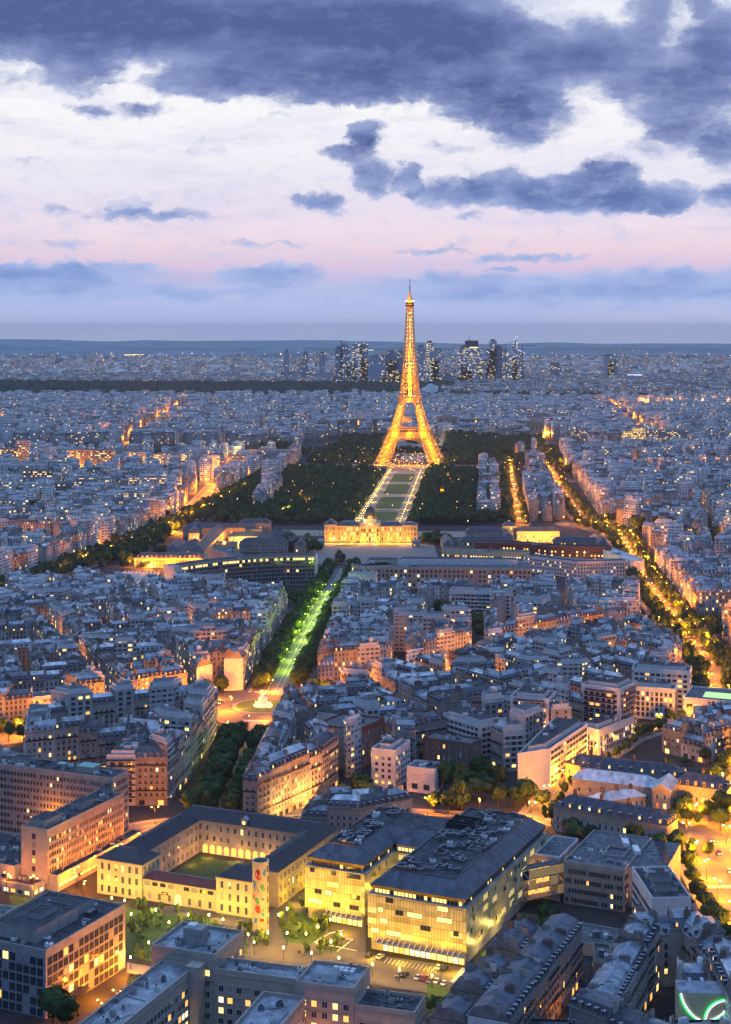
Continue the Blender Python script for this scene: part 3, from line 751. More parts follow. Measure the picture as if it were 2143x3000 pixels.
for (x0, x1, yt, z, dp_) in ((154, 253, 1000, 37, 16), (126, 153, 1010, 35, 14), (35, 64, 980, 49, 14), (0, 40, 997, 37, 14), (283, 322, 1006, 39, 14), (340, 362, 1010, 39, 12), (350, 392, 1008, 35, 18), (392, 420, 1008, 35, 14), (452, 487, 1012, 37, 16), (504, 545, 1014, 35, 18), (286, 401, 1062, 29, 14), (144, 220, 1062, 29, 18), (117, 158, 1074, 31, 14), (171, 250, 1094, 27, 16), (251, 330, 1096, 26, 14), (50, 135, 1045, 31, 14)):
    a_, b_ = W(x0, yt, z), W(x1, yt, z); EX.append([(a_[0] - 8, a_[1] - 22), (b_[0] + 8, b_[1] - 22), (b_[0] + 8, b_[1] + dp_ + 8), (a_[0] - 8, a_[1] + dp_ + 8)])
def hits(q): return any(inpoly(p, e) for e in MODP for p in q) or any(inpoly(p, ccw(q)) for e in MODP for p in e)
SQ = []
for _ in range(46):
    y_ = 1 / R.uniform(1 / 5000, 1 / 1500); x_ = R.uniform(-.25, .25) * y_
    if not (-260 < x_ < 300 and y_ < 2950): SQ.append((x_, y_, R.uniform(14, 30) * (y_ / 1800) ** .7)); CI.append(SQ[-1])
# ---------------------------------------------------------------- fabric regions
def fabric(poly, target, street, H0, deg=None, check=True, **k):
    bl = []; split(ccw(poly), target, street, bl, deg=deg)
    for b in bl:
        c = (sum(p[0] for p in b) / len(b), sum(p[1] for p in b) / len(b))
        if c[1] < 200: continue
        px, py = proj(*c, 20)
        if px < -160 or px > 1784: continue
        n0 = len(LOTS); block(b, H0 + R.gauss(0, 1.0), **k)
        if check: LOTS[n0:] = [d for d in LOTS[n0:] if not blocked(d['c'], 2) and not any(blocked(q, -4) for q in d['q']) and not hits(d['q'])]
# near blocks, drawn one by one
for poly, H, kw in [
    ([(-128, 768), (-98, 768), (-92, 815), (-122, 822)], 24, {}),
    ([(-178, 812), (-128, 833), (-92, 822), (-86, 905), (-98, 924), (-190, 880)], 22, dict(modern=.3)),
    ([(-58, 735), (-51, 733), (-22, 781), (-14, 803), (-38, 898), (-46, 905)], 23, dict(modern=.12)),
    ([(-30, 724), (-2, 720), (22, 735), (19, 748), (-24, 741)], 13, dict(modern=.0)),
    ([(64, 489), (87, 545), (97, 566), (123, 572), (130, 536), (128, 470), (90, 462)], 20, dict(modern=0)),
]: 
    block(poly, H, **kw)
fabric([(-40, 915), (-28, 985), (20, 1003), (95, 1068), (205, 1152), (216, 1060), (190, 985), (140, 908), (85, 830), (50, 822), (0, 830), (-10, 815)], 3600, 9, 20, modern=.3)
fabric([(-81, 996), (-65, 1295), (-200, 1335), (-290, 1395), (-350, 1250), (-300, 875), (-235, 907), (-140, 952)], 5200, 10, 20, deg=28)
fabric([(-32, 1034), (10, 1050), (84, 1108), (212, 1208), (226, 1280), (228, 1325), (200, 1330), (-14, 1310), (-20, 1280)], 5200, 10, 20, modern=.3)
fabric([(-235, 762), (-145, 765), (-185, 800), (-205, 850), (-265, 830)], 2500, 7, 13)
fabric([(165, 865), (215, 930), (290, 940), (270, 850), (215, 805)], 1800, 10, 11, modern=.1)
fabric([(262, 960), (360, 960), (430, 1240), (275, 1200)], 4500, 9, 20)
fabric([(268, 1260), (420, 1290), (560, 1990), (430, 1990), (290, 1840), (282, 1456)], 5500, 10, 20)
fabric([(-366, 1210), (-332, 1430), (-286, 1631), (-245, 1899), (-185, 2400), (-160, 2800), (-900, 2780), (-480, 1210)], 6500, 10, 21, modern=.4, lotw=19)
fabric([(200, 1895), (245, 1900), (325, 3000), (270, 2850)], 5200, 8, 22, deg=84)
fabric([(292, 1905), (440, 2010), (900, 2000), (1000, 2960), (365, 2960)], 6500, 9, 21, modern=.3, lotw=18)
# two house rows inside the park edges
block([(-158, 2350), (-140, 2350), (-118, 2850), (-136, 2850)], 20, depth=9); block([(-150, 2060), (-128, 2060), (-120, 2250), (-142, 2250)], 20, depth=10)
block([(138, 1930), (168, 1930), (186, 2180), (158, 2180)], 20, depth=12); block([(166, 2270), (196, 2270), (214, 2560), (186, 2560)], 20, depth=12)
LOTS[:] = [d for d in LOTS if not hits(d['q'])]
fabric([(-1400, 3150), (1400, 3200), (1500, 5200), (-1500, 5200)], 9500, 16, 21, lotw=26, inner=True, modern=.35)
FAR0 = len(LOTS)
LOTS_MID = LOTS
LOTS = []; fabric([(-2000, 5200), (2000, 5000), (2500, 7400), (-2500, 7400)], 15000, 18, 22, lotw=40, inner=False, modern=.5, depth=26)
LF1 = [d for d in LOTS if not (d['c'][1] > 6650 and 730 < proj(*d['c'], 0)[0] < 1180)]; LOTS = []
for (y0, y1) in ((7400, 9500), (9500, 12500)):
    fabric([(-y1 * .3, y0), (y1 * .3, y0), (y1 * .3, y1), (-y1 * .3, y1)], 26000 if y0 < 9000 else 42000, 28, 18, lotw=60, inner=False, modern=.6, depth=40)
LF2 = [d for d in LOTS if R.random() < .62 and not (d['c'][1] < 7700 and 730 < proj(*d['c'], 0)[0] < 1180)]; LOTS = LOTS_MID
# ---------------------------------------------------------------- pick the houses that become things of their own
def inframe(d, m=25):
    px, py = proj(*d['c'], d['H']); return -m < px < 1624 + m and py < 2300
def size(d):
    w = math.hypot(d['q'][1][0] - d['q'][0][0], d['q'][1][1] - d['q'][0][1]); r = d['c'][1]
    return (w * (d['H'] * .7 + 5)) / r ** 2
cand = sorted([d for d in LOTS if inframe(d) and d['kind'] != 'inner' and d['c'][1] < 1500], key=size, reverse=True)
PICK = [d for d in cand if d['kind'] == 'haussmann'][:290] + [d for d in cand if d['kind'] == 'modern'][:90]
PICK.sort(key=lambda d: d['c'][1]); ids = {id(d) for d in PICK}
# landmarks used in the descriptions
LM = [((-64, 970), 'fountain roundabout'), ((-85, 700), 'arcaded courtyard'), ((10, 640), 'glass-fronted hospital'), ((95, 650), 'grey glazed institute'), ((112, 500), 'neon leaf'),
      ((-35, 1300), 'far end of lime-lit avenue'), ((-95, 1420), 'curved office building'), ((60, 1430), 'pale ministry building'), ((246, 1210), 'tree-ringed crossing'), ((-330, 1430), 'avenue past gold dome'), ((190, 930), 'ribbed white block'), ((40, 1060), 'pink house row'), ((-160, 880), 'orange-lit corner'), ((-200, 1150), 'blue roofs west of lime-lit avenue')]
ORD = lambda n: f"{n}{'th' if 10 <= n % 100 <= 20 else {1: 'st', 2: 'nd', 3: 'rd'}.get(n % 10, 'th')}"
def near_lm(c):
    return min(LM, key=lambda l: math.hypot(c[0] - l[0][0], c[1] - l[0][1]))
cnt = {}
def where(c):
    p, n = near_lm(c); dx, dy = c[0] - p[0], c[1] - p[1]
    s = ('right of' if dx > 0 else 'left of') if abs(dx) > abs(dy) else ('beyond' if dy > 0 else 'before')
    return s, 'the ' + n
TN = lambda t: 'white' if min(t[:3]) > .5 else 'pale' if t[0] > .45 else 'cream' if t[0] > .39 else 'grey-brown' if t[0] > .34 else 'dark grey'
DORM = {}
def dormer_mesh(lit, w=1.15):
    if (lit, w) in DORM: return DORM[lit, w]
    g = Geo(); g.hexa([(-w / 2, -.95, 0), (w / 2, -.95, 0), (w / 2, .9, 0), (-w / 2, .9, 0)], [(-w / 2, -.95, 1.75), (w / 2, -.95, 1.75), (w / 2, .9, 1.9), (-w / 2, .9, 1.9)], ['stone', 'slate', 'slate', 'slate'], 'zinc')
    g.box(0, -.95, 1.75, w + .3, .3, .18, 'stone'); g.face([(-w * .34, -.97, .35), (w * .34, -.97, .35), (w * .34, -.97, 1.6), (-w * .34, -.97, 1.6)], GL[lit])
    DORM[lit, w] = g.mesh('dormer'); return DORM[lit, w]
VAR = {}
def build_house(d):
    q, H, kind = d['q'], d['H'], d['kind']; c = d['c']; s, n = where(c)
    key = (s, n, kind); cnt[key] = cnt.get(key, 0) + 1; fl = max(2, int((H - 4) / 3.1) + 1)
    name = 'apartment_house' if kind == 'haussmann' else 'modern_apartment_block'
    noun = 'mansard house' if kind == 'haussmann' else 'flat-roofed block'
    rn = {'zinc': 'grey zinc', 'zinc_light': 'pale zinc', 'slate': 'slate', 'zinc_dark': 'dark zinc'}[d['roof']]
    th = thing(name, '', 'house' if kind == 'haussmann' else 'apartment block', (c[0], c[1], 0), 0, 'mansard apartment houses' if kind == 'haussmann' else 'flat-roofed apartment blocks')
    org = (c[0], c[1], 0)
    g = Geo(org); shader_win = c[1] > 905 or kind == 'modern' and c[1] > 905
    wm = ('stone_windows' if kind == 'haussmann' else 'modern_windows') if shader_win else 'wall'
    z = lambda pts, h: [(*p, h) for p in pts]
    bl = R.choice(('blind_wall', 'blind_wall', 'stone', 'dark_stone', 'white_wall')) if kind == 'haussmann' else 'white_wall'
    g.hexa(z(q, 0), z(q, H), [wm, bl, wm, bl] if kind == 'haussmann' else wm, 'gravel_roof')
    g.build('wall', th, tint=(*d['tint'][:3], d['tint'][3]))
    g = Geo(org); roof_of(g, d); rf = g.build('roof', th)
    if kind == 'haussmann' and c[1] < 800:
        lp = lambda P, Q, t: (P[0] + (Q[0] - P[0]) * t, P[1] + (Q[1] - P[1]) * t); rw = math.hypot(q[1][0] - q[0][0], q[1][1] - q[0][1])
        for k in range(max(1, int(rw / 5))):
            for (ta, tb, hh) in ((.25, .36, 3.45), (.6, .7, 3.9)):
                if R.random() < .6:
                    u0 = R.uniform(.1, .8); u1 = u0 + 1.1 / rw; A0, B0 = lp(q[0], q[1], u0), lp(q[0], q[1], u1); A1, B1 = lp(q[3], q[2], u0), lp(q[3], q[2], u1)
                    g = Geo(org); Q = [lp(A0, A1, ta), lp(B0, B1, ta), lp(B0, B1, tb), lp(A0, A1, tb)]; g.hexa(z(Q, H + 3.0 if False else H + hh - .9), z(Q, H + hh + .35), 'grey_frame', R.choice(('glass_blind', 'glass_dark', 'white_paint', 'duct_metal'))); g.build('skylight', rf)
    lit = 0; pl = d['tint'][3]
    if not shader_win:
        for i, (a, b) in enumerate(((q[0], q[1]), (q[2], q[3]))):
            if seen(a, b) and (i == 0 or True):
                if kind == 'haussmann':
                    lit += facade(th, a, b, 4.2, H - .4, cw=2.5, ch=3.05, ww=1.15, wh=1.95, style='french' if R.random() < .6 else 'sash', lit=pl, sill=.35, cap=60)
                    rr = math.hypot(b[0] - a[0], b[1] - a[1])
                    if rr > 5 and H > 15:
                        for zz in (7.2, 4.2 + 3.05 * (int((H - 4.6) / 3.05) - 1) + .28, 4.0):
                            g = Geo(org); ux, uy = (b[0] - a[0]) / rr, (b[1] - a[1]) / rr; o = (uy * .55, -ux * .55); a1, b1 = (a[0] + ux * .4, a[1] + uy * .4), (b[0] - ux * .4, b[1] - uy * .4)
                            P4 = [(a1[0] + o[0], a1[1] + o[1]), (b1[0] + o[0], b1[1] + o[1]), b1, a1]
                            g.hexa(z(P4, zz - .12), z(P4, zz + .02), 'stone', 'stone', 'stone')
                            if zz > 4.5:
                                P5 = [P4[0], P4[1], (P4[1][0] - o[0] * .1, P4[1][1] - o[1] * .1), (P4[0][0] - o[0] * .1, P4[0][1] - o[1] * .1)]; g.hexa(z(P5, zz + .02), z(P5, zz + .85), 'railing', 'railing')
                            g.build('balcony' if zz > 4.5 else 'cornice', th)
                    # ground floor shops
                    facade(th, a, b, 0, 3.6, cw=4.2, ch=3.6, ww=2.7, wh=2.4, style='office', lit=.25, sill=.3, cap=80, name='shop_window')
                else:
                    lit += facade(th, a, b, 1.0, H - .2, cw=3.3, ch=3.0, ww=2.2, wh=1.5, style='office', lit=pl, sill=.9, cap=90)
        if kind == 'modern':
            for a, b in ((q[1], q[2]), (q[3], q[0])):
                if seen(a, b) and R.random() < .6: facade(th, a, b, 1.0, H - .2, cw=3.6, ch=3.0, ww=1.3, wh=1.4, style='office', lit=pl, sill=.9, cap=95)
            for zz in np.arange(3.9, H - 2, 3.0):
                if R.random() < .75 and seen(q[0], q[1]):
                    a, b = q[0], q[1]; L = math.hypot(b[0] - a[0], b[1] - a[1]); ux, uy = (b[0] - a[0]) / L, (b[1] - a[1]) / L
                    g = Geo(org); P4 = [(a[0] + uy * 1.1, a[1] - ux * 1.1), (b[0] + uy * 1.1, b[1] - ux * 1.1), b, a]; g.hexa(z(P4, zz), z(P4, zz + .16), 'white_wall', 'white_wall', 'white_wall')
                    P5 = [P4[0], P4[1], (P4[1][0] - uy * .1, P4[1][1] + ux * .1), (P4[0][0] - uy * .1, P4[0][1] + ux * .1)]; g.hexa(z(P5, zz + .16), z(P5, zz + .95), VAR.setdefault(th.name, R.choice(('white_wall', 'grey_frame', 'railing'))), 'railing'); g.build('balcony', th)
    if kind == 'haussmann':
        for e in (0, 1):
            a, b = ((q[0], q[1]), (q[2], q[3]))[e]
            if seen(a, b):
                for (x, y, zz, rz) in dormers(d, e):
                    l = pick_lit(pl * 1.3); lit += l in 'ayp'; place('dormer', dormer_mesh(l), th, (x - c[0], y - c[1], zz), rz)
        for (x, y, z0, L, t, h, rz, m) in chims(d):
            g = Geo(org); g.box(x, y, z0, L, t, h, m, rz)
            for i in range(int(L / .55)):
                s_ = (i + .5) * .55 - L / 2; g.box(x + s_ * math.cos(rz), y + s_ * math.sin(rz), z0 + h, .26, .26, .55, 'terracotta', rz)
            g.build('chimney', th)
    lt = 'no lit window' if lit == 0 else 'one lit window' if lit == 1 else f'{lit} lit windows'
    if shader_win: lt = rn
    th['label'] = f"{TN(d['tint'])} {fl}-storey {noun}, {lt}, {ORD(cnt[key])} {s} {n}"
for d in PICK: build_house(d)
# ---------------------------------------------------------------- the rest of the city as one mass
B = Batch()
for d in LOTS:
    if id(d) in ids: continue
    if proj(*d['c'], 20)[0] < -60 or proj(*d['c'], 20)[0] > 1690: continue
    B.cur = d['tint']; emit(B, d, False)
    y = d['c'][1]
    if d['kind'] != 'inner' or d['H'] > 11:
        roof_of(B, d)
        if y < 3600 and d['kind'] != 'modern':
            for (x, yy, z0, L, t, h, rz, m) in chims(d): B.box(x, yy, z0, L, t, h + .4, m, rz, top='terracotta' if R.random() < .6 else m)
            if y < 2300 and seen(d['q'][0], d['q'][1]):
                for (x, yy, zz, rz) in dormers(d, 0):
                    B.box(x, yy, zz, 1.2, 1.9, 1.9, [('glass_amber' if R.random() < .08 else 'white_wall' if R.random() < .5 else 'stone'), 'slate', 'slate', 'slate'], rz, top='zinc_light')
        if y < 5000 and R.random() < .8:
            c = d['c']
            for _ in range(2): B.box(c[0] + R.uniform(-4, 4), c[1] + R.uniform(-3, 3), d['H'] + 2.2, R.uniform(.8, 3), R.uniform(.6, 2), R.uniform(1.8, 3.4), R.choice(('white_wall', 'zinc_light', 'blind_wall', 'concrete', 'dark_stone')), R.random() * 3)
B.build('city_houses')
B = Batch()
for d in LF1:
    d['tint'] = (*[t * 1.05 for t in d['tint'][:3]], .08); B.cur = d['tint']; emit(B, d, False)
    if R.random() < .6: d['kind'] = 'haussmann'; roof_of(B, d)
    c = d['c']; B.box(c[0], c[1], d['H'], R.uniform(4, 12), R.uniform(3, 8), R.uniform(2, 5), R.choice(('white_wall', 'zinc', 'concrete')), R.random() * 3)
for d in LF2:
    if R.random() < .08: d['H'] += R.uniform(8, 40)
    d['tint'] = (*d['tint'][:3], .10); B.cur = d['tint']; d['kind'] = 'modern'
    B.add([(*p, 0) for p in d['q']], [(*p, d['H'] * R.uniform(.5, 1.2)) for p in d['q']], 'modern_windows', R.choice(('zinc', 'gravel_roof', 'zinc_light', 'white_wall')), d['tint'])
B.build('suburb_houses')
print('LOTS', len(LOTS), len(LF1), len(LF2), 'picked', len(PICK), 'objs', len(bpy.data.objects))
# ================================================================ the large buildings of the foreground
def rz_of(a, b): return math.atan2(b[1] - a[1], b[0] - a[0])
def zz(pts, h): return [(*p, h) for p in pts]
def roof_units(th, fr, rect, z, n, seed, mats=('duct_metal', 'white_paint', 'concrete'), smin=1, smax=3, name='roof_unit'):
    rr = random.Random(seed); e0, e1, n0, n1 = rect
    for i in range(int(n * 1.7)):
        g = Geo(tuple(th.location)); x, y = fr.p(rr.uniform(e0, e1), rr.uniform(n0, n1)); w, d, h = rr.uniform(smin, smax), rr.uniform(smin, smax) * .7, rr.uniform(.7, 1.6)
        m = rr.choice(mats); g.box(x, y, z, w, d, h, m, fr.a)
        if rr.random() < .5: g.lathe(x, y, [(.4, z + h), (.4, z + h + .35), (0, z + h + .35)], 'dark_metal', 8)
        else: g.box(x, y, z + h, w * .7, d * .6, .25, 'grey_frame', fr.a)
        g.build(name, th)
def ducts(th, fr, rect, z, n, seed):
    """bent sheet-metal air ducts lying on a roof"""
    rr = random.Random(seed); e0, e1, n0, n1 = rect
    for i in range(n):
        g = Geo(tuple(th.location)); e, m = rr.uniform(e0, e1), rr.uniform(n0, n1); horiz = rr.random() < .5; w = rr.uniform(.45, .8)
        for k in range(rr.randint(3, 6)):
            L = rr.uniform(1.5, 5); e2, m2 = (e + rr.choice((-1, 1)) * L, m) if horiz else (e, m + rr.choice((-1, 1)) * L)
            e2 = min(e1, max(e0, e2)); m2 = min(n1, max(n0, m2)); a, b = fr.p(e, m), fr.p(e2, m2)
            if math.hypot(a[0] - b[0], a[1] - b[1]) > .3: g.beam((*a, z + .8 + .04 * k), (*b, z + .8 + .04 * k), w / 2, 'duct_metal')
            e, m, horiz = e2, m2, not horiz
        a = fr.p(e, m); g.box(a[0], a[1], z, 1.6, 1.2, 1.7, 'duct_metal', fr.a); g.build('air_duct', th)
def parapet(g, pts, z, h, t, m):
    n = len(pts)
    cx, cy = sum(p[0] for p in pts) / n, sum(p[1] for p in pts) / n
    for i in range(n):
        a, b = pts[i], pts[(i + 1) % n]; L = math.hypot(b[0] - a[0], b[1] - a[1]); nx, ny = -(b[1] - a[1]) / L * t, (b[0] - a[0]) / L * t; ux, uy = (b[0] - a[0]) / L * t, (b[1] - a[1]) / L * t
        q = [a, (b[0] - ux, b[1] - uy), (b[0] + nx - ux, b[1] + ny - uy), (a[0] + nx, a[1] + ny)]
        g.hexa(zz(q, z), zz(q, z + h), m, m)
    return g
def hip(g, q, z, h, inset, m, ov=.5, t2=None):
    c = (sum(p[0] for p in q) / 4, sum(p[1] for p in q) / 4)
    def inn(pts, d):
        r = []
        for i in range(4):
            a, b, p = pts[i - 1], pts[(i + 1) % 4], pts[i]; la, lb = math.hypot(a[0] - p[0], a[1] - p[1]), math.hypot(b[0] - p[0], b[1] - p[1])
            r.append((p[0] + (a[0] - p[0]) / la * d + (b[0] - p[0]) / lb * d, p[1] + (a[1] - p[1]) / la * d + (b[1] - p[1]) / lb * d))
        return r
    o = inn(q, -ov); g.hexa(zz(o, z), zz(inn(q, inset), z + h), m, t2 or m); return inn(q, inset)
# ---- glass hospital -------------------------------------------------
def hospital():
    th = thing('hospital', 'large glass-fronted hospital glowing yellow, with two hipped blue metal roofs covered in ducts', 'hospital', (*HO.p(15, 45), 0))
    L = tuple(th.location)
    m, T, b = new_mat('fritted_glass')
    uv = T.n.new('ShaderNodeUVMap'); u, v, _ = T.xyz(uv.outputs[0])
    fl = T.m('FLOOR', T.m('DIVIDE', v, 4.1)); fu = T.m('FLOOR', T.m('DIVIDE', u, 1.25))
    wn = T.n.new('ShaderNodeTexWhiteNoise'); wn.noise_dimensions = '2D'; T.l.new(T.comb(fu, fl), wn.inputs['Vector'])
    wn2 = T.n.new('ShaderNodeTexWhiteNoise'); wn2.noise_dimensions = '2D'; T.l.new(T.comb(T.m('FLOOR', T.m('DIVIDE', u, 5.0)), fl), wn2.inputs['Vector'])
    j = T.m('LESS_THAN', T.m('FRACT', T.m('DIVIDE', u, 1.25)), .12); h = T.m('LESS_THAN', T.m('FRACT', T.m('DIVIDE', v, 4.1)), .05)
    k = T.m('MULTIPLY', T.mr(wn.outputs['Value'], 0, 1, .75, 1.15), T.m('SUBTRACT', 1, T.m('MULTIPLY', T.m('MAXIMUM', j, h), .62)))
    band = T.m('LESS_THAN', T.m('FRACT', T.m('DIVIDE', v, 4.1)), .45)
    k = T.m('MULTIPLY', k, T.m('SUBTRACT', 1, T.m('MULTIPLY', T.m('MULTIPLY', band, T.m('GREATER_THAN', wn2.outputs['Value'], .55)), .3)))
    T.l.new(T.vm('SCALE', (.62, .56, .30), sc=k), b.inputs['Base Color']); b.inputs['Roughness'].default_value = .35
    room = T.m('MULTIPLY', T.m('GREATER_THAN', wn2.outputs['Value'], .86), T.m('SUBTRACT', 1, band))
    T.l.new(T.mix(0.0, (1, .72, .2), (1, 1, 1)), b.inputs['Emission Color']); T.l.new(T.m('MULTIPLY', room, .55), b.inputs['Emission Strength']); m.cycles.emission_sampling = 'NONE'
    seamed('copper_band', (.15, .11, .07), .5, .4, .5, .4)
    # body: storeys behind the glass skin
    wings = [('L', -34.8, -8.5, 17.6, 82), ('R', 1, 41, 0, 96), ('C', -8.5, 1, 47, 82)]
    for nm, e0, e1, n0, n1 in wings:
        g = Geo(L); q = HO.q(e0, e1, n0, n1)
        if nm == 'C': g.prism(q, 0, 21.3, 'fritted_glass', 'bitumen')
        else: g.prism(q, 4.6, 21.3, 'fritted_glass', 'concrete'); g.prism(HO.q(e0 + 1, e1 - 1, n0 + 1, n1 - .5), 0, 4.6, 'concrete')
        g.build('glass_facade', th)
    # set-back top storey, metal roof, roof deck
    def cap(e0, e1, n0, n1, deck=True):
        q = HO.q(e0 + 1.6, e1 - 1.6, n0 + 1.6, n1 - 1.6); g = Geo(L); g.prism(q, 21.3, 24.0, 'concrete'); g.build('upper_storey', th)
        g = Geo(L); o = HO.q(e0 + .9, e1 - .9, n0 + .9, n1 - .9); o2 = HO.q(e0 + .5, e1 - .5, n0 + .5, n1 - .5)
        g.hexa(zz(o, 23.3), zz(o2, 24.6), 'copper_band', 'copper_band', 'copper_band'); g.build('eaves_band', th)
        g = Geo(L); t = HO.q(e0 + 7, e1 - 7, n0 + 6.5, n1 - 6.5); g.hexa(zz(o2, 24.61), zz(t, 29.2), 'blue_metal', 'bitumen'); parapet(g, t, 29.2, .5, .3, 'blue_metal'); g.build('roof', th)
        return e0 + 8, e1 - 8, n0 + 8, n1 - 8
    a = cap(-34.8, -8.5, 17.6, 82); b_ = cap(1, 41, 0, 96)
    g = Geo(L); q = HO.q(-9.9, 2.3, 48, 82); q2 = HO.q(-8, .5, 48, 82); g.hexa(zz(HO.q(-9.9, 2.4, 48.6, 80), 24.0), zz(HO.q(-15.9, 8.5, 54.6, 74), 29.1), 'blue_metal', 'bitumen')
    g.build('roof', th)
    g = Geo(L); g.prism(HO.q(-8.4, .9, 48.5, 80), 21.3, 24, 'concrete'); g.build('upper_storey', th)
    ducts(th, HO, a, 29.2, 18, 3); ducts(th, HO, b_, 29.2, 30, 5); roof_units(th, HO, a, 29.2, 12, 9); roof_units(th, HO, b_, 29.2, 22, 8)
    g = Geo(L); x, y = HO.p(-22, 37); g.lathe(x, y, [(.45, 29.2), (.45, 33.2), (0, 33.2)], 'terracotta', 10); g.build('flue', th)
    for (e0, e1, n0, n1) in ((8, 20, 62, 66), (8, 20, 69, 73)):
        g = Geo(L); parapet(g, HO.q(e0, e1, n0, n1), 29.2, 2.2, .3, 'dark_metal'); g.build('louvre_screen', th)
    # the real windows of the skin and the lit ribbon under the eaves
    rr = random.Random(3)
    def strips(A, B, name_lit, rows=4, dens=.3):
        dx, dy = B[0] - A[0], B[1] - A[1]; Ln = math.hypot(dx, dy); ux, uy = dx / Ln, dy / Ln; rz = math.atan2(dy, dx)
        for r in range(rows):
            s = 1.5
            while s < Ln - 4:
                if rr.random() < dens:
                    w = rr.choice((2, 3, 4, 6)); l = 'y' if rr.random() < name_lit else 'd' if rr.random() < .7 else 'b'
                    if s + w * 1.0 < Ln - 1: place('window', window_mesh(w, 1.7, 'office', l), th, (A[0] + ux * (s + w / 2) + uy * .01 - L[0], A[1] + uy * (s + w / 2) - ux * .01 - L[1], 4.9 + r * 4.1 + 1.9), rz); NW[th.name] = NW.get(th.name, 0) + 1
                    s += w + .5
                s += rr.uniform(.5, 3)
    strips(HO.p(1, 0), HO.p(41, 0), .45, dens=.3); strips(HO.p(-34.8, 17.6), HO.p(-8.5, 17.6), .4, dens=.3)
    for A, B, nn in ((HO.p(41, 0), HO.p(41, 96), 34), (HO.p(-8.5, 17.6), HO.p(-8.5, 47), 10)):
        for _ in range(nn):
            t = rr.random() * .96 + .02; r = rr.randint(0, 3); l = rr.choice('ddydydb'); x, y = A[0] + (B[0] - A[0]) * t, A[1] + (B[1] - A[1]) * t; k = rz_of(A, B)
            place('window', window_mesh(rr.choice((.9, .9, 1.4, 2.6)), 1.5, 'office', l), th, (x + math.sin(k) * .01 - L[0], y - math.cos(k) * .01 - L[1], 4.9 + r * 4.1 + rr.uniform(.6, 2)), k)
    for A, B, p in ((HO.p(2.6, 1.6), HO.p(39.4, 1.6), .85), (HO.p(39.4, 1.6), HO.p(39.4, 94), .15), (HO.p(-33.2, 19.2), HO.p(-10.1, 19.2), .06), (HO.p(-10.1, 19.2), HO.p(-10.1, 47), .4), (HO.p(-8.4, 48.4), HO.p(.9, 48.4), .95)):
        facade(th, A, B, 21.45, 23.4, cw=1.5, ch=1.9, ww=1.15, wh=1.45, style='office', sill=.15, m0=.6, m1=.6, cap=300, litf=lambda c, r, nc, nr, p=p: 'y' if rr.random() < (p if c < nc * .75 else p * .6) else 'd', name='clerestory_window')
    # glowing ground floor and the glass canopies with their struts
    for e0, e1, n0 in ((-24, -9, 17.4), (6, 40.5, 0)):
        A, B = HO.p(e0, n0 + 1.0), HO.p(e1, n0 + 1.0)
        facade(th, A, B, .1, 4.2, cw=2.1, ch=4, ww=1.7, wh=3.2, style='office', sill=.2, litf=lambda *a: rr.choice('yypa'), name='ground_floor_window', cap=400)
        g = Geo(L); c = HO.q(e0 - 1, e1 + .5, n0 - 3.6, n0 - .05); g.hexa(zz(c, 4.3), zz(c, 4.45), 'grey_frame', 'glass_blind', 'white_paint'); g.build('canopy', th)
        k = e0
        while k < e1:
            g = Geo(L); a0, a1 = HO.p(k, n0 - 3.5), HO.p(k, n0); g.beam((*a0, 4.5), (*a1, 6.6), .09, 'white_paint'); g.beam((*a0, 4.52), (*a1, 4.52), .1, 'dark_metal'); g.build('canopy_strut', th); k += 2.2
    # side extension with scattered windows at the far end
    g = Geo(L); g.prism(HO.q(41, 52, 78, 104), 0, 17.5, 'beige_wall', 'gravel_roof'); parapet(g, HO.q(41, 52, 78, 104), 17.5, .7, .3, 'white_wall'); g.build('annexe', th)
    for _ in range(22):
        n = rr.uniform(79, 103); z = rr.uniform(2, 15); x, y = HO.p(52.01, n); place('window', window_mesh(.8, .9, 'office', rr.choice('ddda')), th, (x - L[0], y - L[1], z), HO.a + pi / 2)
        n = rr.uniform(41.5, 51); x, y = HO.p(n, 77.99); place('window', window_mesh(.8, .9, 'office', rr.choice('ddda')), th, (x - L[0], y - L[1], z), HO.a)
    g = Geo(L); g.prism(HO.q(-34, 41, 96.2, 108), 0, 16, 'concrete', 'gravel_roof'); g.build('rear_wing', th)
hospital()
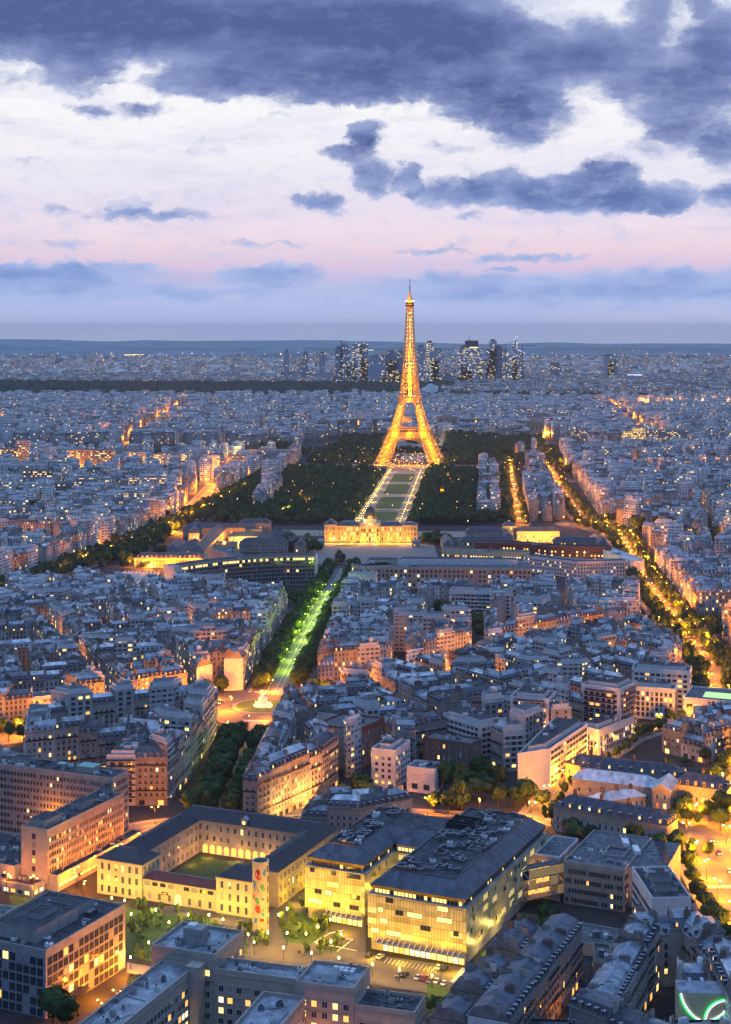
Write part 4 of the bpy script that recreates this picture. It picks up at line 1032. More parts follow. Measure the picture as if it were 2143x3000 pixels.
# ---- generic classical range ---------------------------------------------
def rng(name, label, cat, fr, e0, e1, n0, n1, z1, wall, roof, rh=4.0, ins=None, lit=.06, rows=None, cw=3.0, ch=4.3, ww=1.15, wh=2.4, style='shutter', dorm=0, tint=None, th=None, faces=(0, 1), litf=None, flat=False, chim=0, sill=1.1, z0=0, group=None):
    """a long building with a hipped roof: walls, roof, windows, dormers, chimneys"""
    own = th is None
    if own: th = thing(name, label, cat, (*fr.p((e0 + e1) / 2, (n0 + n1) / 2), 0), 0, group)
    L = tuple(th.location); q = fr.q(e0, e1, n0, n1); g = Geo(L); g.prism(q, z0, z1, wall, 'bitumen')
    o = fr.q(e0 - .35, e1 + .35, n0 - .35, n1 + .35); g.hexa(zz(o, z1 - .3), zz(o, z1 + .1), 'stone', 'stone', 'stone'); g.build('wall', th, tint=tint)
    g = Geo(L)
    if flat:
        parapet(g, q, z1 + .1, .7, .35, wall if wall != 'wall' else 'white_wall')
        g.face(zz(fr.q(e0, e1, n0, n1), z1 + .14), roof)
    else:
        w = min(e1 - e0, n1 - n0); i = ins if ins is not None else w * .42; hip(g, q, z1 + .1, rh, i, roof, .4)
    g.build('roof', th)
    r = rows or int((z1 - z0 - .5) / ch)
    for f in faces:
        A, Bp = (q[f], q[(f + 1) % 4])
        facade(th, A, Bp, z0, z1, cw=cw, ch=ch, ww=ww, wh=wh, style=style, lit=lit, sill=sill, rows=r, litf=litf)
        for k in range(dorm if f == 0 else int(dorm * .4)):
            t = (k + .7) / ((dorm if f == 0 else int(dorm * .4)) + .4); x, y = A[0] + (Bp[0] - A[0]) * t, A[1] + (Bp[1] - A[1]) * t; rz = rz_of(A, Bp)
            place('dormer', dormer_mesh(pick_lit(.2), 1.3), th, (x - math.sin(rz) * 1.1 - L[0], y + math.cos(rz) * 1.1 - L[1], z1 + .5), rz)
    for k in range(chim):
        x, y = fr.p(e0 + (e1 - e0) * (k + .6) / (chim + .2), (n0 + n1) / 2 + .6); g = Geo(L); g.box(x, y, z1 + rh * .6, 2.6, .9, rh * .7 + 1.2, 'brick', fr.a + pi / 2)
        for i in range(4): s_ = (i - 1.5) * .6; g.box(x - s_ * math.sin(fr.a), y + s_ * math.cos(fr.a), z1 + rh * 1.3 + 1.2, .3, .3, .5, 'terracotta', fr.a)
        g.build('chimney', th)
    return th
# ---- cream complex with courtyard ------------------------------------------
def cream():
    th = rng('cream_pavilion', 'cream three-storey corner pavilion with black hipped roof, nearest the orange road', 'building', CR, 0, 21.5, 0, 15, 14.5, 'cream_wall', 'black_slate', 3.6, ch=4.6, cw=3.3, wh=2.7, ww=1.2, style='sash', lit=.03, sill=1.2)
    rng('cream_pavilion', 'cream three-storey pavilion with black roof, beside the painted round tower', 'building', CR, 56.2, 72.5, 0, 14, 14.5, 'cream_wall', 'black_slate', 3.6, ch=4.6, cw=3.1, wh=2.7, style='sash', lit=.08, sill=1.2)
    lw = rng('gallery_wing', 'low cream wing with lit arched door and red glazed roof between the two pavilions', 'building', CR, 21.6, 56.1, .8, 9, 8.8, 'cream_wall', 'red_roof', 2.2, ins=3.5, ch=4.4, cw=4.2, wh=2.6, style='sash', lit=.05, rows=1, faces=(0,), sill=1.0)
    L = tuple(lw.location)
    for k in range(9):
        if k == 4: continue
        x, y = CR.p(23.6 + k * 3.7, .79); place('window', window_mesh(2.4, 1.3, 'office', 'd' if k % 3 else 'b'), lw, (x - L[0], y - L[1], 6.6), CR.a)
    g = Geo(L); x0 = 38.2
    pts = [CR.p(x0 - 1.5, .7), CR.p(x0 + 1.5, .7)]
    arch = [(*pts[0], .2), (*pts[1], .2)] + [(*CR.p(x0 + 1.5 * math.cos(a), .7), 3.0 + 1.5 * math.sin(a)) for a in [pi * i / 8 for i in range(9)]]
    g.face(arch, 'glass_yellow'); g.build('arched_door', lw)
    g = Geo(L); g.hexa(zz(CR.q(30.5, 33.5, .62, .76), 3.4), zz(CR.q(30.5, 33.5, .62, .76), 4.6), 'red_roof', 'red_roof', 'red_roof'); g.hexa(zz(CR.q(31.2, 32.8, .60, .62), 3.8), zz(CR.q(31.2, 32.8, .60, .62), 4.2), 'white_paint', 'white_paint', 'white_paint'); g.build('sign_board', lw)
    g = Geo(L); g.face([(*CR.p(24, 5.1), 11.06), (*CR.p(54, 5.1), 11.06), (*CR.p(54, 8.5), 10.0), (*CR.p(24, 8.5), 10.0)], 'zinc_light'); g.build('glazed_ridge', lw)
    rng('stone_wing', 'long pale stone wing with black roof on the road side of the arcaded courtyard', 'building', CR, 2, 14.5, 15.2, 61, 14.3, 'stone', 'black_slate', 4, ch=4.6, cw=3.7, style='sash', lit=.05, faces=(1,), sill=1.2)
    bw = rng('arcaded_wing', 'stone wing with lit arcade and clock dormer closing the far side of the courtyard', 'building', CR, 2, 77, 61.2, 74, 14.5, 'stone', 'black_slate', 4, ch=4.6, cw=3.4, style='sash', lit=.06, faces=(0,), rows=None, sill=1.2)
    L = tuple(bw.location)
    for k in range(13):
        e = 17.5 + k * 3.6; g = Geo(L); base = CR.p(e - 1.3, 61.1), CR.p(e + 1.3, 61.1)
        g.face([(*CR.p(e - 1.3, 61.08), .3), (*CR.p(e + 1.3, 61.08), .3)] + [(*CR.p(e + 1.3 * math.cos(a), 61.08), 2.9 + 1.3 * math.sin(a)) for a in [pi * i / 8 for i in range(9)]], 'glass_amber'); g.build('arch', bw)
    x, y = CR.p(37, 62.2); g = Geo(L); g.box(x, y, 14.6, 2.6, 2.4, 2.6, 'stone', CR.a); q = CR.q(35.4, 38.6, 60.9, 63.6); g.hexa(zz(q, 17.2), zz(CR.q(36.9, 37.1, 60.9, 63.6), 18.6), 'zinc', 'zinc'); g.build('clock_dormer', bw)
    g = Geo(L); c = [(*CR.p(37 + .8 * math.cos(a), 60.98), 16 + .8 * math.sin(a)) for a in [2 * pi * i / 16 for i in range(16)]]; g.face(c, 'glass_yellow'); g.build('clock_face', bw)
    rng('yellow_wing', 'narrow wing lit yellow on its outer wall, running back from the painted tower', 'building', CR, 64, 77, 14.2, 61, 14.4, 'stone', 'black_slate', 4, ch=4.6, cw=3.7, style='sash', lit=.04, faces=(1,), sill=1.2)
    # painted round stair tower
    x, y = W(579, 2064); tw = thing('stair_tower', 'cream round stair tower painted with red, blue and green shapes', 'tower', (x, y, 0)); L = tuple(tw.location)
    g = Geo(L); g.lathe(x, y, [(3.2, 0), (3.2, 26.5), (3.35, 26.5), (3.35, 27.3), (2.9, 27.3), (2.9, 26.8), (0, 26.8)], 'cream_wall', 28, ['cream_wall'] * 5 + ['bitumen']); g.build('wall', tw)
    rr = random.Random(12)
    def on(a, z, k=.03): return (x + (3.2 + k) * math.sin(a), y - (3.2 + k) * math.cos(a), z)
    plain('mural_red', (.55, .035, .03), .7, var=.05); plain('mural_blue', (.08, .28, .55), .7, var=.05); plain('mural_green', (.10, .42, .12), .7, var=.05)
    for (a, z, r, m, ex) in ((-.25, 22.5, 1.5, 'mural_red', 1.2), (.55, 23.2, .8, 'mural_blue', 1.5), (-.75, 18.5, .9, 'mural_blue', 1.5), (.3, 17.6, .7, 'mural_green', 2.2), (-.35, 12.4, .9, 'mural_green', 1.7), (.35, 13.0, .8, 'mural_blue', .6), (-.25, 9.0, 1.35, 'mural_red', .95), (.35, 7.0, .7, 'mural_blue', 1.2), (.25, 4.9, .9, 'mural_red', .8), (-.6, 4.6, .8, 'mural_blue', 1.5), (-.85, 14.0, .5, 'mural_red', 1.6)):
        g = Geo(L); ring = []
        for i in range(14):
            t = 2 * pi * i / 14; rad = r * (1 + .22 * math.sin(2 * t + a * 9) + .12 * math.sin(3 * t + z)); ring.append(on(a + rad * math.cos(t) / 3.2, z + rad * ex * math.sin(t)))
        c = on(a, z, .04)
        for i in range(14): g.face([c, ring[i], ring[(i + 1) % 14]], m)
        g.build('painted_shape', tw)
    for k in range(9):
        g = Geo(L); a, z = rr.uniform(-.9, .7), rr.uniform(4, 23); p = on(a, z, .05)
        for i in range(7):
            a += rr.uniform(-.16, .16); z += rr.uniform(-.7, .9); n_ = on(a, z, .05); g.beam(p, n_, .06, 'dark_metal'); p = n_
        g.build('painted_line', tw)
    for k in range(6):
        g = Geo(L); a = 1.15; p = [on(a - .13, 3 + k * 4, .02), on(a + .13, 3 + k * 4, .02), on(a + .13, 5.6 + k * 4, .02), on(a - .13, 5.6 + k * 4, .02)]; g.face(p, 'glass_dark'); g.build('window', tw)
cream()
# ---- office slabs on the left --------------------------------------------
def slab(label, fr, e0, e1, n0, n1, z1, wall, cw, ch, ww, wh, lit, faces=(0, 1), roof='bitumen', sill=.9, z0=0, name='office_block', cap=100, units=10, seed=1, group=None, pent=None, m0=.8):
    th = thing(name, label, 'office block', (*fr.p((e0 + e1) / 2, (n0 + n1) / 2), 0), 0, group); L = tuple(th.location); q = fr.q(e0, e1, n0, n1)
    g = Geo(L); g.prism(q, z0, z1, wall, roof); g.build('wall', th, tint=(.36, .33, .29, 0)); g = Geo(L); parapet(g, q, z1, .8, .35, wall if wall != 'wall' else 'beige_wall'); g.build('parapet', th)
    for f in faces:
        w_, c_, l_ = (cw, ww, lit) if not isinstance(cw, dict) else (cw[f], ww[f], lit)
        facade(th, q[f], q[(f + 1) % 4], z0, z1 - .6, cw=w_, ch=ch, ww=c_, wh=wh, style='office', lit=l_, sill=sill, cap=cap, m0=m0, m1=m0)
    if pent:
        for (a, b, c, d, h) in pent: g = Geo(L); g.prism(fr.q(a, b, c, d), z1, z1 + h, 'concrete', roof); parapet(g, fr.q(a, b, c, d), z1 + h, .3, .25, 'grey_frame'); g.build('penthouse', th)
    roof_units(th, fr, (e0 + 1.5, e1 - 1.5, n0 + 1.5, n1 - 1.5), z1 + .01, units, seed)
    return th
F1 = Fr(-133.2, 650.8, -25); F2 = Fr(-114.8, 705.2, -22.4)
t = slab('long ochre office block with six rows of small windows lit orange from the street', F1, -13.5, 0, 0, 57, 25, 'beige_wall', 1.75, 3.25, 1.1, 1.6, .14, (1,), z0=3, units=16, seed=2, pent=[(-11, -3, 2, 14, 3.2), (-10, -4, 30, 40, 2.4)])
L = tuple(t.location)
for i in range(33): x, y = F1.p(.12, .8 + i * 1.7); g = Geo(L); g.box(x, y, 4, .28, .22, 20.6, 'beige_wall', F1.a); g.build('mullion', t)
for k in range(6): x, y = F1.p(-7, -.01); place('window', window_mesh(1.5, 2.0, 'office', 'ydadbd'[k]), t, (x - L[0], y - L[1], 4 + k * 3.4), F1.a)
t = slab('tall concrete office slab with ribbon windows behind the ochre block, green boxes on its roof', F2, -80, 0, 0, 14, 31, 'concrete', 1.8, 3.3, 1.15, 1.6, .07, (0, 1), units=22, seed=4, pent=[(-58, -49, 5, 11, 2.6)])
L = tuple(t.location)
for (a, b, c, d, h) in ((-22, -13, 4, 11, 3), (-34, -30, 6, 10, 2.2)):
    g = Geo(L); g.prism(F2.q(a, b, c, d), 31, 31 + h, 'concrete', 'copper_green'); g.build('rooftop_box', t)
for i in range(44): x, y = F2.p(-79 + i * 1.8, -.1); g = Geo(L); g.box(x, y, 2, .25, .2, 28, 'concrete', F2.a); g.build('mullion', t)
# street-level podium, orange lit
t = slab('low podium wing with a lit ribbon of windows along the orange street', F1, -2, 4.5, 1, 66, 6.2, 'beige_wall', 3.2, 4.6, 2.7, 1.4, .8, (1,), sill=1.9, units=3, seed=6)
t = slab('dark flat-roofed annex with ventilation boxes, left of the ochre block', F1, -60, -14, -4, 30, 9, 'concrete', 3, 3.4, 2.3, 1.4, .3, (0,), units=24, seed=7)
slab('orange-lit low entrance hall in front of the ochre block', F1, -17, -1, -9, -.2, 4.2, 'concrete', 3, 3.6, 2.3, 1.5, .6, (0, 1), units=2, seed=17)
FD = Fr(-109.1, 530, -25.5)
t = slab('grey concrete office block with window grid, lit orange low on its long side', FD, -34, 0, 0, 47, 22.7, 'concrete', 2.9, 3.45, 2.35, 2.6, .07, (0, 1), units=20, seed=9, sill=.5, cap=100, pent=[(-26, -8, 5, 30, 4.2), (-24, -10, 30, 42, 2.6), (-20, -13, 14, 24, 5.2)])
L = tuple(t.location); g = Geo(L); x, y = FD.p(-5.5, 34); g.box(x, y, 22.7, 2.2, 5, 2.2, 'blue_metal', FD.a); g.build('blue_duct', t)
g = Geo(L); g.prism(FD.q(-8, 0, 47, 47.6), 0, 22.7, 'beige_wall', 'beige_wall'); g.build('end_wall', t)
g = Geo(L); g.hexa(zz(FD.q(.1, 5, 8, 20), 3.6), zz(FD.q(.1, 5, 8, 20), 3.9), 'dark_metal', 'dark_metal', 'dark_metal'); g.build('canopy', t)
# ---- beige stepped institution in the bottom middle ------------------------------
FE = Fr(-57, 524, -21.5); FE2 = Fr(-57.5, 524, -17)
def beige(label, fr, e0, e1, n0, n1, z1, faces, seed, lit=.1, units=4, cw=3.2, roof='zinc', group=None):
    th = thing('institution_wing', label, 'building', (*fr.p((e0 + e1) / 2, (n0 + n1) / 2), 0)); L = tuple(th.location); q = fr.q(e0, e1, n0, n1)
    g = Geo(L); g.prism(q, 0, z1, 'beige_wall', roof); g.build('wall', th)
    g = Geo(L); parapet(g, q, z1, 1.1, .45, 'beige_wall'); g.build('parapet', th)
    for z in (z1 - .9, z1 - 4.4, z1 - 8): 
        if z > 3: g = Geo(L); o = fr.q(e0 - .2, e1 + .2, n0 - .2, n1 + .2); g.hexa(zz(o, z), zz(o, z + .35), 'stone', 'stone', 'stone'); g.build('string_course', th)
    for f in faces: facade(th, q[f], q[(f + 1) % 4], z1 % 3.6, z1 - .6, cw=cw, ch=3.6, ww=1.7, wh=1.9, style='sash', lit=lit, sill=.8)
    roof_units(th, fr, (e0 + 1, e1 - 1, n0 + 1, n1 - 1), z1 + .01, units, seed, smax=2.0)
    rr = random.Random(seed * 3)
    for k in range(3):          # flat sheets, cable runs and a rail on the roof
        g = Geo(L); a, b = fr.p(rr.uniform(e0 + 1, e1 - 1), rr.uniform(n0 + 1, n1 - 1)), fr.p(rr.uniform(e0 + 1, e1 - 1), rr.uniform(n0 + 1, n1 - 1)); g.beam((*a, z1 + .25), (*b, z1 + .25), .1, 'duct_metal'); g.build('roof_pipe', th)
    g = Geo(L); parapet(g, fr.q(e0 + .3, e1 - .3, n0 + .3, n1 - .3), z1 + 1.9, .08, .08, 'duct_metal'); g.build('railing', th)
    return th
beige('long beige wing with seamed flat roof and one lit row of windows, running towards the viewer', FE, -13, 0, -75, -.5, 20, (1,), 21, .25, 14, cw=2.3)
t = beige('beige stair block with roof terrace and stone lift tower, above the long wing', FE, -17, 7, -.4, 22, 24.5, (0, 1), 22, .15, 6)
L = tuple(t.location); g = Geo(L); x, y = FE.p(-5, 9); g.box(x, y, 24.5, 7, 5, 5.5, 'concrete', FE.a); g.box(x - 1, y, 30, 3, 3, 1, 'white_paint', FE.a); g.build('lift_tower', t)
g = Geo(L); parapet(g, FE.q(-15, 5.5, 4, 21), 25.6, .1, .08, 'grey_frame'); parapet(g, FE.q(-15, 5.5, 4, 21), 26.4, .08, .08, 'grey_frame'); g.build('railing', t)
g = Geo(L); x, y = FE.p(1.2, -3); g.box(x, y, 0, 5, 5, 22.5, 'beige_wall', FE.a); g.build('stair_shaft', t)
beige('beige bar with seamed roof and a row of yellow windows, left of the white-boxed roof', FE2, 7.5, 38, -1, 9, 20, (0,), 23, .35, 6)
t = beige('beige central block crowned by a white plant room with skylights', FE2, 38.2, 58, -6, 12, 21.5, (0, 1), 24, .3, 5)
L = tuple(t.location); g = Geo(L); x, y = FE2.p(46, 1.5); g.box(x, y, 21.5, 8, 6, 2.6, 'white_wall', FE2.a, 'zinc'); g.build('plant_room', t)
for i in range(8):
    x, y = FE2.p(47 + (i % 4) * 2, 7.5 + (i // 4) * 2); g = Geo(L); g.box(x, y, 21.6, 1.6, 1.4, .8, 'white_paint', FE2.a); g.build('skylight', t)
beige('low pinkish wing with a small roof pool beside the hospital car park', FE2, 58.2, 78.5, -6, 7, 16.5, (0, 1), 25, .03, 4, roof='bitumen')
beige('grey-roofed wing projecting to the viewer below the plant room', FE2, 27, 41.5, -42, -6.2, 17, (1, 3), 26, .05, 4)
# ---- grey glazed institute, bridge, white block ---------------------------------------
FG = Fr(81.3, 637.7, -25)
t = slab('grey glazed institute with fins, solar louvres and white ducts on its roof', FG, 0, 25.5, 0, 43, 16.8, 'concrete', 1.25, 3.9, 1.0, 1.7, .03, (0, 1, 3), units=8, seed=31, roof='gravel_roof')
L = tuple(t.location)
for i in range(20): x, y = FG.p(.6 + i * 1.28, -.16); g = Geo(L); g.box(x, y, .5, .14, .32, 16.2, 'stone', FG.a); g.build('fin', t)
g = Geo(L); g.prism([FG.p(25.6, 6), FG.p(40, 12), FG.p(38, 43), FG.p(25.6, 43)], 0, 16.6, 'concrete', 'gravel_roof'); g.build('rear_wing', t)
for i in range(16):
    g = Geo(L); a, b = FG.p(26.5 + i * .75, 42 - i * 1.9), FG.p(31 + i * .6, 43 - i * 1.8); g.beam((*a, 17.3), (*b, 18.1), .14, 'dark_metal'); g.build('solar_louvre', t)
g = Geo(L); a = FG.q(12, 21, 14, 26); parapet(g, a, 16.8, .8, .4, 'stone'); g.face(zz(FG.q(12.4, 20.6, 14.4, 25.6), 16.9), 'glass_dark'); g.build('light_well', t)
for (e, n) in ((17, 32), (24, 24)): x, y = FG.p(e, n); g = Geo(L); g.box(x, y, 17, 2.4, 8, 1.6, 'white_paint', FG.a + .45); g.build('white_duct', t)
# bridge
th = thing('glass_bridge', 'lit glass link with steel trusses between hospital and grey institute', 'bridge', (*HO.p(47, 55), 0)); L = tuple(th.location)
q = [HO.p(41.2, 62), FG.p(-.2, 2), FG.p(-.2, 9), HO.p(41.2, 70)]
for z in (3.2, 7.4, 11.6, 15.8): g = Geo(L); g.hexa(zz(q, z), zz(q, z + .35), 'grey_frame', 'grey_frame' if z < 15 else 'gravel_roof', 'white_paint'); g.build('deck', th)
for z in (3.6, 7.8, 12.0):
    g = Geo(L); a, b = q[3], q[2]; g.face([(*a, z), (*b, z), (*b, z + 3.7), (*a, z + 3.7)], 'glass_amber'); g.build('glow_wall', th)
plain('pane_glow', (.2, .18, .1), .1, var=0, em=(1, .6, .12), es=.22)  # light inside the bridge is put into self-glowing panes and rear wall
for i in range(6):
    t0, t1 = i / 6, (i + 1) / 6; A = (q[0][0] + (q[1][0] - q[0][0]) * t0, q[0][1] + (q[1][1] - q[0][1]) * t0); Bp = (q[0][0] + (q[1][0] - q[0][0]) * t1, q[0][1] + (q[1][1] - q[0][1]) * t1)
    for j, z in enumerate((3.6, 7.8, 12.0)):
        g = Geo(L); g.beam((*A, z), (*(Bp), z + 3.8) if (i + j) % 2 else (*A, z + 3.8), .09, 'white_paint'); g.beam((*A, z + 3.8), (*Bp, z), .09, 'white_paint'); g.build('truss', th)
        if R.random() < .6: g = Geo(L); g.face([(A[0], A[1] + .1, z), (Bp[0], Bp[1] + .1, z), (Bp[0], Bp[1] + .1, z + 3.6), (A[0], A[1] + .1, z + 3.6)], 'glass_dark' if R.random() < .35 else 'pane_glow'); g.build('pane', th)
FW = Fr(108.2, 586.6, 3)
t = slab('white terraced block with stepped window bands between institute and boulevard', FW, 0, 15, 0, 34, 20, 'white_wall', {0: 30, 3: 3.2, 1: 3}, 3.3, {0: 1, 3: 2.6, 1: 2}, 1.5, .03, (3, 1), units=9, seed=33, pent=[(3, 12, 8, 14, 1.6), (4, 12, 18, 24, 1.6)])
# ---- classical institution, upper right ------------------------------------------------
FH = Fr(88.2, 729.4, -31.5)
rng('classical_range', 'long classical stone range with slate hipped roof and shutters, front one of the institution', 'building', FH, 0, 56, 0, 13, 11.5, 'stone', 'slate', 4.6, dorm=11, chim=4, ch=3.9, cw=3.0, wh=2.1, lit=.07)
FH2 = Fr(102.5, 771, -22.7)
rng('chapel_hall', 'stone chapel hall with long pale zinc roof behind the front range', 'building', FH2, 0, 41, 0, 13, 12.5, 'stone', 'zinc_light', 3.6, ch=5.5, cw=5, wh=2.2, style='sash', lit=.0)
t = thing('pediment_pavilion', 'stone pavilion with triangular pediment at the end of the chapel hall', 'building', (*FH2.p(46, 6), 0)); L = tuple(t.location)
g = Geo(L); g.prism(FH2.q(41.2, 50, -6, 13), 0, 13.5, 'stone'); g.build('wall', t)
g = Geo(L); a, b, c, d = FH2.q(40.8, 50.4, -6.4, 13.4); rdg = [(*FH2.p(45.6, -6.4), 16.8), (*FH2.p(45.6, 13.4), 16.8)]
g.face([(*a, 13.5), (*b, 13.5), rdg[0]], 'stone'); g.face([(*b, 13.5), (*c, 13.5), rdg[1], rdg[0]], 'zinc_light'); g.face([(*d, 13.5), (*a, 13.5), rdg[0], rdg[1]], 'zinc_light'); g.face([(*c, 13.5), (*d, 13.5), rdg[1]], 'stone'); g.build('roof', t)
facade(t, FH2.p(41.2, -6), FH2.p(50, -6), 0, 13, cw=2.6, ch=4.2, ww=1.1, wh=2.2, style='shutter', lit=.2)
FH3 = Fr(152.6, 765.9, -26)
rng('classical_range', 'shuttered stone range with slate roof and one bright window, right end of the institution', 'building', FH3, 0, 26, -3, 10, 12.2, 'stone', 'slate', 4.6, dorm=6, chim=1, ch=4, cw=2.9, wh=2.1, lit=.09)
rng('classical_range', 'slate-roofed stone range set back behind the chapel hall, two dormers lit', 'building', Fr(110, 795, -22), 0, 52, 0, 12, 11.5, 'stone', 'slate', 4.4, dorm=9, chim=3, ch=4, cw=3, lit=.1)
rng('classical_range', 'short slate-roofed stone range nearest the orange street, roof hipped', 'building', Fr(104, 808, -40), 0, 22, 0, 12, 10, 'stone', 'slate', 4.4, dorm=3, chim=1, ch=4, cw=3, lit=.1)
rng('zinc_wing', 'low stone wing with pale zinc roof and black chimney stacks inside the institution', 'building', Fr(112, 742, 24), 0, 26, 0, 10, 9.5, 'stone', 'zinc_light', 2.6, chim=3, ch=4, cw=3, lit=.15, faces=(0,))
# ---- modern blocks, right of centre --------------------------------------------------------
def mod(label, P, z, wall='white_wall', lit=.12, cw=3.2, ch=3.1, ww=2.3, wh=1.5, balc=None, faces=None, top=2.6, seed=1, name='modern_building', sill=.9, frame='office', cat='apartment block', plants=False):
    P = ccw(P); n = len(P); c = (sum(p[0] for p in P) / n, sum(p[1] for p in P) / n); th = thing(name, label, cat, (*c, 0)); L = tuple(th.location)
    g = Geo(L); g.prism(P, 0, z, wall, 'gravel_roof'); g.build('wall', th)
    g = Geo(L); parapet(g, P, z, .9, .35, wall); g.build('parapet', th)
    q = shrink(P, 3.2)
    if len(q) > 2 and top: g = Geo(L); g.prism(q, z, z + top, wall, 'bitumen'); parapet(g, q, z + top, .3, .25, 'grey_frame'); g.build('penthouse', th)
    for i in range(n):
        a, b = P[i], P[(i + 1) % n]
        if not seen(a, b, -.2): continue
        if faces is not None and i not in faces: continue
        facade(th, a, b, 1, z - .4, cw=cw, ch=ch, ww=ww, wh=wh, style=frame, lit=lit, sill=sill, m0=1.2, m1=1.2, cap=100)
        if balc:
            Lg = math.hypot(b[0] - a[0], b[1] - a[1]); ux, uy = (b[0] - a[0]) / Lg, (b[1] - a[1]) / Lg
            k = 1
            while 1 + k * ch < z - 1:
                g = Geo(L); s0, s1 = Lg * .12, Lg * .9; P4 = [(a[0] + ux * s0 + uy * 1.3, a[1] + uy * s0 - ux * 1.3), (a[0] + ux * s1 + uy * 1.3, a[1] + uy * s1 - ux * 1.3), (a[0] + ux * s1, a[1] + uy * s1), (a[0] + ux * s0, a[1] + uy * s0)]
                zz_ = 1 + k * ch; g.hexa(zz(P4, zz_ - .1), zz(P4, zz_ + .1), wall, wall, wall)
                P5 = [P4[0], P4[1], (P4[1][0] - uy * .12, P4[1][1] + ux * .12), (P4[0][0] - uy * .12, P4[0][1] + ux * .12)]; g.hexa(zz(P5, zz_ + .1), zz(P5, zz_ + 1.1), balc, balc); g.build('balcony', th); k += 1
    rr = random.Random(seed)
    for _ in range(5):
        t_, s_ = rr.random(), rr.random(); x = c[0] + (P[rr.randrange(n)][0] - c[0]) * .4 * t_; y = c[1] + (P[rr.randrange(n)][1] - c[1]) * .4 * s_
        g = Geo(L); g.box(x, y, z + top, rr.uniform(1, 3), rr.uniform(1, 2), rr.uniform(.8, 2.4), rr.choice(('white_wall', 'duct_metal', 'concrete')), rr.random() * 3); g.build('roof_unit', th)
    return th
def quad(a, b, depth):
    L = math.hypot(b[0] - a[0], b[1] - a[1]); nx, ny = -(b[1] - a[1]) / L * depth, (b[0] - a[0]) / L * depth
    return [a, b, (b[0] + nx, b[1] + ny), (a[0] + nx, a[1] + ny)]
MODS = [
 ('white block with blank street wall, wide window bands and roof terrace by the orange street', [(77, 786), (94.5, 795.6), (121, 846), (103, 856)], 20, dict(wall='white_wall', lit=.08, seed=3, faces=(1,), cw=4.2, ww=3.7)),
 ('dark-balconied tower with planted roof garden, left one of the two', quad((82, 880), (103, 873), 20), 27, dict(balc='red_roof', lit=.2, seed=4)),
 ('tallest pale tower with dark balconies and cluttered terraces beside the ribbed block', quad((124, 893), (144, 880), 24), 31, dict(balc='red_roof', lit=.15, seed=5)),
 ('low white-ribbed block with glowing base along the orange street', quad((129, 858), (153.5, 888), 14), 13.7, dict(lit=.35, cw=2.2, ww=1.3, wh=2.2, seed=6)),
 ('cream grid-fronted block with ten ribbed bays, amber light at its foot', quad((160, 942), (186, 934), 14), 18.5, dict(lit=.2, cw=2.6, ww=1.5, wh=2.2, seed=7)),
 ('pink-white terraced block with bright lamp on its roof corner, behind the grid-fronted one', quad((166, 968), (200, 958), 16), 24, dict(lit=.15, seed=8)),
 ('slim white block with blank side wall and lit strip windows near the dark garden', quad((3, 801), (15, 796), 22), 19, dict(lit=.25, cw=3, ww=1.4, seed=9)),
 ('white villa with one large square studio window beside the brown school', quad((21, 792), (35, 786), 13), 12, dict(lit=0, cw=5.5, ww=3, wh=2.6, ch=6, top=0, seed=10)),
 ('brown brick school with pale window frames and glowing corner', quad((31, 838), (56, 824), 13), 15, dict(wall='brick', lit=.12, cw=3, ww=1.2, wh=2, frame='sash', top=0, seed=11)),
 ('white block with long horizontal balconies behind the brown school', quad((42, 868), (62, 842), 20), 20, dict(balc='white_wall', lit=.04, seed=12)),
 ('red brick block with blank stone side wall, sunken roof terrace on top', [(-27, 838), (-4, 826.6), (10.5, 850.5), (-13, 862)], 22, dict(wall='red_brick', lit=.03, cw=2.6, ww=1.3, wh=2, frame='sash', faces=(1,), top=0, seed=13)),
 ('lilac-walled institute with glowing green skylights on its flat roof', quad((190, 928), (250, 905), 32), 15, dict(lit=.35, cw=4.4, ww=3.2, wh=2.4, ch=3.9, top=0, seed=14)),
 ('brown-walled flat block west of the pink row', quad((60, 1000), (84, 1008), 18), 24, dict(wall='brick', lit=.02, seed=15)),
 ('white eight-storey block with lit stair windows, in front of the ministry', quad((-15, 1330), (8, 1326), 14), 26, dict(lit=.2, seed=16)),
 ('long white stepped block with dark windows east of the ministry', quad((70, 1290), (120, 1280), 16), 19, dict(lit=.08, balc='white_wall', seed=17)),
 ('dark bronze office block with glowing garden floor', quad((132, 1200), (175, 1190), 22), 17, dict(wall='dark_stone', lit=.1, cw=1.6, ww=1.0, wh=2.2, seed=18)),
 ('pale office wing with one column of glowing windows', quad((118, 1235), (140, 1225), 20), 22, dict(lit=.35, seed=19)),
]
for (lab, P, z, kw) in MODS:
    t = mod(lab, P, z, **kw)
    if 'lilac' in lab:
        L = tuple(t.location); plain('skylight_green', (.5, .7, .3), .5, var=0, em=(.62, .95, .28), es=.75)
        K = Fr(190, 928, -21)
        for (a, b, c, d) in ((10, 34, 8, 18), (42, 62, 6, 16)):
            g = Geo(L); q = K.q(a, b, c, d); g.hexa(zz(q, 15.05), zz(K.q(a + 1, b - 1, (c + d) / 2 - .3, (c + d) / 2 + .3), 17.2), 'skylight_green', 'skylight_green'); g.build('skylight', t)
    if 'red brick block' in lab:
        L = tuple(t.location); g = Geo(L); a, b = (-27, 838), (-4, 826.6); g.face([(a[0] + .01, a[1] - .02, 0), (b[0], b[1] - .02, 0), (b[0], b[1] - .02, 21.9), (a[0], a[1] - .02, 21.9)], 'concrete'); g.build('blank_side_wall', t)
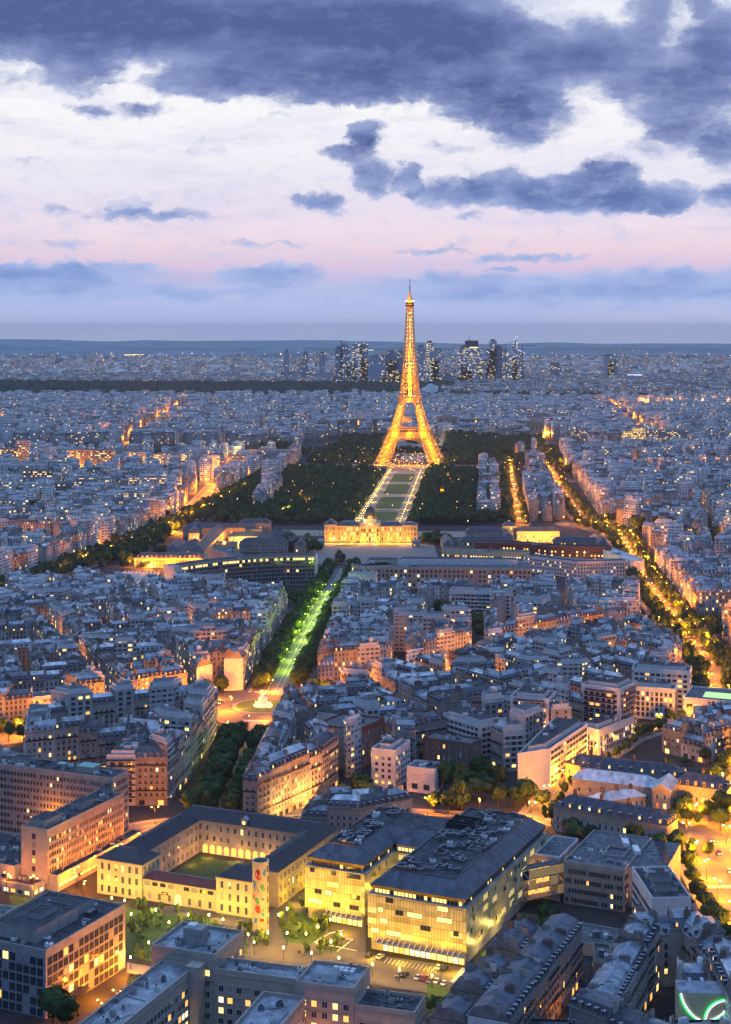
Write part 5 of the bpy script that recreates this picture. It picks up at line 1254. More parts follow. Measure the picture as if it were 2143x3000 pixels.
# drop the filler houses standing where these are: done through EX below (see MODP)
# ---- houses of the bottom right -------------------------------------------------
FF = Fr(50.7, 496, -23.2); LOTS2 = []
def row(fr, e0, e1, ns, H, kind='haussmann'):
    out = []
    for a, b in zip(ns, ns[1:]):
        q = [fr.p(e1, a), fr.p(e1, b), fr.p(e0, b), fr.p(e0, a)]
        d = dict(q=q, H=H + R.uniform(-.6, .6), kind=kind, depth=abs(e1 - e0), roof='zinc_dark', man='zinc_dark', tint=(.30, .27, .23, .04), c=(sum(p[0] for p in q) / 4, sum(p[1] for p in q) / 4)); out.append(d)
    return out
for d in row(FF, -13.5, 0, [-16, -2, 12, 26, 40, 54, 70], 20): build_house(d)
for i, n in enumerate((-14, 5, 24, 43, 58)):
    for d in row(FF, -27, -13.8, [n, n + 9.5], 16.5 + (i % 2) * 2): d['depth'] = 12; build_house(d)
# neon leaf wall
x0, y0 = W(1506, 2236, 13); WN = Fr(x0, y0 - 1.5, -4)
th = thing('neon_wall_house', 'narrow gabled house whose blank cream wall carries a green and white neon leaf', 'house', (*WN.p(8.5, 5), 0)); L = tuple(th.location)
g = Geo(L); g.prism(WN.q(0, 17, 0, 10), 0, 18.4, 'cream_wall', 'zinc'); g.build('wall', th)
plain('neon_green', (.1, .8, .2), .5, var=0, em=(.04, 1, .16), es=3.2); plain('neon_white', (.8, .8, 1), .5, var=0, em=(.72, .66, 1), es=3.0)
def arc(pts, m, nm, r=.16):
    g = Geo(L)
    for a, b in zip(pts, pts[1:]): g.beam(a, b, r, m)
    g.build(nm, th)
def wp(u, v, k=.25): p = WN.p(u, -k); return (p[0], p[1], 18.2 - v)
sc = 17 / 339
bez = lambda a, b, c, d, n=14: [tuple(((1 - t) ** 3) * a[i] + 3 * (1 - t) ** 2 * t * b[i] + 3 * (1 - t) * t * t * c[i] + t ** 3 * d[i] for i in range(2)) for t in [k / n for k in range(n + 1)]]
big = bez((.4, .2), (1, 4.6), (5, 9.2), (8.4, 9.0)); inn = bez((8.3, 9.0), (8.2, 4.5), (11.5, 1.7), (16.2, 1.5)); out_ = bez((16.2, 1.5), (16.4, 5.2), (13.2, 8.6), (8.6, 8.9))
arc([wp(*p) for p in big], 'neon_green', 'neon_curve'); arc([wp(p[0] + .3, p[1] - .25) for p in big], 'neon_white', 'neon_curve', .11)
arc([wp(*p) for p in inn], 'neon_green', 'neon_curve'); arc([wp(p[0] + .3, p[1] + .25) for p in inn], 'neon_white', 'neon_curve', .11)
arc([wp(*p) for p in out_], 'neon_green', 'neon_curve'); arc([wp(p[0] - .3, p[1] - .25) for p in out_], 'neon_white', 'neon_curve', .11)
# blue metal roof edges in the very foreground
for (lab, a, b, z, dp_) in (('dark blue metal roof edge with a row of spikes at the foot of the picture', (1065, 2262), (1300, 2268), 12, 14), ('dark roof wedge below the neon leaf', (1430, 2269), (1620, 2266), 12, 10)):
    A, Bp = W(*a, z), W(*b, z); t = thing('blue_roof_building', lab, 'building', (*A, 0)); L = tuple(t.location); q = quad((A[0], A[1] - dp_), (Bp[0], Bp[1] - dp_), dp_)
    g = Geo(L); g.prism(q, 0, z, 'concrete', 'blue_metal'); g.build('wall', t); g = Geo(L)
    parapet(g, q, z, .5, .3, 'dark_metal')
    for i in range(16): t_ = i / 16; g.box(q[3][0] + (q[2][0] - q[3][0]) * t_, q[3][1] + (q[2][1] - q[3][1]) * t_ - .4, z + .5, .12, .12, .5, 'white_paint')
    g.build('roof_edge', t)
# small cream house, far lower left
mod('small cream house with three windows at the foot of the red-lit road', [(-165, 605), (-140, 597), (-136, 607), (-161, 616)], 9, wall='cream_wall', lit=.05, cw=4, ww=1.3, wh=1.6, top=0, seed=51, cat='house', name='cream_house')
# ================================================================ monuments and far landmarks
# ---- the iron tower ---------------------------------------------------------
def tower():
    th = thing('lattice_tower', 'tall iron lattice tower glowing gold above the park, two platforms and antenna', 'tower', (*AX.p(0, 960), 0), AX.a)
    def outer(z):
        P = [(0, 62.5), (20, 51.5), (40, 42.5), (57, 35.5), (75, 29), (95, 22.5), (116, 17.4), (140, 14.6), (165, 12.2), (195, 9.8), (230, 7.4), (276, 5.2), (300, 4.6)]
        for (a, u), (b, v) in zip(P, P[1:]):
            if z <= b: return u + (v - u) * (z - a) / (b - a)
        return P[-1][1]
    def inner(z):
        P = [(0, 37.5), (20, 30), (40, 24), (57, 19.5), (75, 14.5), (95, 10.5), (116, 7.6), (140, 5.2), (165, 2.4), (185, .9), (300, .9)]
        for (a, u), (b, v) in zip(P, P[1:]):
            if z <= b: return u + (v - u) * (z - a) / (b - a)
        return P[-1][1]
    def cage(g, corners, zs, r, rd):
        for i in range(len(zs) - 1):
            z0, z1 = zs[i], zs[i + 1]; A, Bc = corners(z0), corners(z1)
            for k in range(4):
                a0, b0, a1, b1 = (*A[k], z0), (*A[(k + 1) % 4], z0), (*Bc[k], z1), (*Bc[(k + 1) % 4], z1)
                g.beam(a0, a1, r, 'gold_paint'); g.beam(a0, b1, rd, 'gold_paint'); g.beam(b0, a1, rd, 'gold_paint'); g.beam(a0, b0, rd, 'gold_paint')
    lo = [2, 9, 16.5, 24, 31.5, 39, 46.5, 54]; mid = [61.5, 69, 77, 85, 93, 101, 110]
    for sx in (-1, 1):
        for sy in (-1, 1):
            def cor(z, sx=sx, sy=sy): o, i = outer(z), inner(z); return [(sx * o, sy * o), (sx * i, sy * o), (sx * i, sy * i), (sx * o, sy * i)]
            g = Geo(); cage(g, cor, lo, .8, .42); cage(g, cor, [54, 61.5], .8, .4); leg = g.build('leg', th)
            g = Geo(); cx = sx * 50; g.box(cx, sy * 50, 0, 27, 27, 3, 'stone'); g.build('pier', leg)
            g = Geo(); cage(g, cor, mid, .75, .4); g.build('upper_leg', th)
            lights = Geo()
            for z in list(np.arange(6, 112, 6.5)):
                c = cor(z); mx, my = sum(p[0] for p in c) / 4, sum(p[1] for p in c) / 4
                if not 55 < z < 62: lights.lathe(mx, my, [(.0, z - .3), (.3, z), (.0, z + .3)], 'bulb_yellow', 5)
            lights.build('projector', th)['kind'] = 'stuff'
    # shaft in one piece above the second platform: four corner columns joined by bracing
    g = Geo(); zs = [118 + 6.3 * i for i in range(26)]
    def four(z): o = outer(z); return [(-o, -o), (o, -o), (o, o), (-o, o)]
    for i in range(len(zs) - 1):
        z0, z1 = zs[i], zs[i + 1]; A, Bc = four(z0), four(z1)
        for k in range(4):
            j = (k + 1) % 4; lp = lambda P, Q, t: (P[0] + (Q[0] - P[0]) * t, P[1] + (Q[1] - P[1]) * t)
            w0, w1 = (outer(z0) - inner(z0)) / (2 * outer(z0)), (outer(z1) - inner(z1)) / (2 * outer(z1))
            c0, d0, c1, d1 = lp(A[k], A[j], w0), lp(A[k], A[j], 1 - w0), lp(Bc[k], Bc[j], w1), lp(Bc[k], Bc[j], 1 - w1)
            for p, q, p1, q1 in ((A[k], c0, Bc[k], c1), (d0, A[j], d1, Bc[j])):
                g.beam((*p, z0), (*q1, z1), .5, 'gold_paint'); g.beam((*q, z0), (*p1, z1), .5, 'gold_paint'); g.beam((*p, z0), (*q, z0), .5, 'gold_paint')
            g.beam((*A[k], z0), (*Bc[k], z1), .9, 'gold_paint'); g.beam((*c0, z0), (*c1, z1), .6, 'gold_paint'); g.beam((*d0, z0), (*d1, z1), .45, 'gold_paint')
    g.build('shaft', th)
    g = Geo()
    for z in np.arange(118, 272, 6.3):      # the lift shaft in the middle
        w = 2.2 if z < 200 else 1.3
        for a, b in ((-1, -1), (1, -1), (1, 1), (-1, 1)):
            g.beam((a * w, b * w, z), (a * w, b * w, z + 6.3), .35, 'gold_paint')
        g.beam((-w, -w, z), (w, -w, z + 6.3), .3, 'gold_paint'); g.beam((w, -w, z), (-w, -w, z + 6.3), .3, 'gold_paint')
        if z < 190: o = outer(z); g.beam((-o, -o, z), (o, -o, z), .3, 'gold_paint')
    g.build('lift_shaft', th)
    lights = Geo()
    for z in np.arange(120, 274, 6.3):
        o = outer(z) * .55
        for s in ((-o, -o), (o, -o)): lights.lathe(*s, [(0, z - .3), (.3, z), (0, z + .3)], 'bulb_yellow', 5)
    lights.build('projector', th)['kind'] = 'stuff'
    def plat(z, half, h, nm, arc_):
        g = Geo()
        for sx, sy in ((0, -1), (1, 0), (0, 1), (-1, 0)):      # a frame, open in the middle
            w, d = (half * 2, 7) if sy else (7, half * 2 - 14.02)
            g.box(sx * (half - 3.5), sy * (half - 3.5), z, w, d, .9, 'gold_paint', bottom='gold_paint'); g.box(sx * (half - 3.5), sy * (half - 3.5), z + h, w, d, .7, 'gold_paint', bottom='gold_paint')
        g.build(nm, th)
        g = Geo(); n = int(half * 2 / 3.2)
        for sx, sy in ((0, -1), (1, 0), (0, 1), (-1, 0)):
            for i in range(n + 1):
                t = -half + 2 * half * i / n; p = (t, sy * half) if sy else (sx * half, t)
                g.beam((*p, z), (*p, z + h), .28, 'gold_paint')
                if i < n and i % 2 == 0: t2 = -half + 2 * half * (i + 1) / n; q = (t2, sy * half) if sy else (sx * half, t2); g.beam((*p, z), (*q, z + h), .2, 'gold_paint')
        g.build(nm.replace('platform', 'gallery'), th)
    plat(57.5, 37.5, 5.5, 'first_platform', 0); plat(115.5, 20.8, 3.4, 'second_platform', 0)
    g = Geo(); g.box(0, -26, 58.6, 30, 8, 4.4, 'dark_stone'); g.box(0, 26, 58.6, 30, 8, 4.4, 'dark_stone'); g.build('pavilion', th)
    g = Geo()
    for sx, sy in ((0, -1), (1, 0), (0, 1), (-1, 0)):
        for k in range(26):      # truss band below each platform
            for (z0, z1, hf) in ((50.5, 57.4, 36.6), (109.5, 115.4, 19.6)):
                t0, t1 = -hf + 2 * hf * k / 26, -hf + 2 * hf * (k + 1) / 26; p = (t0, sy * hf) if sy else (sx * hf, t0); q = (t1, sy * hf) if sy else (sx * hf, t1)
                g.beam((*p, z0), (*q, z1), .22, 'gold_paint'); g.beam((*q, z0), (*p, z1), .22, 'gold_paint'); g.beam((*p, z0), (*q, z0), .3, 'gold_paint')
    g.build('truss_band', th)
    for sx, sy in ((0, -1), (1, 0), (0, 1), (-1, 0)):     # the four decorative arches
        g = Geo(); n = 26
        def P(a, r, dz=0):
            t, z = r * math.cos(a), 11 + (r - 1) * math.sin(a) + dz; s = outer(max(z, 0)) - .6 ; s = min(s, 56)
            return (t, sy * s, z) if sy else (sx * s, t, z)
        for i in range(n):
            a, b = pi * i / n, pi * (i + 1) / n
            g.beam(P(a, 36.5), P(b, 36.5), .55, 'gold_paint'); g.beam(P(a, 40), P(b, 40), .5, 'gold_paint'); g.beam(P(a, 36.5), P(b, 40), .25, 'gold_paint'); g.beam(P(b, 36.5), P(a, 40), .25, 'gold_paint')
            if 4 < i < n - 4: p = P(a, 40); g.beam(p, (p[0], p[1], 50.5) if abs(p[2]) < 50.4 else p, .2, 'gold_paint')
        g.build('arch', th)
    g = Geo(); g.lathe(0, 0, [(5.4, 274), (8.2, 277), (8.2, 279.5), (7.4, 280), (7.4, 283.5), (6.6, 284), (6.2, 288), (0, 288.4)], 'gold_paint', 8, ['gold_paint', 'dark_metal', 'gold_paint', 'dark_metal', 'gold_paint', 'gold_paint', 'gold_paint'], pi / 8); g.build('top_cabin', th)
    g = Geo(); g.lathe(0, 0, [(5, 288.5), (3.4, 293), (1.6, 297), (1.4, 304), (1.0, 304.2), (.9, 312), (.45, 312.4), (.35, 325), (0, 325.2)], 'gold_paint', 8, ['gold_paint'] * 4 + ['dark_metal'] * 4); g.box(0, 0, 322, 3.6, .5, .5, 'dark_metal'); g.build('antenna', th)
    for k in range(8): a = k * pi / 4; g = Geo(); g.lathe(7.6 * math.cos(a), 7.6 * math.sin(a), [(0, 285), (.6, 285.6), (0, 286.2)], 'bulb_yellow' if k % 2 else 'bulb_red', 6); g.build('cabin_lamp', th)
    # projectors: the light comes from inside the ironwork
    def L(x, y, z, w): o = glow(*AX.p(x, 960 + y), z, w * 1.15 * (1.45 if z > 118 else .6), (1, .30, .008), None, 1.0, 'tower_projector'); return o
    for sx in (-1, 1):
        for sy in (-1, 1):
            for z, w in ((6, 60e3), (18, 60e3), (30, 55e3), (42, 50e3), (68, 42e3), (82, 36e3), (98, 32e3)):
                m = (outer(z) + inner(z)) / 2; L(sx * m, sy * m, z, w)
    for z in range(122, 275, 11): L(0, -2.5 if z > 200 else -4, z, 16e3 if z > 180 else 30e3)
    for z in (122, 140, 160):
        for s in (-1, 1): L(s * outer(z) * .6, -outer(z) * .6, z, 12e3)
    for x in (-24, 0, 24): L(x, -41, 56, 40e3); L(x, -33, 48, 22e3)
    L(0, -24, 113, 22e3); L(0, -11, 285, 8e3); L(-9, -9, 291, 5e3)
    for x in (-40, -18, 0, 18, 40): glow(*AX.p(x, 935), 9, 22e3, (1, .36, .03), None, 1, 'esplanade_lamp')
    g = Geo((*AX.p(0, 985), 0)); rr = random.Random(5)
tower()
# ---- classical military school ------------------------------------------------
SM = Fr(-46, 1726, -2.2)
def school():
    th = thing('military_school', 'floodlit classical palace with square dome and columned portico facing the parade ground', 'palace', (*SM.p(51, 10), 0)); L = tuple(th.location)
    def part(nm, e0, e1, n0, n1, z0, z1, m='stone', top='zinc'): g = Geo(L); g.prism(SM.q(e0, e1, n0, n1), z0, z1, m, top); return g.build(nm, th, tint=(.5, .44, .33, 0))
    part('wing', 14, 39.5, 2, 20, 0, 17.5); part('wing', 62.5, 87, 2, 20, 0, 17.5)
    part('end_pavilion', 0, 14, 0, 22, 0, 19); part('end_pavilion', 87, 104, 0, 22, 0, 19); part('central_pavilion', 39.5, 62.5, -2, 24, 0, 21)
    for e0, e1, n0, n1, z, h in ((13.9, 39.6, 2, 20, 17.6, 4.2), (62.4, 87.1, 2, 20, 17.6, 4.2), (0, 14, 0, 22, 19, 4.6), (87, 104, 0, 22, 19, 2)):
        g = Geo(L); hip(g, SM.q(e0, e1, n0, n1), z, h, 6, 'slate', .3, 'zinc'); g.build('roof', th)
    for e in [41 + i * 2.9 for i in range(8)]:
        if abs(e - 51.2) < 1.2: continue
        g = Geo(L); x, y = SM.p(e, -3.6); g.lathe(x, y, [(.75, 0), (.75, .8), (.55, 1), (.5, 14.5), (.75, 15.2), (.75, 15.6)], 'stone', 10); g.build('column', th)
    g = Geo(L); q = SM.q(39.5, 62.5, -4.6, -2); g.hexa(zz(q, 15.6), zz(q, 17.4), 'stone', 'stone', 'stone'); a, b, c, d = [(*p, 17.4) for p in q]; r0, r1 = (*SM.p(51, -4.6), 21.6), (*SM.p(51, -2), 21.6)
    g.face([a, b, r0], 'stone'); g.face([b, c, r1, r0], 'zinc'); g.face([d, a, r0, r1], 'zinc'); g.build('pediment', th)
    g = Geo(L); prof = [(9.5, 21), (9.5, 25), (9.0, 25.2), (8.7, 29), (7.6, 33), (5.6, 36.2), (3, 38), (2.2, 38.4), (2.2, 40), (1.2, 41), (.2, 43.5), (0, 43.6)]
    x, y = SM.p(51, 9); g.lathe(x, y, prof, 'slate', 4, ['stone', 'stone'] + ['slate'] * 4 + ['stone'] * 5, SM.a + pi / 4); dm = g.build('dome', th)
    g = Geo(L); x, y = SM.p(51, 2.2); g.box(x, y, 22.5, 5, .5, 6.5, 'stone', SM.a); g.build('dome_front', th)
    for (e0, e1, n, z, rows) in ((14.3, 39.3, 2, 1, 3), (62.7, 86.8, 2, 1, 3), (.6, 13.6, 0, 1, 3), (87.5, 103.5, 0, 1, 3)):
        facade(th, SM.p(e0, n), SM.p(e1, n), z, 18, cw=3.0, ch=5.4, ww=1.5, wh=3.3, style='office', lit=.3, sill=.8, rows=rows, cap=200)
        for k in range(int((e1 - e0) / 3.1) + 1):
            x, y = SM.p(e0 + .2 + k * 3.0, n - .25); g = Geo(L); g.box(x, y, 0, .55, .4, 17, 'stone', SM.a); g.build('pilaster', th)
    facade(th, SM.p(40, -2), SM.p(62, -2), 1, 16, cw=2.9, ch=5, ww=1.5, wh=3.2, style='office', lit=.5, sill=.6, rows=3, cap=200)
    for e in (7, 20, 32, 44, 58, 70, 82, 94): glow(*SM.p(e, -11), 2.5, 17e3, (1, .38, .015), None, .8, 'floodlight')
    for e in (14, 38, 64, 88): glow(*SM.p(e, -22), 8, 13e3, (1, .38, .015), None, .8, 'floodlight')
    glow(*SM.p(51, -6), 24, 9e3, (1, .55, .12), None, .8, 'floodlight'); glow(*SM.p(45, 2), 23, 4e3, (1, .55, .12), None, .8, 'floodlight')
    for e in (-30, 134):
        glow(*SM.p(e * .9, -8), 3, 12e3, (1, .5, .08), None, .8, 'floodlight')
school()
for lab, e in (('small stone gatehouse at the left end of the parade wall', -6), ('small stone gatehouse at the right end of the parade wall', 98)):
    rng('gatehouse', lab, 'gatehouse', SM, e, e + 9, -38, -30, 6, 'stone', 'zinc', 2, cw=3, ch=4, rows=1, wh=1.8, style='sash', lit=.4, faces=(0,))
for lab, e in (('oval lawn left of the palace portico', 26), ('oval lawn right of the palace portico', 72)):
    g = Geo(); x, y = SM.p(e, -30); c, s = math.cos(SM.a), math.sin(SM.a); g.face([(x + 12 * math.cos(t), y + 7 * math.sin(t), .12) for t in [2 * pi * i / 28 for i in range(28)]], 'lawn'); g.build('lawn', kind='structure')
# parade ground: red oval court
g = Geo(); x, y = W(635, 1234); g.face([(x + 34 * math.cos(t), y + 34 * math.sin(t), .13) for t in [2 * pi * i / 30 for i in range(30)]], 'red_roof'); g.build('sports_ground', kind='structure')
g = Geo(); g.face([(-60, 1560, .1), (75, 1560, .1), (75, 1715, .1), (-60, 1715, .1)], 'paving'); g.build('parade_ground', kind='structure')
# long ranges of the school
def R2(lab, px0, px1, pye, z, depth, wall='stone', roof='slate', **k):
    a, b = W(px0, pye, z), W(px1, pye if not isinstance(pye, tuple) else pye, z)
    fr = Fr(a[0], a[1], math.degrees(math.atan2(b[1] - a[1], b[0] - a[0]))); L = math.hypot(b[0] - a[0], b[1] - a[1])
    return rng('barrack_range', lab, 'building', fr, 0, L, 0, depth, z, wall, roof, 4.5, cw=3.2, ch=4, style='sash', **k)
R2('long slate-roofed barrack range left of the palace, behind the office curve', 407, 545, 1172, 11, 14, faces=(0,), lit=.05)
R2('slate-roofed barrack range ending beside the left trees of the palace', 531, 602, 1161, 12, 14, faces=(0,), lit=.03)
R2('barrack range right of the palace, dark half with blind wall', 1036, 1116, 1180, 12, 14, faces=(0,), lit=.03)
R2('barrack range lit amber along its whole front, next to the tram square', 1148, 1243, 1180, 12, 14, faces=(0,), lit=.3)
R2('central pavilion of the right barrack range with tall slate roof', 1117, 1147, 1168, 17, 17, faces=(0,), lit=.1)
R2('orange-washed range with dormers right above the striped hall', 299, 450, 1239, 9.5, 13, faces=(0,), lit=.12, dorm=14)
R2('dark-roofed range nearest the sports ground, left side', 600, 655, 1189, 9, 13, faces=(0,), lit=.05)
R2('dark range with long slate roof behind the pale office curve', 532, 640, 1205, 10, 14, faces=(0,), lit=.05)
for (lab, a, b, z) in (('barrack wing lit orange on its long courtyard side, rising roof', (452, 1223), (504, 1172), 11), ('short dark barrack wing above the orange-washed range', (400, 1228), (452, 1205), 9)):
    A, Bp = W(*a, z), W(*b, z); fr = Fr(*A, math.degrees(math.atan2(Bp[1] - A[1], Bp[0] - A[0])))
    rng('barrack_wing', lab, 'building', fr, 0, math.hypot(Bp[0] - A[0], Bp[1] - A[1]), 0, 15, z, 'stone', 'slate', 5, cw=3.4, ch=4, style='sash', lit=.2, faces=(0,))
for (lab, px, py, w) in (('warehouse with pale roof inside the orange barrack yard', 540, 1176, 44), ('low white annex in the orange barrack yard', 500, 1210, 26)):
    x, y = W(px, py, 6); mod(lab, quad((x - w / 2, y), (x + w / 2, y), 22), 6, wall='cream_wall', lit=.1, top=0, cat='building', name='yard_building', cw=5)
x, y = W(1270, 1190, 5); t = thing('market_hall', 'green-roofed gabled hall beside the amber barrack range', 'building', (x - 12, y, 0)); L = tuple(t.location); fr = Fr(*W(1178, 1236, 5), 0)
g = Geo(L); g.prism(fr.q(0, 36, 0, 40), 0, 8, 'concrete'); g.build('wall', t); g = Geo(L); g.face([(*fr.p(0, 0), 8), (*fr.p(18, 0), 14), (*fr.p(18, 40), 14), (*fr.p(0, 40), 8)], 'copper_green'); g.face([(*fr.p(18, 0), 14), (*fr.p(36, 0), 8), (*fr.p(36, 40), 8), (*fr.p(18, 40), 14)], 'copper_green'); g.face([(*fr.p(0, 0), 8), (*fr.p(36, 0), 8), (*fr.p(18, 0), 14)], 'concrete'); g.build('roof', t)
# ---- curved office building (concave, three arms) --------------------------------
def ribbon(name, lab, pts, depth, z, wall, roof, cw, ch, ww, wh, lit, z0=0, top_lit=False, style='office', fins=None, sill=.9, cat='office building'):
    cx, cy = sum(p[0] for p in pts) / len(pts), sum(p[1] for p in pts) / len(pts); th = thing(name, lab, cat, (cx, cy, 0)); L = tuple(th.location)
    back = offs(pts, -depth); g = Geo(L); g.prism(pts + back[::-1], 0, z, wall, roof); g.build('wall', th, tint=(.5, .48, .45, .04))
    g = Geo(L)
    for i in range(len(pts) - 1):
        for A, Bp, s in ((pts[i], pts[i + 1], 1), (back[i], back[i + 1], -1)):
            o = offs([A, Bp], -.5 * s); q = [A, Bp, o[1], o[0]]; g.hexa(zz(q, z), zz(q, z + 1), wall, wall)
    g.build('parapet', th)
    nr = int((z - .5 - z0) / ch)
    for i in range(len(pts) - 1):
        facade(th, pts[i], pts[i + 1], z0, z, cw=cw, ch=ch, ww=ww, wh=wh, style=style, lit=lit, sill=sill, m0=.3, m1=.3, litf=(lambda c, r, nc, n_: 'y' if r == n_ - 1 and R.random() < .75 else pick_lit(lit)) if top_lit else None)
    if fins:
        for i in range(len(pts) - 1):
            for r in range(1, nr + 1):
                g = Geo(L); o = offs([pts[i], pts[i + 1]], 1.1); q = [o[0], o[1], pts[i + 1], pts[i]]; zf = z0 + r * ch + .1; g.hexa(zz(q, zf), zz(q, zf + .25), fins, fins, fins); g.build('sun_shade', th)
    roof_units(th, Fr(cx, cy, 0), (-6, 6, 4, 10), z + .01, 6, 5)
    return th, back
cur = [(-163, 1372), (-146, 1392), (-125, 1410), (-100, 1424), (-73, 1432), (-47, 1434)]
ribbon('curved_office', 'concave seven-storey office building with dark bands and lit top row, tall white end wall', cur, 15, 26, 'concrete', 'bitumen', 2.6, 3.6, 2.1, 2.0, .03, z0=.5, top_lit=True, fins='concrete')
g = Geo((-163, 1372, 0)); t = thing('end_wall_tower', 'blank white end wall closing the left tip of the concave office building', 'building', (-163, 1372, 0)); g.prism([(-168, 1366), (-163.2, 1371.4), (-174, 1384), (-179, 1379)], 0, 27, 'white_wall', 'concrete'); g.build('wall', t)
g = Geo((-46, 1434, 0)); t = thing('end_wall_tower', 'blank pale end slab closing the right tip of the concave office building', 'building', (-46, 1434, 0)); g.prism([(-46.8, 1434), (-44.5, 1434), (-44.5, 1450), (-46.8, 1450)], 0, 27, 'white_wall', 'concrete'); g.build('wall', t)
ribbon('curved_office_wing', 'rear arm of the concave office building running back to the barracks', [(-112, 1440), (-122, 1470), (-140, 1505)], 14, 25, 'concrete', 'gravel_roof', 2.6, 3.6, 2.1, 2.0, .2)
a, b = W(405, 1287, 18), W(497, 1277, 18)
mod('white-banded flat office block in front of the concave building', quad((W(405, 1283, 18)), W(497, 1283, 18), 20), 18, lit=.05, cw=3.6, ww=3.2, wh=1.2, seed=44)
# striped accordion roof hall
t = thing('striped_hall', 'conference hall with pleated roof striped pale green and black', 'hall', (-210, 1400, 0)); L = tuple(t.location)
g = Geo(L); g.prism([(-232, 1378), (-186, 1378), (-189, 1436), (-223, 1440)], 0, 9, 'concrete', 'bitumen'); g.build('wall', t)
for i in range(10):
    t0, t1 = i / 10, (i + .5) / 10; f = lambda t_, y: ((-232 + 46 * t_, 1377) if y == 0 else (-223 + 34 * t_, 1440))
    g = Geo(L); a, b = f(t0, 0), f(t1, 0); c, d = f(t1, 1), f(t0, 1); m_ = ((a[0] + b[0]) / 2, 1377); n_ = ((c[0] + d[0]) / 2, 1440)
    g.face([(*a, 9.2), (*m_, 11.8), (*n_, 12.4), (*d, 9.6)], 'copper_pale' if 'copper_pale' in MAT else 'copper_green'); g.face([(*m_, 11.8), (*b, 9.2), (*c, 9.6), (*n_, 12.4)], 'white_paint'); g.build('roof_fold', t)
# gold globe
x, y = W(331, 1263); y += 20; t = thing('wire_globe', 'glowing gold half globe of wire mesh beside the striped hall', 'sculpture', (x, y, 0)); L = tuple(t.location)
g = Geo(L); rad = 8.5
for i in range(16):
    a = pi * i / 16; P = [(x + rad * math.cos(a) * math.cos(t_), y + rad * math.sin(a) * math.cos(t_), 1 + rad * math.sin(t_)) for t_ in [pi * k / 16 for k in range(17)]]
    for p, q in zip(P, P[1:]): g.beam(p, q, .13, 'gold_paint')
for k in range(1, 8):
    h = rad * math.sin(pi * k / 16); r_ = rad * math.cos(pi * k / 16); P = [(x + r_ * math.cos(t_), y + r_ * math.sin(t_), 1 + h) for t_ in [2 * pi * j / 24 for j in range(25)]]
    for p, q in zip(P, P[1:]): g.beam(p, q, .13, 'gold_paint')
g.build('mesh_dome', t); g = Geo(L); g.lathe(x, y, [(rad + .6, 0), (rad + .6, 1), (0, 1.02)], 'paving', 24); g.build('base', t)
glow(x, y, 5, 9e3, (1, .6, .1), None, .5, 'globe_lamp'); glow(x, y - 14, 3, 6e3, (1, .6, .1), None, .5, 'globe_lamp')
# ---- ministry -------------------------------------------------------------
mn = [(-12, 1440), (-13, 1428), (-8, 1419), (2, 1415), (30, 1413), (70, 1410), (110, 1407), (150, 1404)]
ribbon('ministry_building', 'pale ministry with rounded corner, rows of square windows and stepped roof decks', mn, 40, 18.5, 'beige_wall', 'gravel_roof', 3.6, 4.1, 1.9, 2.3, .08, z0=1.5, sill=1.0)
for (lab, a, b, z, dp_) in (('long pale roof storey above the rounded ministry front', (30, 1434), (140, 1430), 22.5, 16), ('white glazed roof deck of the ministry lit from inside', (0, 1462), (150, 1455), 17, 22)):
    mod(lab, quad(a, b, dp_), z, wall='white_wall', lit=.06, top=1.2, seed=60, cat='building', name='roof_storey', cw=6, ww=1)
ribbon('office_range', 'white four-storey office range with six neat window rows, right of the ministry', [(155, 1512), (200, 1470), (250, 1478)], 16, 15, 'white_wall', 'bitumen', 2.9, 3.4, 1.3, 1.6, .12, z0=.8)
ribbon('office_range', 'cream office range with its whole window row lit yellow, behind the ministry', [(75, 1535), (120, 1520), (160, 1515)], 14, 17.5, 'cream_wall', 'gravel_roof', 2.6, 3.4, 1.5, 1.7, .75, z0=.8)
ribbon('brick_range', 'red brick building with stepped blocks and lit windows behind the white office range', [(112, 1590), (160, 1580), (185, 1560), (246, 1552)], 18, 17, 'red_brick', 'bitumen', 3.4, 3.4, 1.6, 1.6, .3, z0=.8)
ribbon('side_range', 'white-roofed wing with skylights along the tree-lined right avenue', [(252, 1480), (236, 1560)], -14, 15, 'white_wall', 'zinc_light', 2.9, 3.4, 1.3, 1.6, .1, z0=.8)
# ---- museum wings across the river -----------------------------------------------------
def wing(lab, pts, z, depth=18, zg=12):
    th = thing('colonnaded_wing', lab, 'museum', (*pts[0], 0)); L = tuple(th.location); back = offs(pts, -depth); g = Geo(L); g.prism(pts + back[::-1], 0, z, 'stone', 'zinc_light'); g.build('wall', th)
    g = Geo(L); n = 0
    for A, Bp in zip(pts, pts[1:]):
        k = int(math.hypot(Bp[0] - A[0], Bp[1] - A[1]) / 7)
        for i in range(k):
            t_ = (i + .5) / k; x, y = A[0] + (Bp[0] - A[0]) * t_, A[1] + (Bp[1] - A[1]) * t_; f = Geo(L); f.face([(x - 1.9, y - .3, zg + 3), (x + 1.9, y - .3, zg + 3), (x + 1.9, y - .3, z - 4), (x - 1.9, y - .3, z - 4)], 'glass_amber' if R.random() < .12 else 'glass_dark'); f.build('tall_window', th)
    f = Geo(L); o = offs(pts, .6)
    for i in range(len(pts) - 1): q = [o[i], o[i + 1], pts[i + 1], pts[i]]; f.hexa(zz(q, z - 1.6), zz(q, z + .4), 'stone', 'stone', 'stone')
    f.build('cornice', th); return th
wing('long colonnaded museum wing beyond the trees, left of the iron tower', [W(706, 962), W(720, 958), (W(720, 958)[0] + 25, 3560), (0, 3600), (70, 3560)][0:1] + [(-80, 3480), (-20, 3530), (60, 3545)], 34)
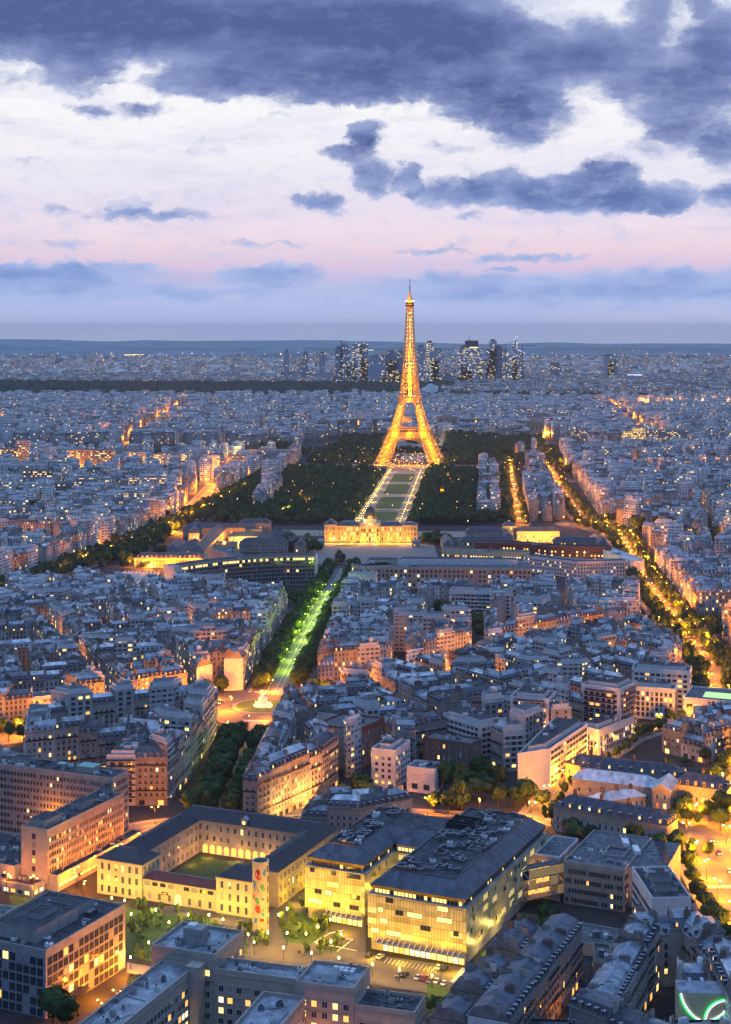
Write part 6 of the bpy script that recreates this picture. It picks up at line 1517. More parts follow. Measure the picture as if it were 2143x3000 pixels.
wing('colonnaded museum wing right of the floodlit pavilion', [(212, 3540), (290, 3530), (345, 3480), (366, 3420)], 34)
for (lab, x0, x1, z) in (('floodlit museum pavilion half hidden behind the iron tower', 70, 106, 42), ('floodlit square museum pavilion glowing orange right of the iron tower', 160, 205, 44), ('tall end pavilion of the right museum wing with pillars', 352, 388, 38), ('left end pavilion of the museum wing among dark trees', -108, -80, 36)):
    y = 3460 if x0 < 300 else 3400; th = thing('museum_pavilion', lab, 'museum', (x0, y, 0)); L = tuple(th.location); g = Geo(L); g.prism([(x0, y), (x1, y), (x1, y + 30), (x0, y + 30)], 0, z, 'stone', 'zinc_light'); g.build('wall', th)
    for k in range(3 if 'glow' in lab else 4):
        n_ = 3 if 'glow' in lab else 4; x = x0 + (x1 - x0) * (k + .5) / n_; g = Geo(L); g.face([(x - 2.6, y - .3, 18), (x + 2.6, y - .3, 18), (x + 2.6, y - .3, z - 6), (x - 2.6, y - .3, z - 6)], 'dark_stone'); g.build('tall_window', th)
    g = Geo(L); g.box((x0 + x1) / 2, y + 12, z, (x1 - x0) * .5, 12, 4, 'stone'); g.build('attic', th)
for x, w in ((78, 7e4), (98, 7e4), (168, 2.2e5), (182, 2.2e5), (198, 2.2e5), (370, 2e4)): [glow(x + dx, 3436, 12, w * 3.0, (1, .30, .012), None, .4, 'floodlight') for dx in (-6, 6)]
for x in (130, 142): 
    for y in (3150, 3220, 3290): glow(x, y, 8, 4e4, (1, .6, .15), None, 1, 'fountain_lamp')
# ---- tower blocks and slabs of the middle distance, left --------------------------------
SL = [
 (154, 253, 1000, 30, 16, 'dark-balconied long slab with scattered lit flats, left of the two lit stadium lamps', .3), (126, 153, 1010, 28, 14, 'short dark slab touching the long dark-balconied one', .12), (35, 64, 980, 42, 14, 'pale twin tower beside the dark church square', .08),
 (0, 40, 997, 30, 14, 'white-banded slab cut by the left edge of the view', .3), (283, 322, 1006, 32, 14, 'curved grey block with banded windows', .18), (340, 362, 1010, 32, 12, 'dark slab with amber balcony stack', .3), (350, 392, 1008, 28, 18, 'pale grid slab with two lit rows', .15), (392, 420, 1008, 28, 14, 'white slab with blue-grey end wall and bright stair', .25),
 (452, 487, 1012, 30, 16, 'white block with brightly glowing yellow stair tower', .6), (504, 545, 1014, 28, 18, 'white stepped slab near the stadium lamps', .2), (286, 401, 1062, 22, 14, 'long white balcony block with orange lit loggias', .3), (144, 220, 1062, 22, 18, 'white office block with four even window rows', .22), (117, 158, 1074, 24, 14, 'plain white tower with blank lilac end', .04),
 (171, 250, 1094, 20, 16, 'white horizontal slab above the courtyard garden', .12), (251, 330, 1096, 19, 14, 'banded slab with string of orange lit balconies', .35), (50, 135, 1045, 24, 14, 'dark framed slab with lit stair bays', .25), (0, 18, 1065, 22, 14, 'small white block at the left picture edge', .1),
 (540, 640, 1000, 24, 14, 'classic pale long block facing the park trees', .05), (1407, 1434, 950, 34, 16, 'white block with glowing yellow grid, near the right bank', .7), (1434, 1460, 955, 30, 16, 'pink-white block beside the glowing yellow grid', .3), (1462, 1528, 955, 30, 20, 'wide grid-fronted office with lit ground floor right of the pink-white block', .15),
 (1385, 1408, 957, 24, 14, 'cream cube lit amber left of the glowing grid', .7), (1137, 1181, 905, 30, 20, 'bright white block with one lit yellow stripe behind the museum', .1),
]
for i, (x0, x1, yt, z, dp_, lab, lit) in enumerate(SL):
    z += 7; lit = min(.8, lit * 1.5)
    A, Bp = W(x0, yt, z), W(x1, yt, z); P = ccw(quad(A, Bp, dp_)); th = thing('apartment_slab', lab, 'apartment block', (*A, 0)); L = tuple(th.location); dz = drop(*A)
    g = Geo(L); g.prism(P, dz, z, 'modern_windows', 'gravel_roof'); g.build('wall', th, tint=((.5, .5, .5) if i % 3 else (.28, .27, .28)) + (lit,))
    g = Geo(L); parapet(g, P, z, 1, .5, 'white_wall' if i % 3 else 'concrete'); g.build('parapet', th); g = Geo(L); g.box((A[0] + Bp[0]) / 2, A[1] + dp_ / 2, z, (Bp[0] - A[0]) * .3, 5, 3, 'concrete'); g.build('lift_house', th)
    for k in range(1, int(z / 3)):
        g = Geo(L); q = [(A[0], A[1] - .9), (Bp[0], Bp[1] - .9), Bp, A]
        if i % 2 == 0: g.hexa(zz(q, k * 3 + .4), zz(q, k * 3 + 1.3), 'white_wall' if i % 3 else 'concrete', 'concrete'); g.build('balcony', th)
# church with spire
x, y = W(47, 1098); t = thing('church', 'small stone church with slender spire and green dome beside it', 'church', (x, y, 0)); L = tuple(t.location)
g = Geo(L); g.box(x, y, 0, 10, 10, 22, 'stone'); g.lathe(x, y, [(5.5, 22), (0, 44)], 'stone', 8); g.build('spire', t); g = Geo(L); g.box(x + 14, y + 4, 0, 18, 26, 11, 'stone', top='zinc'); g.build('nave', t); g = Geo(L); g.lathe(x - 20, y - 10, [(9, 0), (9, 9), (8, 13), (5, 16.5), (0, 18)], 'copper_green', 20, ['stone', 'copper_green', 'copper_green', 'copper_green']); g.build('dome', t)
# ---- the business district ------------------------------------------------------
plain('edge_light', (.8, .8, 1), .5, var=0, em=(.72, .66, 1), es=1.3)
def DT(zx0, zx1, zy, shape, lit, tint, lab, px=None, D=7000, dep=None):
    if px is None: x0, x1, yt = 727.5 + zx0 * .28, 727.5 + zx1 * .28, 727.5 + zy * .28
    else: x0, x1, yt = zx0, zx1, zy
    X0, X1 = (x0 - CX0) * D / F0, (x1 - CX0) * D / F0; z = HC - (yt - Y00) * D / F0; w = X1 - X0; dp_ = dep or min(w, 45); th = thing('skyscraper', lab, 'skyscraper', (X0, D, 0)); L = tuple(th.location); dz = drop(X0, D)
    q = [(X0, D), (X1, D), (X1, D + dp_), (X0, D + dp_)]; g = Geo(L); T4 = (*tint, lit)
    if shape == 'slant': g.hexa(zz(q, dz), [(*q[0], z), (*q[1], z - w * .75), (*q[2], z - w * .75), (*q[3], z)], 'tower_windows', 'zinc')
    elif shape == 'slant2': g.hexa(zz(q, dz), [(*q[0], z - w * .5), (*q[1], z), (*q[2], z), (*q[3], z - w * .5)], 'tower_windows', 'zinc')
    elif shape == 'round':
        n = 10; top = [(X0 + w * i / n, z - w * .28 + w * .28 * math.sin(pi * (.12 + .76 * i / n))) for i in range(n + 1)]
        for yy, s in ((D, 1), (D + dp_, -1)):
            P = [(X0, yy, dz), (X1, yy, dz)] + [(a, yy, b) for a, b in top[::-1]]
            g.face(P if s > 0 else P[::-1], 'tower_windows', [(p[0] - X0, p[2]) for p in (P if s > 0 else P[::-1])])
        for (a, b), (c, d) in zip(top, top[1:]): g.face([(a, D, b), (c, D, d), (c, D + dp_, d), (a, D + dp_, b)], 'zinc')
        g.face([(X1, D, dz), (X1, D + dp_, dz), (X1, D + dp_, top[-1][1]), (X1, D, top[-1][1])], 'tower_windows'); g.face([(X0, D + dp_, dz), (X0, D, dz), (X0, D, top[0][1]), (X0, D + dp_, top[0][1])], 'tower_windows')
    elif shape == 'blade': g.hexa(zz(q, dz), [(X0 + w * .25, D, z - 40), (X1, D, z), (X1, D + dp_, z), (X0 + w * .25, D + dp_, z - 40)], 'tower_windows', 'zinc')
    else: g.prism(q, dz, z, 'tower_windows', 'bitumen')
    g.build('shaft', th, tint=T4)
    if shape == 'flat' or shape == 'crown':
        g = Geo(L); g.prism([(X0 + w * .2, D + 4), (X1 - w * .2, D + 4), (X1 - w * .2, D + dp_ - 4), (X0 + w * .2, D + dp_ - 4)], z, z + 8, 'dark_stone', 'bitumen'); g.build('plant_storey', th)
    if shape == 'crown':
        g = Geo(L); g.prism([(X0 + w * .33, D - 2), (X1 - w * .13, D - 2), (X1 - w * .13, D + dp_ - 6), (X0 + w * .33, D + dp_ - 6)], z, z + 30, 'glass_dark', 'bitumen'); g.box((X0 + X1) / 2, D + 10, z + 30, 2, 2, 22, 'dark_metal'); g.build('crown', th); g = Geo(L); g.box((X0 + X1) / 2 + 20, D - 3, z - 3, 36, 1, 4, 'glass_pale'); g.build('sign_band', th)
    if shape == 'blade':
        g = Geo(L); a, b, c = (X0 + w * .3, D - 2, z - 36), (X1 - 3, D - 2, z), (X1, D - 2, z - 46); g.beam(a, b, 1.0, 'edge_light'); g.beam((X1 + 1, D - 2, z), (X1 + 1, D - 2, z - 50), .8, 'edge_light'); g.beam((X1 + 1, D - 2, z - 60), (X1 + 38, D - 2, z - 78), 1.2, 'edge_light'); g.beam((X0 - 10, D - 2, z - 102), (X0 + 26, D - 2, z - 86), 1.0, 'edge_light'); g.build('light_edge', th)
    if shape == 'purple': g = Geo(L); g.prism([(X0 - 1, D - 1), (X1 + 1, D - 1), (X1 + 1, D + dp_), (X0 - 1, D + dp_)], z + .1, z + 5, 'edge_light', 'bitumen'); g.build('lit_crown', th)
    return th
DK, GY, BL, LL = (.16, .18, .26), (.48, .51, .60), (.24, .32, .46), (.52, .48, .58)
for a in [
 (62, 118, 160, 'flat', .25, DK, 'dark flat-topped skyscraper, leftmost of the tall cluster'), (105, 180, 95, 'slant', .3, BL, 'skyscraper with steep slanted top beside the leftmost dark one'), (197, 275, 122, 'round', .55, GY, 'round-shouldered skyscraper full of lit windows'), (262, 320, 124, 'round', .2, DK, 'dark round-shouldered skyscraper touching its lit twin'),
 (260, 333, 262, 'flat', .22, LL, 'lilac tower with dotted lights in front of the round-shouldered twins'), (333, 418, 236, 'flat', .06, GY, 'grey unlit tower right of the lilac dotted one'), (150, 228, 292, 'flat', .04, (.5, .5, .5), 'low white office under the slanted skyscraper'), (418, 455, 230, 'flat', .4, GY, 'hazy lit tower behind the grey unlit one'),
 (458, 545, 195, 'flat', .18, DK, 'dark broad skyscraper left of the iron tower'), (547, 608, 198, 'flat', .22, DK, 'dark skyscraper half covered by the iron tower'), (468, 560, 255, 'flat', .3, LL, 'lilac block below the dark broad skyscraper'), (420, 540, 392, 'flat', .1, (.5, .5, .5), 'long white low office before the lilac block'), (540, 592, 350, 'flat', .8, GY, 'small bright yellow office at the foot of the iron tower shaft'),
 (708, 780, 150, 'flat', .3, GY, 'grey skyscraper just right of the iron tower'), (782, 842, 118, 'flat', .9, GY, 'brightest yellow skyscraper with small dark top'), (843, 912, 180, 'flat', .35, GY, 'pale skyscraper with curved corner right of the brightest one'), (820, 885, 264, 'flat', .04, GY, 'blue-grey unlit block in front of the brightest skyscraper'), (925, 992, 380, 'flat', .05, DK, 'low dark cube between two groups of towers'), (875, 927, 388, 'flat', .1, (.4, .22, .3), 'small pink block beside the low dark cube'),
 (1030, 1222, 155, 'crown', .5, GY, 'widest skyscraper with dark crown and lit sign band'), (1010, 1112, 392, 'flat', .15, LL, 'lilac block at the foot of the widest skyscraper'), (1062, 1150, 296, 'slant', .1, DK, 'dark wedge-roofed tower in front of the widest one'), (1202, 1300, 268, 'flat', .5, GY, 'mid-height tower with broad yellow floors'), (1285, 1342, 106, 'flat', .25, GY, 'tall slim skyscraper with two rooftop beacons'), (1258, 1316, 182, 'flat', .12, BL, 'blue tower left of the dark monolith'),
 (1315, 1386, 150, 'flat', .05, (.05, .07, .10), 'dark monolith skyscraper with one lit floor band'), (1386, 1440, 190, 'flat', .85, GY, 'unfinished tower glowing yellow beside two cranes'), (1440, 1516, 236, 'flat', .7, GY, 'tower with broad lit floors under the light-edged blade'), (1462, 1502, 66, 'blade', .2, (.36, .38, .46), 'blade-shaped skyscraper edged with white light'), (1512, 1562, 205, 'flat', .3, GY, 'grey tower right of the light-edged blade'), (1440, 1555, 385, 'flat', .3, LL, 'wide low block closing the right end of the cluster')]: DT(*a)
for a in [(1342, 1364, 790.5, 'flat', .08, GY, 'paired tall slab behind a darker one, alone right of the cluster'), (1350, 1373, 801.5, 'flat', .3, DK, 'dark tower with red-lit windows before the paired slab'), (1397, 1426, 833.5, 'purple', .15, BL, 'low office crowned by violet light'), (1269, 1305, 839, 'flat', .9, GY, 'low wide office glowing yellow'), (1219, 1247, 810, 'flat', .35, DK, 'dark tower with pale lit crown between cluster and glowing office'), (1357, 1380, 837, 'flat', .04, BL, 'blue-grey cube left of the violet-crowned office'), (1321, 1341, 837, 'flat', .25, DK, 'short dark block left of the blue-grey cube'),
          (631, 642, 781, 'flat', .2, LL, 'slim lilac tower, alone left of the cluster'), (672.5, 684, 784, 'flat', .15, DK, 'slim dark tower between the lilac and the white one'), (710, 722, 785, 'flat', .03, (.45, .45, .48), 'slim white tower nearest the tall cluster'), (615, 660, 830, 'flat', .5, GY, 'lit long block below the slim lilac tower'), (660, 700, 833, 'flat', .3, GY, 'banded block right of the lit long one')]: DT(*a, px=True)
# cranes beside the unfinished tower
for (lab, zx) in (('tower crane left of the light-edged blade', 1410), ('tower crane right of the light-edged blade', 1545)):
    x = (727.5 + zx * .28 - CX0) * 7000 / F0; zt = 168; t = thing('tower_crane', lab, 'crane', (x, 6990, 0)); L = tuple(t.location); g = Geo(L); g.beam((x, 6990, -2), (x, 6990, zt), 1.2, 'dark_metal'); g.build('mast', t); g = Geo(L); s = 1 if zx < 1500 else -.1; g.beam((x - 20, 6990, zt - 2), (x + 60, 6990, zt + 22 * s), 1.0, 'dark_metal'); g.build('jib', t)
# white glass sails museum in the wood
t = thing('sail_roof_museum', 'white billowing glass-roofed museum in the far wood', 'museum', (240, 5550, 0)); L = tuple(t.location)
for (x0, x1, zt, s) in ((187, 215, 32, 0), (200, 240, 44, 1), (225, 255, 38, 2)):
    g = Geo(L); n = 6
    for i in range(n):
        a, b = i / n, (i + 1) / n; f = lambda u: 8 + (zt - 8) * math.sin(pi * (.15 + .55 * u))
        g.face([(x0 + (x1 - x0) * a, 5540 + s * 6, f(a) * .3), (x0 + (x1 - x0) * b, 5540 + s * 6, f(b) * .3), (x0 + (x1 - x0) * b + 8, 5560 + s * 6, f(b)), (x0 + (x1 - x0) * a + 8, 5560 + s * 6, f(a))], 'white_wall')
    g.build('glass_sail', t)
# ---- hills at the horizon -----------------------------------------------------------------
def ridge(y, prof, depth, mat_, seed):
    rr = random.Random(seed); g = Geo(); n = 90; P = []
    for i in range(n + 1):
        px = -250 + 2124 * i / n; k = max(0, [j for j in range(len(prof)) if prof[j][0] <= px][-1]) if px >= prof[0][0] else 0; k = min(k, len(prof) - 2)
        t_ = max(0, min(1, (px - prof[k][0]) / (prof[k + 1][0] - prof[k][0]))); t_ = t_ * t_ * (3 - 2 * t_); py = prof[k][1] + (prof[k + 1][1] - prof[k][1]) * t_ + rr.uniform(-.35, .35)
        P.append(((px - CX0) * y / F0, HC - (py - Y00) * y / F0))
    for i in range(n):
        (x0, z0), (x1, z1) = P[i], P[i + 1]; b = -160
        g.face([(x0, y - depth, b), (x1, y - depth, b), (x1, y, z1), (x0, y, z0)], mat_); g.face([(x0, y, z0), (x1, y, z1), (x1, y + depth, b), (x0, y + depth, b)], mat_)
    g.build('hills', kind='structure')
plain('hill_hazy', (.17, .23, .28), .95, var=.4, scale=.003)  # pale blue of distant haze is put into the hill colour
ridge(25000, [(-250, 752), (0, 753), (120, 754), (230, 758), (330, 755.5), (420, 757), (560, 756), (700, 755), (790, 757), (1100, 764), (1230, 760), (1330, 763), (1500, 762.5), (1874, 764)], 3500, 'hill_hazy', 1)
ridge(16000, [(-250, 768), (0, 770), (300, 771), (560, 772), (700, 776), (900, 780), (1200, 775), (1400, 777), (1624, 774), (1874, 772)], 2200, 'hill_hazy', 2)
# more roofs of the barracks on both sides of the palace
for i, (x, y, w, d, h, a) in enumerate(((-120, 1660, 62, 12, 9, 4), (-205, 1600, 12, 60, 9, 0), (-150, 1700, 50, 12, 9, 3), (-75, 1640, 12, 60, 8, 0), (100, 1660, 60, 12, 9, 0), (82, 1640, 11, 60, 8, 0), (200, 1660, 50, 12, 9, -2), (150, 1690, 12, 50, 9, 0), (-196, 1720, 12, 70, 10, 4), (245, 1640, 12, 60, 9, 0))):
    fr = Fr(x, y, a); rng('barrack_range', f"{'long' if max(w, d) > 55 else 'shorter'} slate-roofed barrack, {ORD(i % 5 + 1 if i < 4 else i - 3)} {'left' if x < 0 else 'right'} of the palace yard {'running away from the viewer' if d > w else 'crossing the view'}", 'building', fr, 0, w, 0, d, h, 'stone', 'slate', 4.5, cw=3.4, ch=4, style='sash', lit=.15, faces=(0,))
# ================================================================ trees
def crown_mesh(seed, n=420, mat_='leaves', low=False):
    """leaf sprays spread through a few lobes, radius 1, height about 1.6, base at z=0"""
    rr = np.random.RandomState(seed); V = []; Fc = []
    lobes = [(rr.uniform(-.42, .42), rr.uniform(-.42, .42), rr.uniform(.5, 1.15), rr.uniform(.38, .62)) for _ in range(5 if low else 8)] + [(0, 0, .75, .7)]
    for (x, y, z, r) in lobes:                 # dark cores so the crown is not see-through
        k = len(V); m_, n_ = (5, 4) if low else (7, 5)
        for i in range(n_ + 1):
            for j in range(m_):
                a, b = 2 * pi * j / m_, pi * i / n_; q = r * (.78 + .25 * rr.rand()); V.append((x + q * math.sin(b) * math.cos(a), y + q * math.sin(b) * math.sin(a), z + q * .85 * math.cos(b)))
        for i in range(n_):
            for j in range(m_): Fc.append((k + i * m_ + j, k + (i + 1) * m_ + j, k + (i + 1) * m_ + (j + 1) % m_, k + i * m_ + (j + 1) % m_))
    for _ in range(n):
        x, y, z, r = lobes[rr.randint(len(lobes))]; d = rr.normal(size=3); d /= np.linalg.norm(d); c = np.array((x, y, z)) + d * r * rr.uniform(.85, 1.12) * (1, 1, .85)
        if c[2] < .1: continue
        u = np.cross(d, rr.normal(size=3)); u /= np.linalg.norm(u) + 1e-6; w = np.cross(d, u) + d * rr.uniform(-.5, .5); s = rr.uniform(.07, .14) * (1.5 if low else 1); k = len(V)
        for a, b in ((-1, -.6), (1, -.8), (.7, 1), (-.8, .7)): V.append(tuple(c + u * s * a + w * s * b))
        Fc.append((k, k + 1, k + 2, k + 3))
    me = bpy.data.meshes.new('crown'); me.from_pydata([tuple(map(float, v)) for v in V], [], Fc); me.materials.append(MAT[mat_]); me.update(); return me
CM = [crown_mesh(i) for i in range(5)]; CM_LIT = [crown_mesh(20 + i, mat_='leaves_light') for i in range(2)]  # second set: lamplight on crowns put into a paler leaf colour
def trunk_mesh():
    g = Geo(); g.lathe(0, 0, [(.035, 0), (.024, .4), (.018, 1.0)], 'trunk_bark', 7)
    for a in (0, 2.1, 4.2): g.beam((0, 0, .55), (.16 * math.cos(a), .16 * math.sin(a), .95), .011, 'trunk_bark')
    return g.mesh('trunk')
TM = trunk_mesh()
TR = []        # (x, y, height, radius, kind, where-phrase)
def trow(key, ds, step, h, phrase, y0=0, y1=1e9, r=None, jit=1.0, kind='t'):
    pts = dense(AV[key][0] if isinstance(key, str) else key, step)
    for di in ds:
        for k, (x, y) in enumerate(offs(pts, di)):
            if y0 < y < y1 and R.random() < .93: TR.append((x + R.uniform(-jit, jit), y + R.uniform(-jit, jit), h * R.uniform(.85, 1.15), (r or h * .42) * R.uniform(.88, 1.12), kind, phrase + (' left row' if di < 0 else ' right row')))
trow('saxe_low', (-12, -6.5, 6.5, 11.5), 8.5, 15, 'of the lower avenue', 745, 885)
trow('saxe_up', (-14.5, -9.5, 10, 14.5), 9, 12, 'of the lime-lit avenue', 1015, 1560, r=5)
trow('cross_left', (-8, 8), 9, 11, 'of the orange street left of the fountain', 0, 930, r=4.4)
trow('cross_right', (-8, 8), 8.5, 11, 'of the street right of the fountain', 1025, 1e9, r=4.6)
trow('villars', (-13.5, -7.5, 7.5, 13.5), 10.5, 11, 'of the amber avenue', r=4.4)
trow('suffren', (-12, -5.5, 5.5, 12), 11, 12.5, 'of the avenue past the gold dome', r=6)
trow('bosquet', (-10, 10), 12, 12, 'of the straight avenue toward the river', r=6); trow('bourdonnais', (-9, 9), 11, 12, 'beside the park blocks', r=6)
trow('east', (-13, -6, 6, 13), 9, 11, 'of the avenue leaving the tree-ringed crossing', r=5)
trow('tourville', (-9, 9), 11, 11, 'of the square avenue', r=5)
trow('quai_branly', (-38, -28, 28, 40), 15, 13, 'of the quay', r=8)
trow('boulevard', (-26,), 12, 11, 'of the bright boulevard', r=4.5); trow('vaneau', (6.5,), 13, 8, 'of the yellow-lit street', r=3)
for a in np.arange(0, 2 * pi, .28):
    if 2.0 < a < 3.1 or .3 < a < 1.1: TR.append((-64 + 46 * math.cos(a), 970 + 44 * math.sin(a), 12, 5, 't', 'ringing the fountain roundabout'))
    TR.append((246 + 31 * math.cos(a), 1210 + 31 * math.sin(a), 11, 5, 't', 'ringing the crossing'))
def tfill(poly, n, h, phrase, avoid=None, r=None, kind='t'):
    xs = [p[0] for p in poly]; ys = [p[1] for p in poly]; c = 0; t_ = 0
    poly = ccw(poly)
    while c < n and t_ < n * 12:
        t_ += 1; p = (R.uniform(min(xs), max(xs)), R.uniform(min(ys), max(ys)))
        if inpoly(p, poly) and not (avoid and avoid(p)): TR.append((*p, h * R.uniform(.55, 1.35), (r or h * .45) * R.uniform(.65, 1.3), kind, phrase)); c += 1
tfill([(32, 752), (88, 764), (86, 808), (42, 818)], 30, 12, 'in the dark garden behind the hospital')
tfill([(-13, 772), (1, 770), (1, 797), (-10, 800)], 7, 11, 'in the courtyard beside the slim white block')
tfill([(228, 975), (300, 975), (310, 1090), (258, 1100)], 34, 14, 'in the dark garden beside the amber avenue'); tfill([(276, 1230), (420, 1262), (420, 1290), (276, 1262)], 26, 11, 'in the rows right of the crossing')
tfill([(52, 1175), (86, 1168), (96, 1265), (56, 1272)], 26, 13, 'in the walled garden by the small spire'); tfill([(118, 1175), (130, 1175), (130, 1240), (120, 1240)], 6, 11, 'by the bronze office block')
tfill([(150, 730), (205, 730), (205, 752), (150, 752)], 9, 11, 'in the institution courtyard'); tfill([(92, 712), (160, 682), (162, 692), (94, 724)], 7, 9, 'in front of the shuttered stone range')
tfill([(140, 800), (205, 800), (225, 850), (150, 850)], 22, 8, 'in the gardens of the small slate houses'); tfill([(-235, 700), (-205, 700), (-205, 730), (-235, 730)], 3, 8, 'by the dark annex')
tfill([(58, 600), (66, 590), (88, 640), (80, 650)], 6, 7, 'between hospital and grey institute'); tfill([(86, 508), (96, 545), (100, 562), (90, 548)], 8, 9, 'in the dark alley right of the zinc-roofed row')
tfill([(150, 900), (160, 900), (200, 935), (190, 938)], 9, 7, 'at the foot of the grid-fronted block')
for (px, py, h, ph) in ((118, 2290, 17, 'at the foot of the grey grid block'), (150, 2300, 15, 'beside the biggest tree at the foot of the grey grid block'), (1272, 1880, 13, 'before the shuttered range, round crown'), (1412, 1886, 12, 'before the shuttered range, pointed crown'), (1610, 1830, 16, 'at the right edge above the boulevard'), (1600, 1846, 13, 'by the boulevard wall, upper one'), (1205, 1800, 11, 'lit yellow at the crossing'), (1225, 1830, 9, 'dark cone by the crossing'), (300, 2203, 7, 'autumn coloured by the orange lamps')):
    TR.append((*W(px, py), h, h * .42, 'l' if 'lit' in ph or 'autumn' in ph else 't', ph))
for i, (px, py) in enumerate([(1560, 2020), (1572, 2050), (1590, 2085), (1604, 2110), (1548, 2000), (1614, 2130), (1450, 1880), (1467, 1895), (1480, 1885)]): TR.append((*W(px, py), 9, 4.2, 't', 'along the bright boulevard pavement'))
def inpark(p):
    e, n = AX.loc(*p)
    return abs(e) < 43 or 250 < n < 276 or 820 < n or any(inpoly(p, ccw(q)) for q in ([(-162, 2340), (-136, 2340), (-112, 2860), (-138, 2860)], [(-153, 2055), (-125, 2055), (-117, 2255), (-145, 2255)], [(134, 1925), (170, 1925), (188, 2185), (156, 2185)], [(162, 2265), (198, 2265), (216, 2565), (184, 2565)]))
tfill(CH, 1900, 14, 'park', inpark, r=6.2); tfill([(-264, 1560), (-238, 1560), (-208, 1890), (-226, 1890)], 70, 12, 'av', r=5.5)
tfill([(-203, 1890), (-148, 1880), (-112, 2900), (-138, 2900)], 210, 13, 'verge', lambda p: inpark(p) or segd(p, (-222, 1899), (-165, 2400)) < 14 or segd(p, (-165, 2400), (-131, 2980)) < 12, r=5.5)
for n in range(65, 830, 9):
    for e in (-41, -36, 36, 41): TR.append((*AX.p(e, n), 8, 4.6, 't', 'clipped row'))
tfill(AX.q(-180, 270, 965, 1090), 330, 14, 'bank', lambda p: abs(AX.loc(*p)[0]) < 62 or (abs(AX.loc(*p)[1] - 1010) < 12), r=8)
tfill(AX.q(-165, 250, 1190, 1600), 800, 15, 'garden', lambda p: abs(AX.loc(*p)[0] - 0) < 55 or p[1] > 3390 and 60 < p[0] < 210, r=9)
tfill([(-160, 1450), (-60, 1450), (-60, 1530), (-170, 1540)], 60, 12, 'yard', lambda p: p[0] < -110, r=6); tfill([(-48, 1640), (-62, 1720), (-95, 1730), (-90, 1660)], 40, 12, 'palace left', r=6); tfill([(62, 1700), (90, 1700), (96, 1745), (64, 1745)], 30, 12, 'palace right', r=6)
tfill([(-60, 1310), (-50, 1370), (-100, 1380), (-150, 1350), (-140, 1330)], 30, 11, 'c', r=5)
tfill([(-30, 1590), (-20, 1600), (-10, 1560), (-25, 1555)], 8, 10, 'court', r=5)
tfill([(-900, 2700), (-300, 2720), (-300, 2790), (-900, 2780)], 120, 13, 'quay', r=8); tfill([(360, 2830), (1000, 2860), (1000, 2960), (350, 2960)], 300, 14, 'quay', r=9)
tfill([(-900, 1500), (-150, 1500), (-150, 3000), (-900, 3000)], 520, 13, 'courts', lambda p: p[0] > -.14 * p[1] + 30 or p[0] < -.26 * p[1], r=6)
tfill([(-1700, 5200), (160, 5200), (500, 6700), (-1900, 6900)], 5200, 17, 'wood', r=17); tfill([(100, 5150), (1050, 5000), (1050, 5400), (300, 5600)], 1300, 16, 'wood', r=15)
tfill([(160, 5300), (900, 5500), (700, 6700), (400, 6700)], 900, 16, 'wood', lambda p: 170 < p[0] < 280 and p[1] < 5570, r=15)
tfill([(-2500, 7000), (2500, 7000), (3400, 12000), (-3400, 12000)], 2600, 15, 'far', r=20)
for (x_, y_, r_) in SQ: tfill([(x_ + r_ * .95 * math.cos(a), y_ + r_ * .95 * math.sin(a)) for a in np.arange(0, 6.28, .7)], int(r_ * r_ / 28), 19, 'square', r=7)
tfill([(20, 4300), (120, 4300), (120, 4340), (20, 4340)], 12, 20, 'far', r=12)
TR = [t for t in TR if -.262 * t[1] < t[0] < .262 * t[1]]
# keep trees out of houses
HQ = [(ccw(d['q']), d['c']) for d in LOTS if d['c'][1] < 2000]
from collections import defaultdict
cell = defaultdict(list)
for q, c in HQ: cell[int(c[0] // 25), int(c[1] // 25)].append(q)
def inhouse(x, y):
    for i in (-1, 0, 1):
        for j in (-1, 0, 1):
            for q in cell.get((int(x // 25) + i, int(y // 25) + j), ()):
                if inpoly((x, y), q): return True
    return any(inpoly((x, y), ccw(m_)) for m_ in MODP)
TR = [t for t in TR if t[1] > 2000 or not inhouse(t[0], t[1])]
near = sorted([t for t in TR if 'park' not in t[5]], key=lambda t: -t[2] * t[3] / t[1] ** 2)[:295]
nid = {id(t) for t in near}; tc = {}
near.sort(key=lambda t: t[1])
for t in near:
    x, y, h, r, k, ph = t; tc[ph] = tc.get(ph, 0) + 1
    th = thing('tree', f"{'bright lamp-lit' if k == 'l' else 'dark green'} leafy tree {ph}, {ORD(tc[ph])} from the viewer", 'tree', (x, y, 0), R.uniform(0, 6.28), 'city trees')
    place('trunk', TM, th, (0, 0, 0), 0, (h * .9, h * .9, h * .62))
    place('crown', R.choice(CM_LIT if k == 'l' else CM), th, (0, 0, h * .27), 0, (r, r, h * .46))
